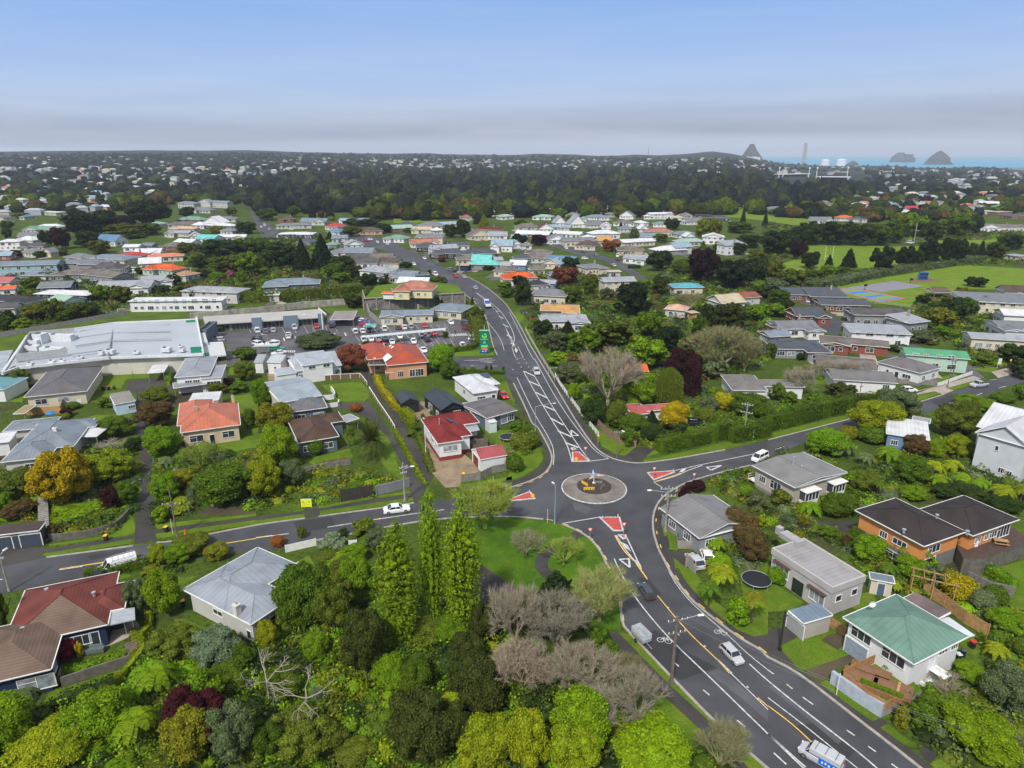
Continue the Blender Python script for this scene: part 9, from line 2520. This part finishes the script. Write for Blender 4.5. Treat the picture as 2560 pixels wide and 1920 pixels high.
P=GP('U1',1722,1165,.035);bm_=bpy.data.meshes.new('person');V_=[(0,0,.92),(0,0,1.18),(0,0,1.42),(0,0,1.54),(0,0,1.68),(.19,0,1.40),(.24,.03,1.12),(.24,-.08,.88),(-.19,0,1.40),(-.24,.03,1.12),(-.23,.10,.88),(.10,0,.86),(.12,-.06,.48),(.12,.06,.06),(.12,-.1,.03),(-.10,0,.86),(-.11,.10,.48),(-.12,-.10,.08),(-.12,-.24,.03)]
E_=[(0,1),(1,2),(2,3),(3,4),(2,5),(5,6),(6,7),(2,8),(8,9),(9,10),(0,11),(11,12),(12,13),(13,14),(0,15),(15,16),(16,17),(17,18)];R_s=[.15,.15,.15,.06,.11,.07,.05,.04,.07,.05,.04,.10,.07,.05,.045,.10,.07,.05,.045]
bm_.from_pydata(V_,E_,[]);po=bpy.data.objects.new('person',bm_);COL.objects.link(po);md=po.modifiers.new('skin','SKIN');
for i,r_ in enumerate(R_s):bm_.skin_vertices[0].data[i].radius=(r_,r_*.8)
bm_.skin_vertices[0].data[0].use_root=True;po.modifiers.new('sub','SUBSURF').levels=1;bm_.materials.append(flat('dark_clothes',(.03,.03,.035),.8));po.location=P;tag(po,'person in dark clothes walking over the zebra crossing of the car park','person')
def goal(t,X0,X1,Yb,Yt,col,label,cross=.35):
 A,B=GT(TP(t,X0,Yb)),GT(TP(t,X1,Yb));h=top_z(A,TP(t,X0,Yt)[1])-A.z;m=MB();d=B-A
 m.tube((0,0,0),(0,0,h),.14,n=6);m.tube(d,d+V3((0,0,h)),.14,n=6);m.tube((0,0,h*cross),d+V3((0,0,h*cross)),.1,n=6);tag(m.bd('goal_posts',flat('post_%.2f'%col[0],col,.5),loc=A),label,'goal posts')
goal('U3',488,552,520,400,(.55,.6,.4),'pale rugby goal posts on the near playing field',.3);goal('U3',1262,1390,360,200,(.6,.62,.6),'two tall pale light masts beyond the pine row',.6);goal('U1',1330,1545,170,122,(.02,.45,.65),'cyan posts of the far cricket sight screen',.5)  # pair beyond the pine row: two light masts, the bar between them added
for(X,Yb,Yt,lab)in((835,775,725,'left basketball post on the school court'),(1230,720,675,'right basketball post on the school court')):
 P=GP('U3',X,Yb);h=top_z(P,TP('U3',X,Yt)[1]);r_=emp('basketball_hoop',P);m=MB();m.tube((0,0,0),(0,0,h),.12,n=6);m.bd('post',K4,r_);m=MB();m.box((0,-.5,h-.5),(1.6,.08,1.0));m.bd('backboard',K4,r_);tag(r_,lab,'basketball hoop')
P=GP('U3',1335,690);pl=emp('playground',P);pb=flat('play_blue',(.01,.12,.42),.5);m=MB();w_=70/TS('U3')*depth(P)/FPX
for x in(-.5,-.25,0,.25,.5):m.box((x*w_,0,1.9),(.5,.8,3.8))
m.bd('towers',pb,pl);m=MB();m.box((0,0,3.2),(w_,1.6,.4));m.box((0,0,1.5),(w_*.9,1.6,.3));m.bd('platforms',flat('play_dark',(.03,.03,.06),.6),pl);m=MB();m.face([(w_*.5,-.4,1.5),(w_*.5+3,-.4,.2),(w_*.5+3,.4,.2),(w_*.5,.4,1.5)]);m.bd('slide',pb,pl);tag(pl,'bright blue playground frame beside the school courts','playground')
o=patch('bark_chips',flat('bark_chips',(.19,.09,.055),.9),.030,pts('U3',1210,690,1290,675,1420,680,1480,695,1400,712,1250,712));tag(o,'reddish bark patch under the playground')
house('','U3',[DT(px=(1440,800,1590,800,1500,768),z=2.2,typ='gx',pitch=20,walls=0,over=.2)],wall='tan',roof=(.14,.10,.07),name='picnic_shelter',cat='shelter',label='small brown shelter roof beside the school field')
P=GP('M0',420,480,.5);tag_=emp('garden_umbrella',P);m=MB();m.tube((0,0,0),(0,0,2.0),.04,n=6);m.bd('pole',K1,tag_);m=MB();m.tube((0,0,1.8),(0,0,2.4),1.1,.05,10);m.bd('canopy',flat('umb_blue',(.01,.17,.50),.6),tag_);tag(tag_,'bright blue garden umbrella behind the sprawling grey roof','umbrella')
yd,yd2=MB(),MB();R_=random.Random(3)
for k,(x,y,z0,a,w_,d_,sd)in enumerate(YARDS):
 if z0!=0 or y>760:continue
 for j in range(2):
  s_=R_.choice([-1,1]);lw,ll=R_.uniform(2.8,5.0),R_.uniform(7,15);ox,oy=s_*(w_/2+lw*.3)if j else R_.uniform(-.3,.3)*w_,-d_*.2 if j else-(d_/2+ll*.3)
  q=[rot2(ox+u*lw/2,oy+v*ll/2,a)for u,v in((-1,-1),(1,-1),(1,1),(-1,1))]
  (yd if R_.random()<.65 else yd2).face([(x+p[0],y+p[1],.0105+.00002*k)for p in q])
tag(struct(yd.bd('driveway',K16)),'grey asphalt drives between the suburban houses');tag(struct(yd2.bd('paved_yard',K17)),'pale paved yards between the suburban houses')
# == far woodland, far town, hills, islands, haze
def far_woods(name,label,regions,cat='woodland'):
 """regions: (polygon px, spacing factor, crown width m, height m, colours)"""
 Vs,Fs,Cs,o_=[],[],[],0;R_=random.Random(5)
 for poly,n,wm,hm,cols in regions:
  ys=[p[1]for p in poly];xs=[p[0]for p in poly];k=0;tries=0
  while k<n and tries<n*6:
   tries+=1;px,py=R_.uniform(min(xs),max(xs)),R_.uniform(min(ys),max(ys))
   if not in_poly(px,py,poly)or(1930<px<2165 and 428<py<470):continue
   P=GT((px,py));
   if P.y>9000 or P.z<SEA+1:continue
   k+=1;w_=wm*R_.uniform(.6,1.5);h=hm*R_.uniform(.55,1.3);near=P.y<2200
   iv,if_=(IV2,IF2)if near else(IV1,IF1)
   d=iv.copy();nz_=rs.uniform(.72,1.22,(len(d),1));cone=R_.random()<.16
   v=d*nz_*[w_/2,w_/2,h*.55]+[0,0,h*.5]
   if cone:f_=np.clip(1.15-v[:,2:3]/h,.1,1);v[:,:2]*=f_*1.1;v[:,2]*=1.25
   v+=[P.x,P.y,P.z-.5]
   f=np.hstack([if_,if_[:,2:3]]);c=np.array(LC[R_.choice(cols)])*R_.uniform(.7,1.2);c=np.tile(np.append(c,1),(len(v),1))*np.append(np.repeat(rs.uniform(.7,1.3,(len(v),1)),3,1),np.ones((len(v),1)),1)
   Vs.append(v);Fs.append(if_+o_);Cs.append(c);o_+=len(v)
 me=npm(name,np.vstack(Vs),np.vstack(Fs),[M_FAR],col=np.vstack(Cs));o=bpy.data.objects.new(name,me);COL.objects.link(o);tag(o,label,cat,kind='stuff');return o
m,t,b=base_mat('far_foliage');at=N(t,'ShaderNodeAttribute',attribute_name='Col');v_=vec(t);hh=mixc(t,at.outputs['Color'],(.35,.35,.35),nfac(t,.35,.35,.7,4,v=v_),'MULTIPLY');t.links.new(hh,b.inputs['Base Color']);b.inputs['Roughness'].default_value=1;b.inputs['Specular IOR Level'].default_value=.05
bp=N(t,'ShaderNodeBump');bp.inputs['Strength'].default_value=1;bp.inputs['Distance'].default_value=1.2;t.links.new(nfac(t,.6,.3,.7,4,v=v_),bp.inputs['Height']);t.links.new(bp.outputs[0],b.inputs['Normal']);M_FAR=m
PP=lambda*v:[(v[i],v[i+1])for i in range(0,len(v),2)]
LC.update(fara=(.019,.030,.026),farb=(.013,.020,.021),farc=(.034,.050,.022),fard=(.055,.070,.026))
low=['darkolive','mid','dark','fara','farc','olive','brownish']
dk=['fara','farb','farc','fara','fard'];mxd=['fara','farc','farb','fara','farc','fard']
far_woods('far_woodland','dark woodland and treed suburbs fading into haze under the skyline',[(PP(0,388,700,384,1400,392,1900,402,2560,424,2560,440,0,420),3000,16,10,mxd),(PP(0,418,2560,436,2560,500,1900,510,1500,525,900,530,640,505,0,505),2100,15,10,mxd),(PP(640,460,900,425,1100,430,1300,430,1500,437,1750,425,1920,440,2160,430,2160,490,1900,520,1300,520,1000,535,640,535),1300,16,17,dk),(PP(0,500,640,500,660,520,420,515,330,535,0,530),90,14,12,low),(PP(1900,500,2560,470,2560,530,2300,560,1950,545),260,13,9,low),(PP(1250,510,1600,505,1900,515,1900,540,1250,545),170,14,11,low),(PP(900,520,1250,510,1260,545,1180,550,900,550),110,15,13,low)])
R_=random.Random(21);fr=MB();cols_=[]
cm_={'w':0,'g':1,'b':2,'d':3,'r':4,'c':5}
for poly,n in((PP(0,395,1900,400,2560,425,2560,440,0,430),300),(PP(0,430,640,420,900,420,700,470,0,560),130),(PP(1050,405,1900,400,1900,425,1100,432),100),(PP(2200,430,2560,425,2560,520,2000,540,2200,480),90),(PP(900,400,1300,400,1300,428,900,425),60)):
 k=0
 while k<n:
  px,py=R_.uniform(min(p[0]for p in poly),max(p[0]for p in poly)),R_.uniform(min(p[1]for p in poly),max(p[1]for p in poly))
  if not in_poly(px,py,poly):continue
  k+=1;P=GT((px,py));
  if P.z<SEA+2 or P.y>7000:continue
  w_,d_,h=R_.uniform(10,20),R_.uniform(8,12),R_.choice([5,6,8]);a=R_.uniform(-.6,.6);mt=R_.choice([0,0,1,1,2,3,3,4,5])if R_.random()<.8 else 0
  fr.box((P.x,P.y,P.z+h/2),(w_*.92,d_*.92,h),5 if R_.random()<.5 else 0,rz=a);fr.box((P.x,P.y,P.z+h+1.0),(w_,d_,2.0),mt,rz=a,top=(.5,.1))
fo=fr.bd('far_houses',[flat('far_pale',(.33,.35,.38),.6),flat('far_grey',(.17,.19,.22),.6),flat('far_blue',(.22,.3,.36),.6),flat('far_dark',(.12,.12,.13),.7),flat('far_red',(.38,.12,.08),.7),flat('far_cream',(.5,.46,.38),.7)]);tag(fo,'countless tiny pale houses of the far town below the skyline','houses',kind='stuff')
def cone_hill(name,px,base_py,top_py,wpx,dist,label,prof,ex=1.0,seed=0,z0=SEA):
 x=(px-1280)/FPX*dist*cP;wm=wpx/FPX*dist*cP;el=lambda py:mA.tan(mA.atan((960-py)/FPX)-PITCH)*dist+CAM_H
 zt=el(top_py);P=V3((x,dist,z0));h=zt-z0;V,F=[],[];nr,na=14,40
 for i in range(nr+1):
  s=i/nr
  for j in range(na):
   a=2*mA.pi*j/na;r=wm/2*prof(s)*(1+.18*noise.noise(V3((mA.cos(a)*1.5+seed,mA.sin(a)*1.5,s*3))));V.append((mA.cos(a)*r*ex,mA.sin(a)*r,h*s*(1+(.06*noise.noise(V3((a*2,s*4,seed)))if s<1 else 0))))
 for i in range(nr):
  for j in range(na):F.append((i*na+j,i*na+(j+1)%na,(i+1)*na+(j+1)%na,(i+1)*na+j))
 F.append(tuple(nr*na+j for j in range(na)));me=bpy.data.meshes.new(name);me.from_pydata(V,[],F);me.materials.append(M_HILL);o=bpy.data.objects.new(name,me);COL.objects.link(o);o.location=P;struct(o);tag(o,label,'hill');return o
M_HILL=flat('rocky_hill',(.045,.050,.050),.95,var=.4,scale=.01)
cone_hill('coastal_peak',1878,402,360,92,5600,'steep conical rocky peak on the coast',lambda s:.10+.90*(1-s)**1.25)
cone_hill('rocky_island',2350,408,377,62,6400,'steep dome shaped island, the right and taller of two',lambda s:max(.03,(1-s**1.5))**.8,seed=2);cone_hill('rocky_island',2252,400,381.5,46,8200,'low island left of the dome shaped one',lambda s:max(.25,(1-s**2.2))**.8,seed=4);cone_hill('rocky_island',2272,400,385.5,34,8150,'flat shoulder of the low left island',lambda s:max(.5,(1-s**3))**.8,seed=5)
cone_hill('rocky_islet',2136,414,402,28,5900,'small rocky islet off the coast',lambda s:max(.1,(1-s**1.6))**.8,seed=6)
dist=5500;x=(2012-1280)/FPX*dist*cP;el=lambda py:mA.tan(mA.atan((960-py)/FPX)-PITCH)*dist+CAM_H
m=MB();m.tube((0,0,0),(0,0,el(358)+20),14,10,20);m.tube((0,0,el(358)+18),(0,0,el(358)+22),11,11,20);tag(m.bd('power_station_chimney',flat('chimney_concrete',(.30,.28,.28),.9),loc=(x,dist,-20)),'tall concrete power station chimney by the sea','chimney')
for i,(px,py,w_,h_,lab)in enumerate(((1878,402,46,10,'pale row of buildings at the foot of the rocky peak'),(2066,411,22,12,'white port tank left of its neighbour by the sea'),(2106,411,26,13,'white port tank right of its neighbour by the sea'))):
 dist=5300;x=(px-1280)/FPX*dist*cP;wm=w_/FPX*dist*cP;hm=h_/FPX*dist;zb=mA.tan(mA.atan((960-py)/FPX)-PITCH)*dist+CAM_H;m=MB()
 if i==0:
  for k in range(5):m.box((-wm/2+wm*(k+.5)/5,0,hm*.3+4),(wm/5*.8,30,hm*(.5+.2*(k%2))+10));
 else:m.tube((0,0,-10),(0,0,hm*.8),wm/2,n=24);m.tube((0,0,hm*.8),(0,0,hm),wm/2,wm*.1,n=24)
 tag(m.bd('port_building' if i==0 else 'storage_tank',flat('far_white',(.62,.64,.66),.6),loc=(x,dist,zb)),lab,'building' if i==0 else 'tank')
for(t_,X0,X1,Yr,Yb,lab)in(('F3',420,710,350,400,'nearer stadium grandstand with a white roof'),('F3',100,360,325,352,'farther stadium grandstand with a white roof')):
 A,B=GT(TP(t_,X0,Yb)),GT(TP(t_,X1,Yb));h=top_z(A,TP(t_,X0,Yr)[1])-A.z;l=(B-A).length;r_=emp('grandstand',(A+B)/2-V3((0,0,1)),mA.atan2(B.y-A.y,B.x-A.x));m=MB();m.box((0,8,h),(l,22,1.2));m.bd('roof',flat('stand_white',(.72,.74,.76),.5),r_);m=MB();m.box((0,12,h/2),(l*.92,12,h));m.bd('seating',flat('stand_dark',(.03,.035,.07),.8),r_);m=MB()
 for s in(-.42,.42):m.box((s*l,-2,h/2),(3.5,3,h))
 m.bd('columns',flat('stand_blue',(.35,.45,.55),.6),r_);tag(r_,lab,'grandstand')
for X,Yb,Yt,lab in((92,330,275,'leftmost stadium floodlight mast'),(345,365,278,'second stadium floodlight mast from the left'),(412,358,275,'third stadium floodlight mast from the left'),(677,355,272,'rightmost stadium floodlight mast')):
 P=GT(TP('F3',X,Yb+30));h=top_z(P,TP('F3',X,Yt)[1])-P.z;r_=emp('floodlight_mast',P);m=MB();m.tube((0,0,0),(0,0,h),1.0,.7,6);m.bd('mast',K0,r_);m=MB();m.box((0,-1,h),(4,1,4));m.bd('lamp_panel',K0,r_);tag(r_,lab,'floodlight')
P=GT(TP('U1',1375,165));m=MB();m.box((0,0,3),(24,8,6),top=(.98,.6));tag(m.bd('pavilion',flat('pavilion_blue',(.22,.28,.34),.6),loc=P),'grey blue pavilion between the cyan posts of the far field','pavilion')
P=GT((1603,388));P=V3(((1603-1280)/FPX*5000,5000,H((1603-1280)/FPX*5000,5000)));m=MB();m.tube((0,0,0),(0,0,55),3,1,6);tag(m.bd('transmitter_mast',K2,loc=P),'thin transmitter mast on the skyline hill','mast')
mh=bpy.data.materials.new('haze_air');mh.use_nodes=True;t=mh.node_tree;t.nodes.clear();o_=N(t,'ShaderNodeOutputMaterial');pv=N(t,'ShaderNodeVolumePrincipled');pv.inputs['Density'].default_value=HAZE;pv.inputs['Color'].default_value=(.76,.85,1.0,1);pv.inputs['Anisotropy'].default_value=.0;t.links.new(pv.outputs[0],o_.inputs['Volume'])
zl=min(SEA,min(v[2]for v in gv))-1
m=MB();m.box((5000,11500,(230+zl)/2),(56000,31000,230-zl));hz=m.bd('haze',mh);hz['kind']='stuff';hz['label']='thin pale haze over the whole place';hz['category']='haze'
# == labels of the many: what they look like and what stands next to them
SHORT=[('the green pylon sign',('U1',1975,1225)),('the orange red roof',('U1',1200,1350)),('the copper red tree',('U1',830,1370)),('the broad dormer house',('U1',520,1380)),('the long shade roof',('U1',1300,1155)),('the green shade sail',('U1',995,1075)),('the supermarket',('U0',1000,1200)),('the row of shops',('U1',300,1010)),('the yellow house on the terrace',('U1',1385,740)),('the turquoise roof',('U1',1975,520)),('the vivid orange roof',('U2',60,640)),('the yellow orange roof',('U2',415,915)),('the aqua blue roof',('U2',1500,720)),('the rusty red shed',('U2',2010,808)),('the large maroon beech',('U2',1640,560)),('the two steep white gables',('U2',490,190)),('the rusty brown street tree',('U2',850,400)),('the painted sports court',('U3',870,815)),('the blue playground',('U3',1335,660)),('the school hall',('U3',1960,840)),('the bright green roof',('U3',1435,1300)),('the white cubic house',('U3',940,1100)),('the taupe roof in the cul de sac',('U3',740,1200)),('the white house on the ridge',('U3',1990,222)),('the near playing field',('U3',600,480)),('the far playing field',('U2',1700,90)),('the steep blue roofed cottage',('U0',965,335)),('the pale teal house',('U0',270,540)),('the rust orange roof',('U0',1440,575)),('the broad white roof',('U0',590,785)),('the large black roof',('U0',130,840)),('the long modern house',('U0',1540,842)),('the lime green tree at the left',('U0',890,800)),('the two tall dark conifers',('U1',490,440)),('the far left turquoise roof',('U0',1810,318)),('the grey school roofs',('U0',1850,70)),('the stadium',('F3',420,340)),('the conical peak',('F2',2065,150)),('the dome shaped island',('F3',1485,190)),('the tall chimney',('F3',325,140)),('the cyan posts',('U1',1440,150)),('the red hip roof',('M1',1500,560)),('the pink red garage',('M1',1850,760)),('the yellow hedge',('M1',1080,350)),('the date palm',('M1',930,680)),('the brown tiled roof',('M1',480,570)),('the black gabled house',('M1',1500,310)),('the golden yellow tree',('M0',560,970)),('the coral roof',('M0',1650,450)),('the sprawling blue grey roof',('M0',350,660)),('the long steep drive',('M0',1150,900)),('the yellow sale sign',('M1',405,1150)),('the three poplars',('M1',1450,1400)),('the roundabout',('M2',650,1020)),('the clipped hedge',('M2',1450,620)),('the weeping willow',('M2',1240,200)),('the leafless fan tree',('M2',760,180)),('the pink roofed cottage',('M2',1180,370)),('the bright yellow tree',('M2',1690,330)),('the beige bay windowed house',('M3',280,880)),('the gabled hall',('M3',1850,550)),('the blue walled garage',('M3',1080,600)),('the dark tiled roof',('M3',1350,1280)),('the grey gabled bungalow',('M2',1650,1250)),('the grey plaster house',('L3',400,130)),('the pale green hip roof',('L3',1100,550)),('the navy house',('L0',400,500)),('the pale blue grey hip roof',('L0',1850,250)),('the maroon maple',('L0',1600,1200)),('the golden leafless tree',('L2',720,350)),('the black conifer',('L2',350,300)),('the leafless copse',('L2',450,900)),('the caged trailer',('L2',1030,610)),('the round trampoline',('L2',1950,150)),('the raised garden beds',('L3',850,980)),('the park lawn',('M2',250,1450)),('the dark gully',('L1',800,950)),('the bottom left corner',('L0',0,1659)),('the bottom right corner',('L3',2042,1659)),('the white carport',('M0',1240,60)),('the white roofed house',('M1',1780,190)),('the far left edge town',('F0',60,300)),('the far wooded ridge',('F1',1200,400)),('the far centre hills',('F2',500,230)),('the far right edge',('F3',2180,330)),('the main road bend',('U1',1900,850)),('the far main road',('U1',1030,370)),('the far left street',('U1',80,230))]
SHORT=[(n,TP(*p))for n,p in SHORT]
def direction(dx,dy):
 if abs(dx)>2.2*abs(dy):return 'right of' if dx>0 else 'left of'
 if abs(dy)>2.2*abs(dx):return 'in front of' if dy>0 else 'behind'
 return('in front and ' if dy>0 else 'behind and ')+('right of' if dx>0 else 'left of')
import collections
ent=[]
for o,desc,(px,py)in AUTO:
 L_=sorted(SHORT,key=lambda s:(s[1][0]-px)**2+((s[1][1]-py)*1.6)**2)[:4];ent.append((o,desc,px,py,L_))
used=set(o['label']for o in COL.objects if o.get('label'));grp=collections.defaultdict(list)
for e in ent:
 o,desc,px,py,L_=e;n,p=L_[0];grp[(desc,direction(px-p[0],(py-p[1])*1.6),n,p)].append(e)
ORD=['nearest','second','third','fourth','fifth','sixth','seventh','eighth','ninth','tenth']
for(desc,dr,n,p),es in grp.items():
 es.sort(key=lambda e:(e[2]-p[0])**2+(e[3]-p[1])**2)
 for k,e in enumerate(es):
  if len(es)==1:lab='%s %s %s'%(desc,dr,n)
  else:lab='%s %s %s, %s to it'%(desc,dr,n,ORD[k]+(' nearest' if k else ''))
  if lab in used:lab+=' again'
  used.add(lab);e[0]['label']=' '.join(lab.split()[:16])
GN={'broadleaf_tree':'broadleaf trees of the gardens and banks','bush':'bushes of the gardens','poplar_tree':'three tall poplars','conifer_tree':'dark conifers','bare_tree':'leafless spring trees','tree_fern':'tree ferns','cabbage_tree':'cabbage trees','palm_tree':'palms','house':'houses of the suburb','shop':'roadside shops','garage':'garages','garden_shed':'garden sheds','carport':'carports','patio_roof':'patio roofs','outbuilding':'white outbuildings','power_pole':'power poles along the streets','street_lamp':'street lamps','road_sign':'road signs and posts of the junction','wheelie_bin':'wheelie bins','traffic_island':'red topped traffic islands','chevron_board':'chevron boards of the roundabout','hedge':'garden hedges','fence':'garden fences','retaining_wall':'retaining walls','garden_wall':'garden walls','raised_garden_bed':'raised timber garden beds','parked_car':'cars parked along the streets','car':'cars driving at the junction','van':'vans on the road','trampoline':'round trampolines','grandstand':'stadium grandstands','floodlight_mast':'stadium floodlight masts','goal_posts':'goal posts of the fields','satellite_dish':'satellite dishes','basketball_hoop':'basketball hoops','storage_tank':'white port tanks','dead_tree':'bleached dead trees','school_building':'school buildings','shade_canopy':'car park canopies','garden_steps':'garden steps'}
for o in COL.objects:
 g_=GN.get(o.name.split('.')[0])
 if o.parent is None and g_ and not o.get('group')and not o.get('kind'):o['group']=g_
for s in(s for s in list(COL.objects)if s.get('kind')=='structure' and not s.get('label')):s['label']=s.name.replace('_',' ')
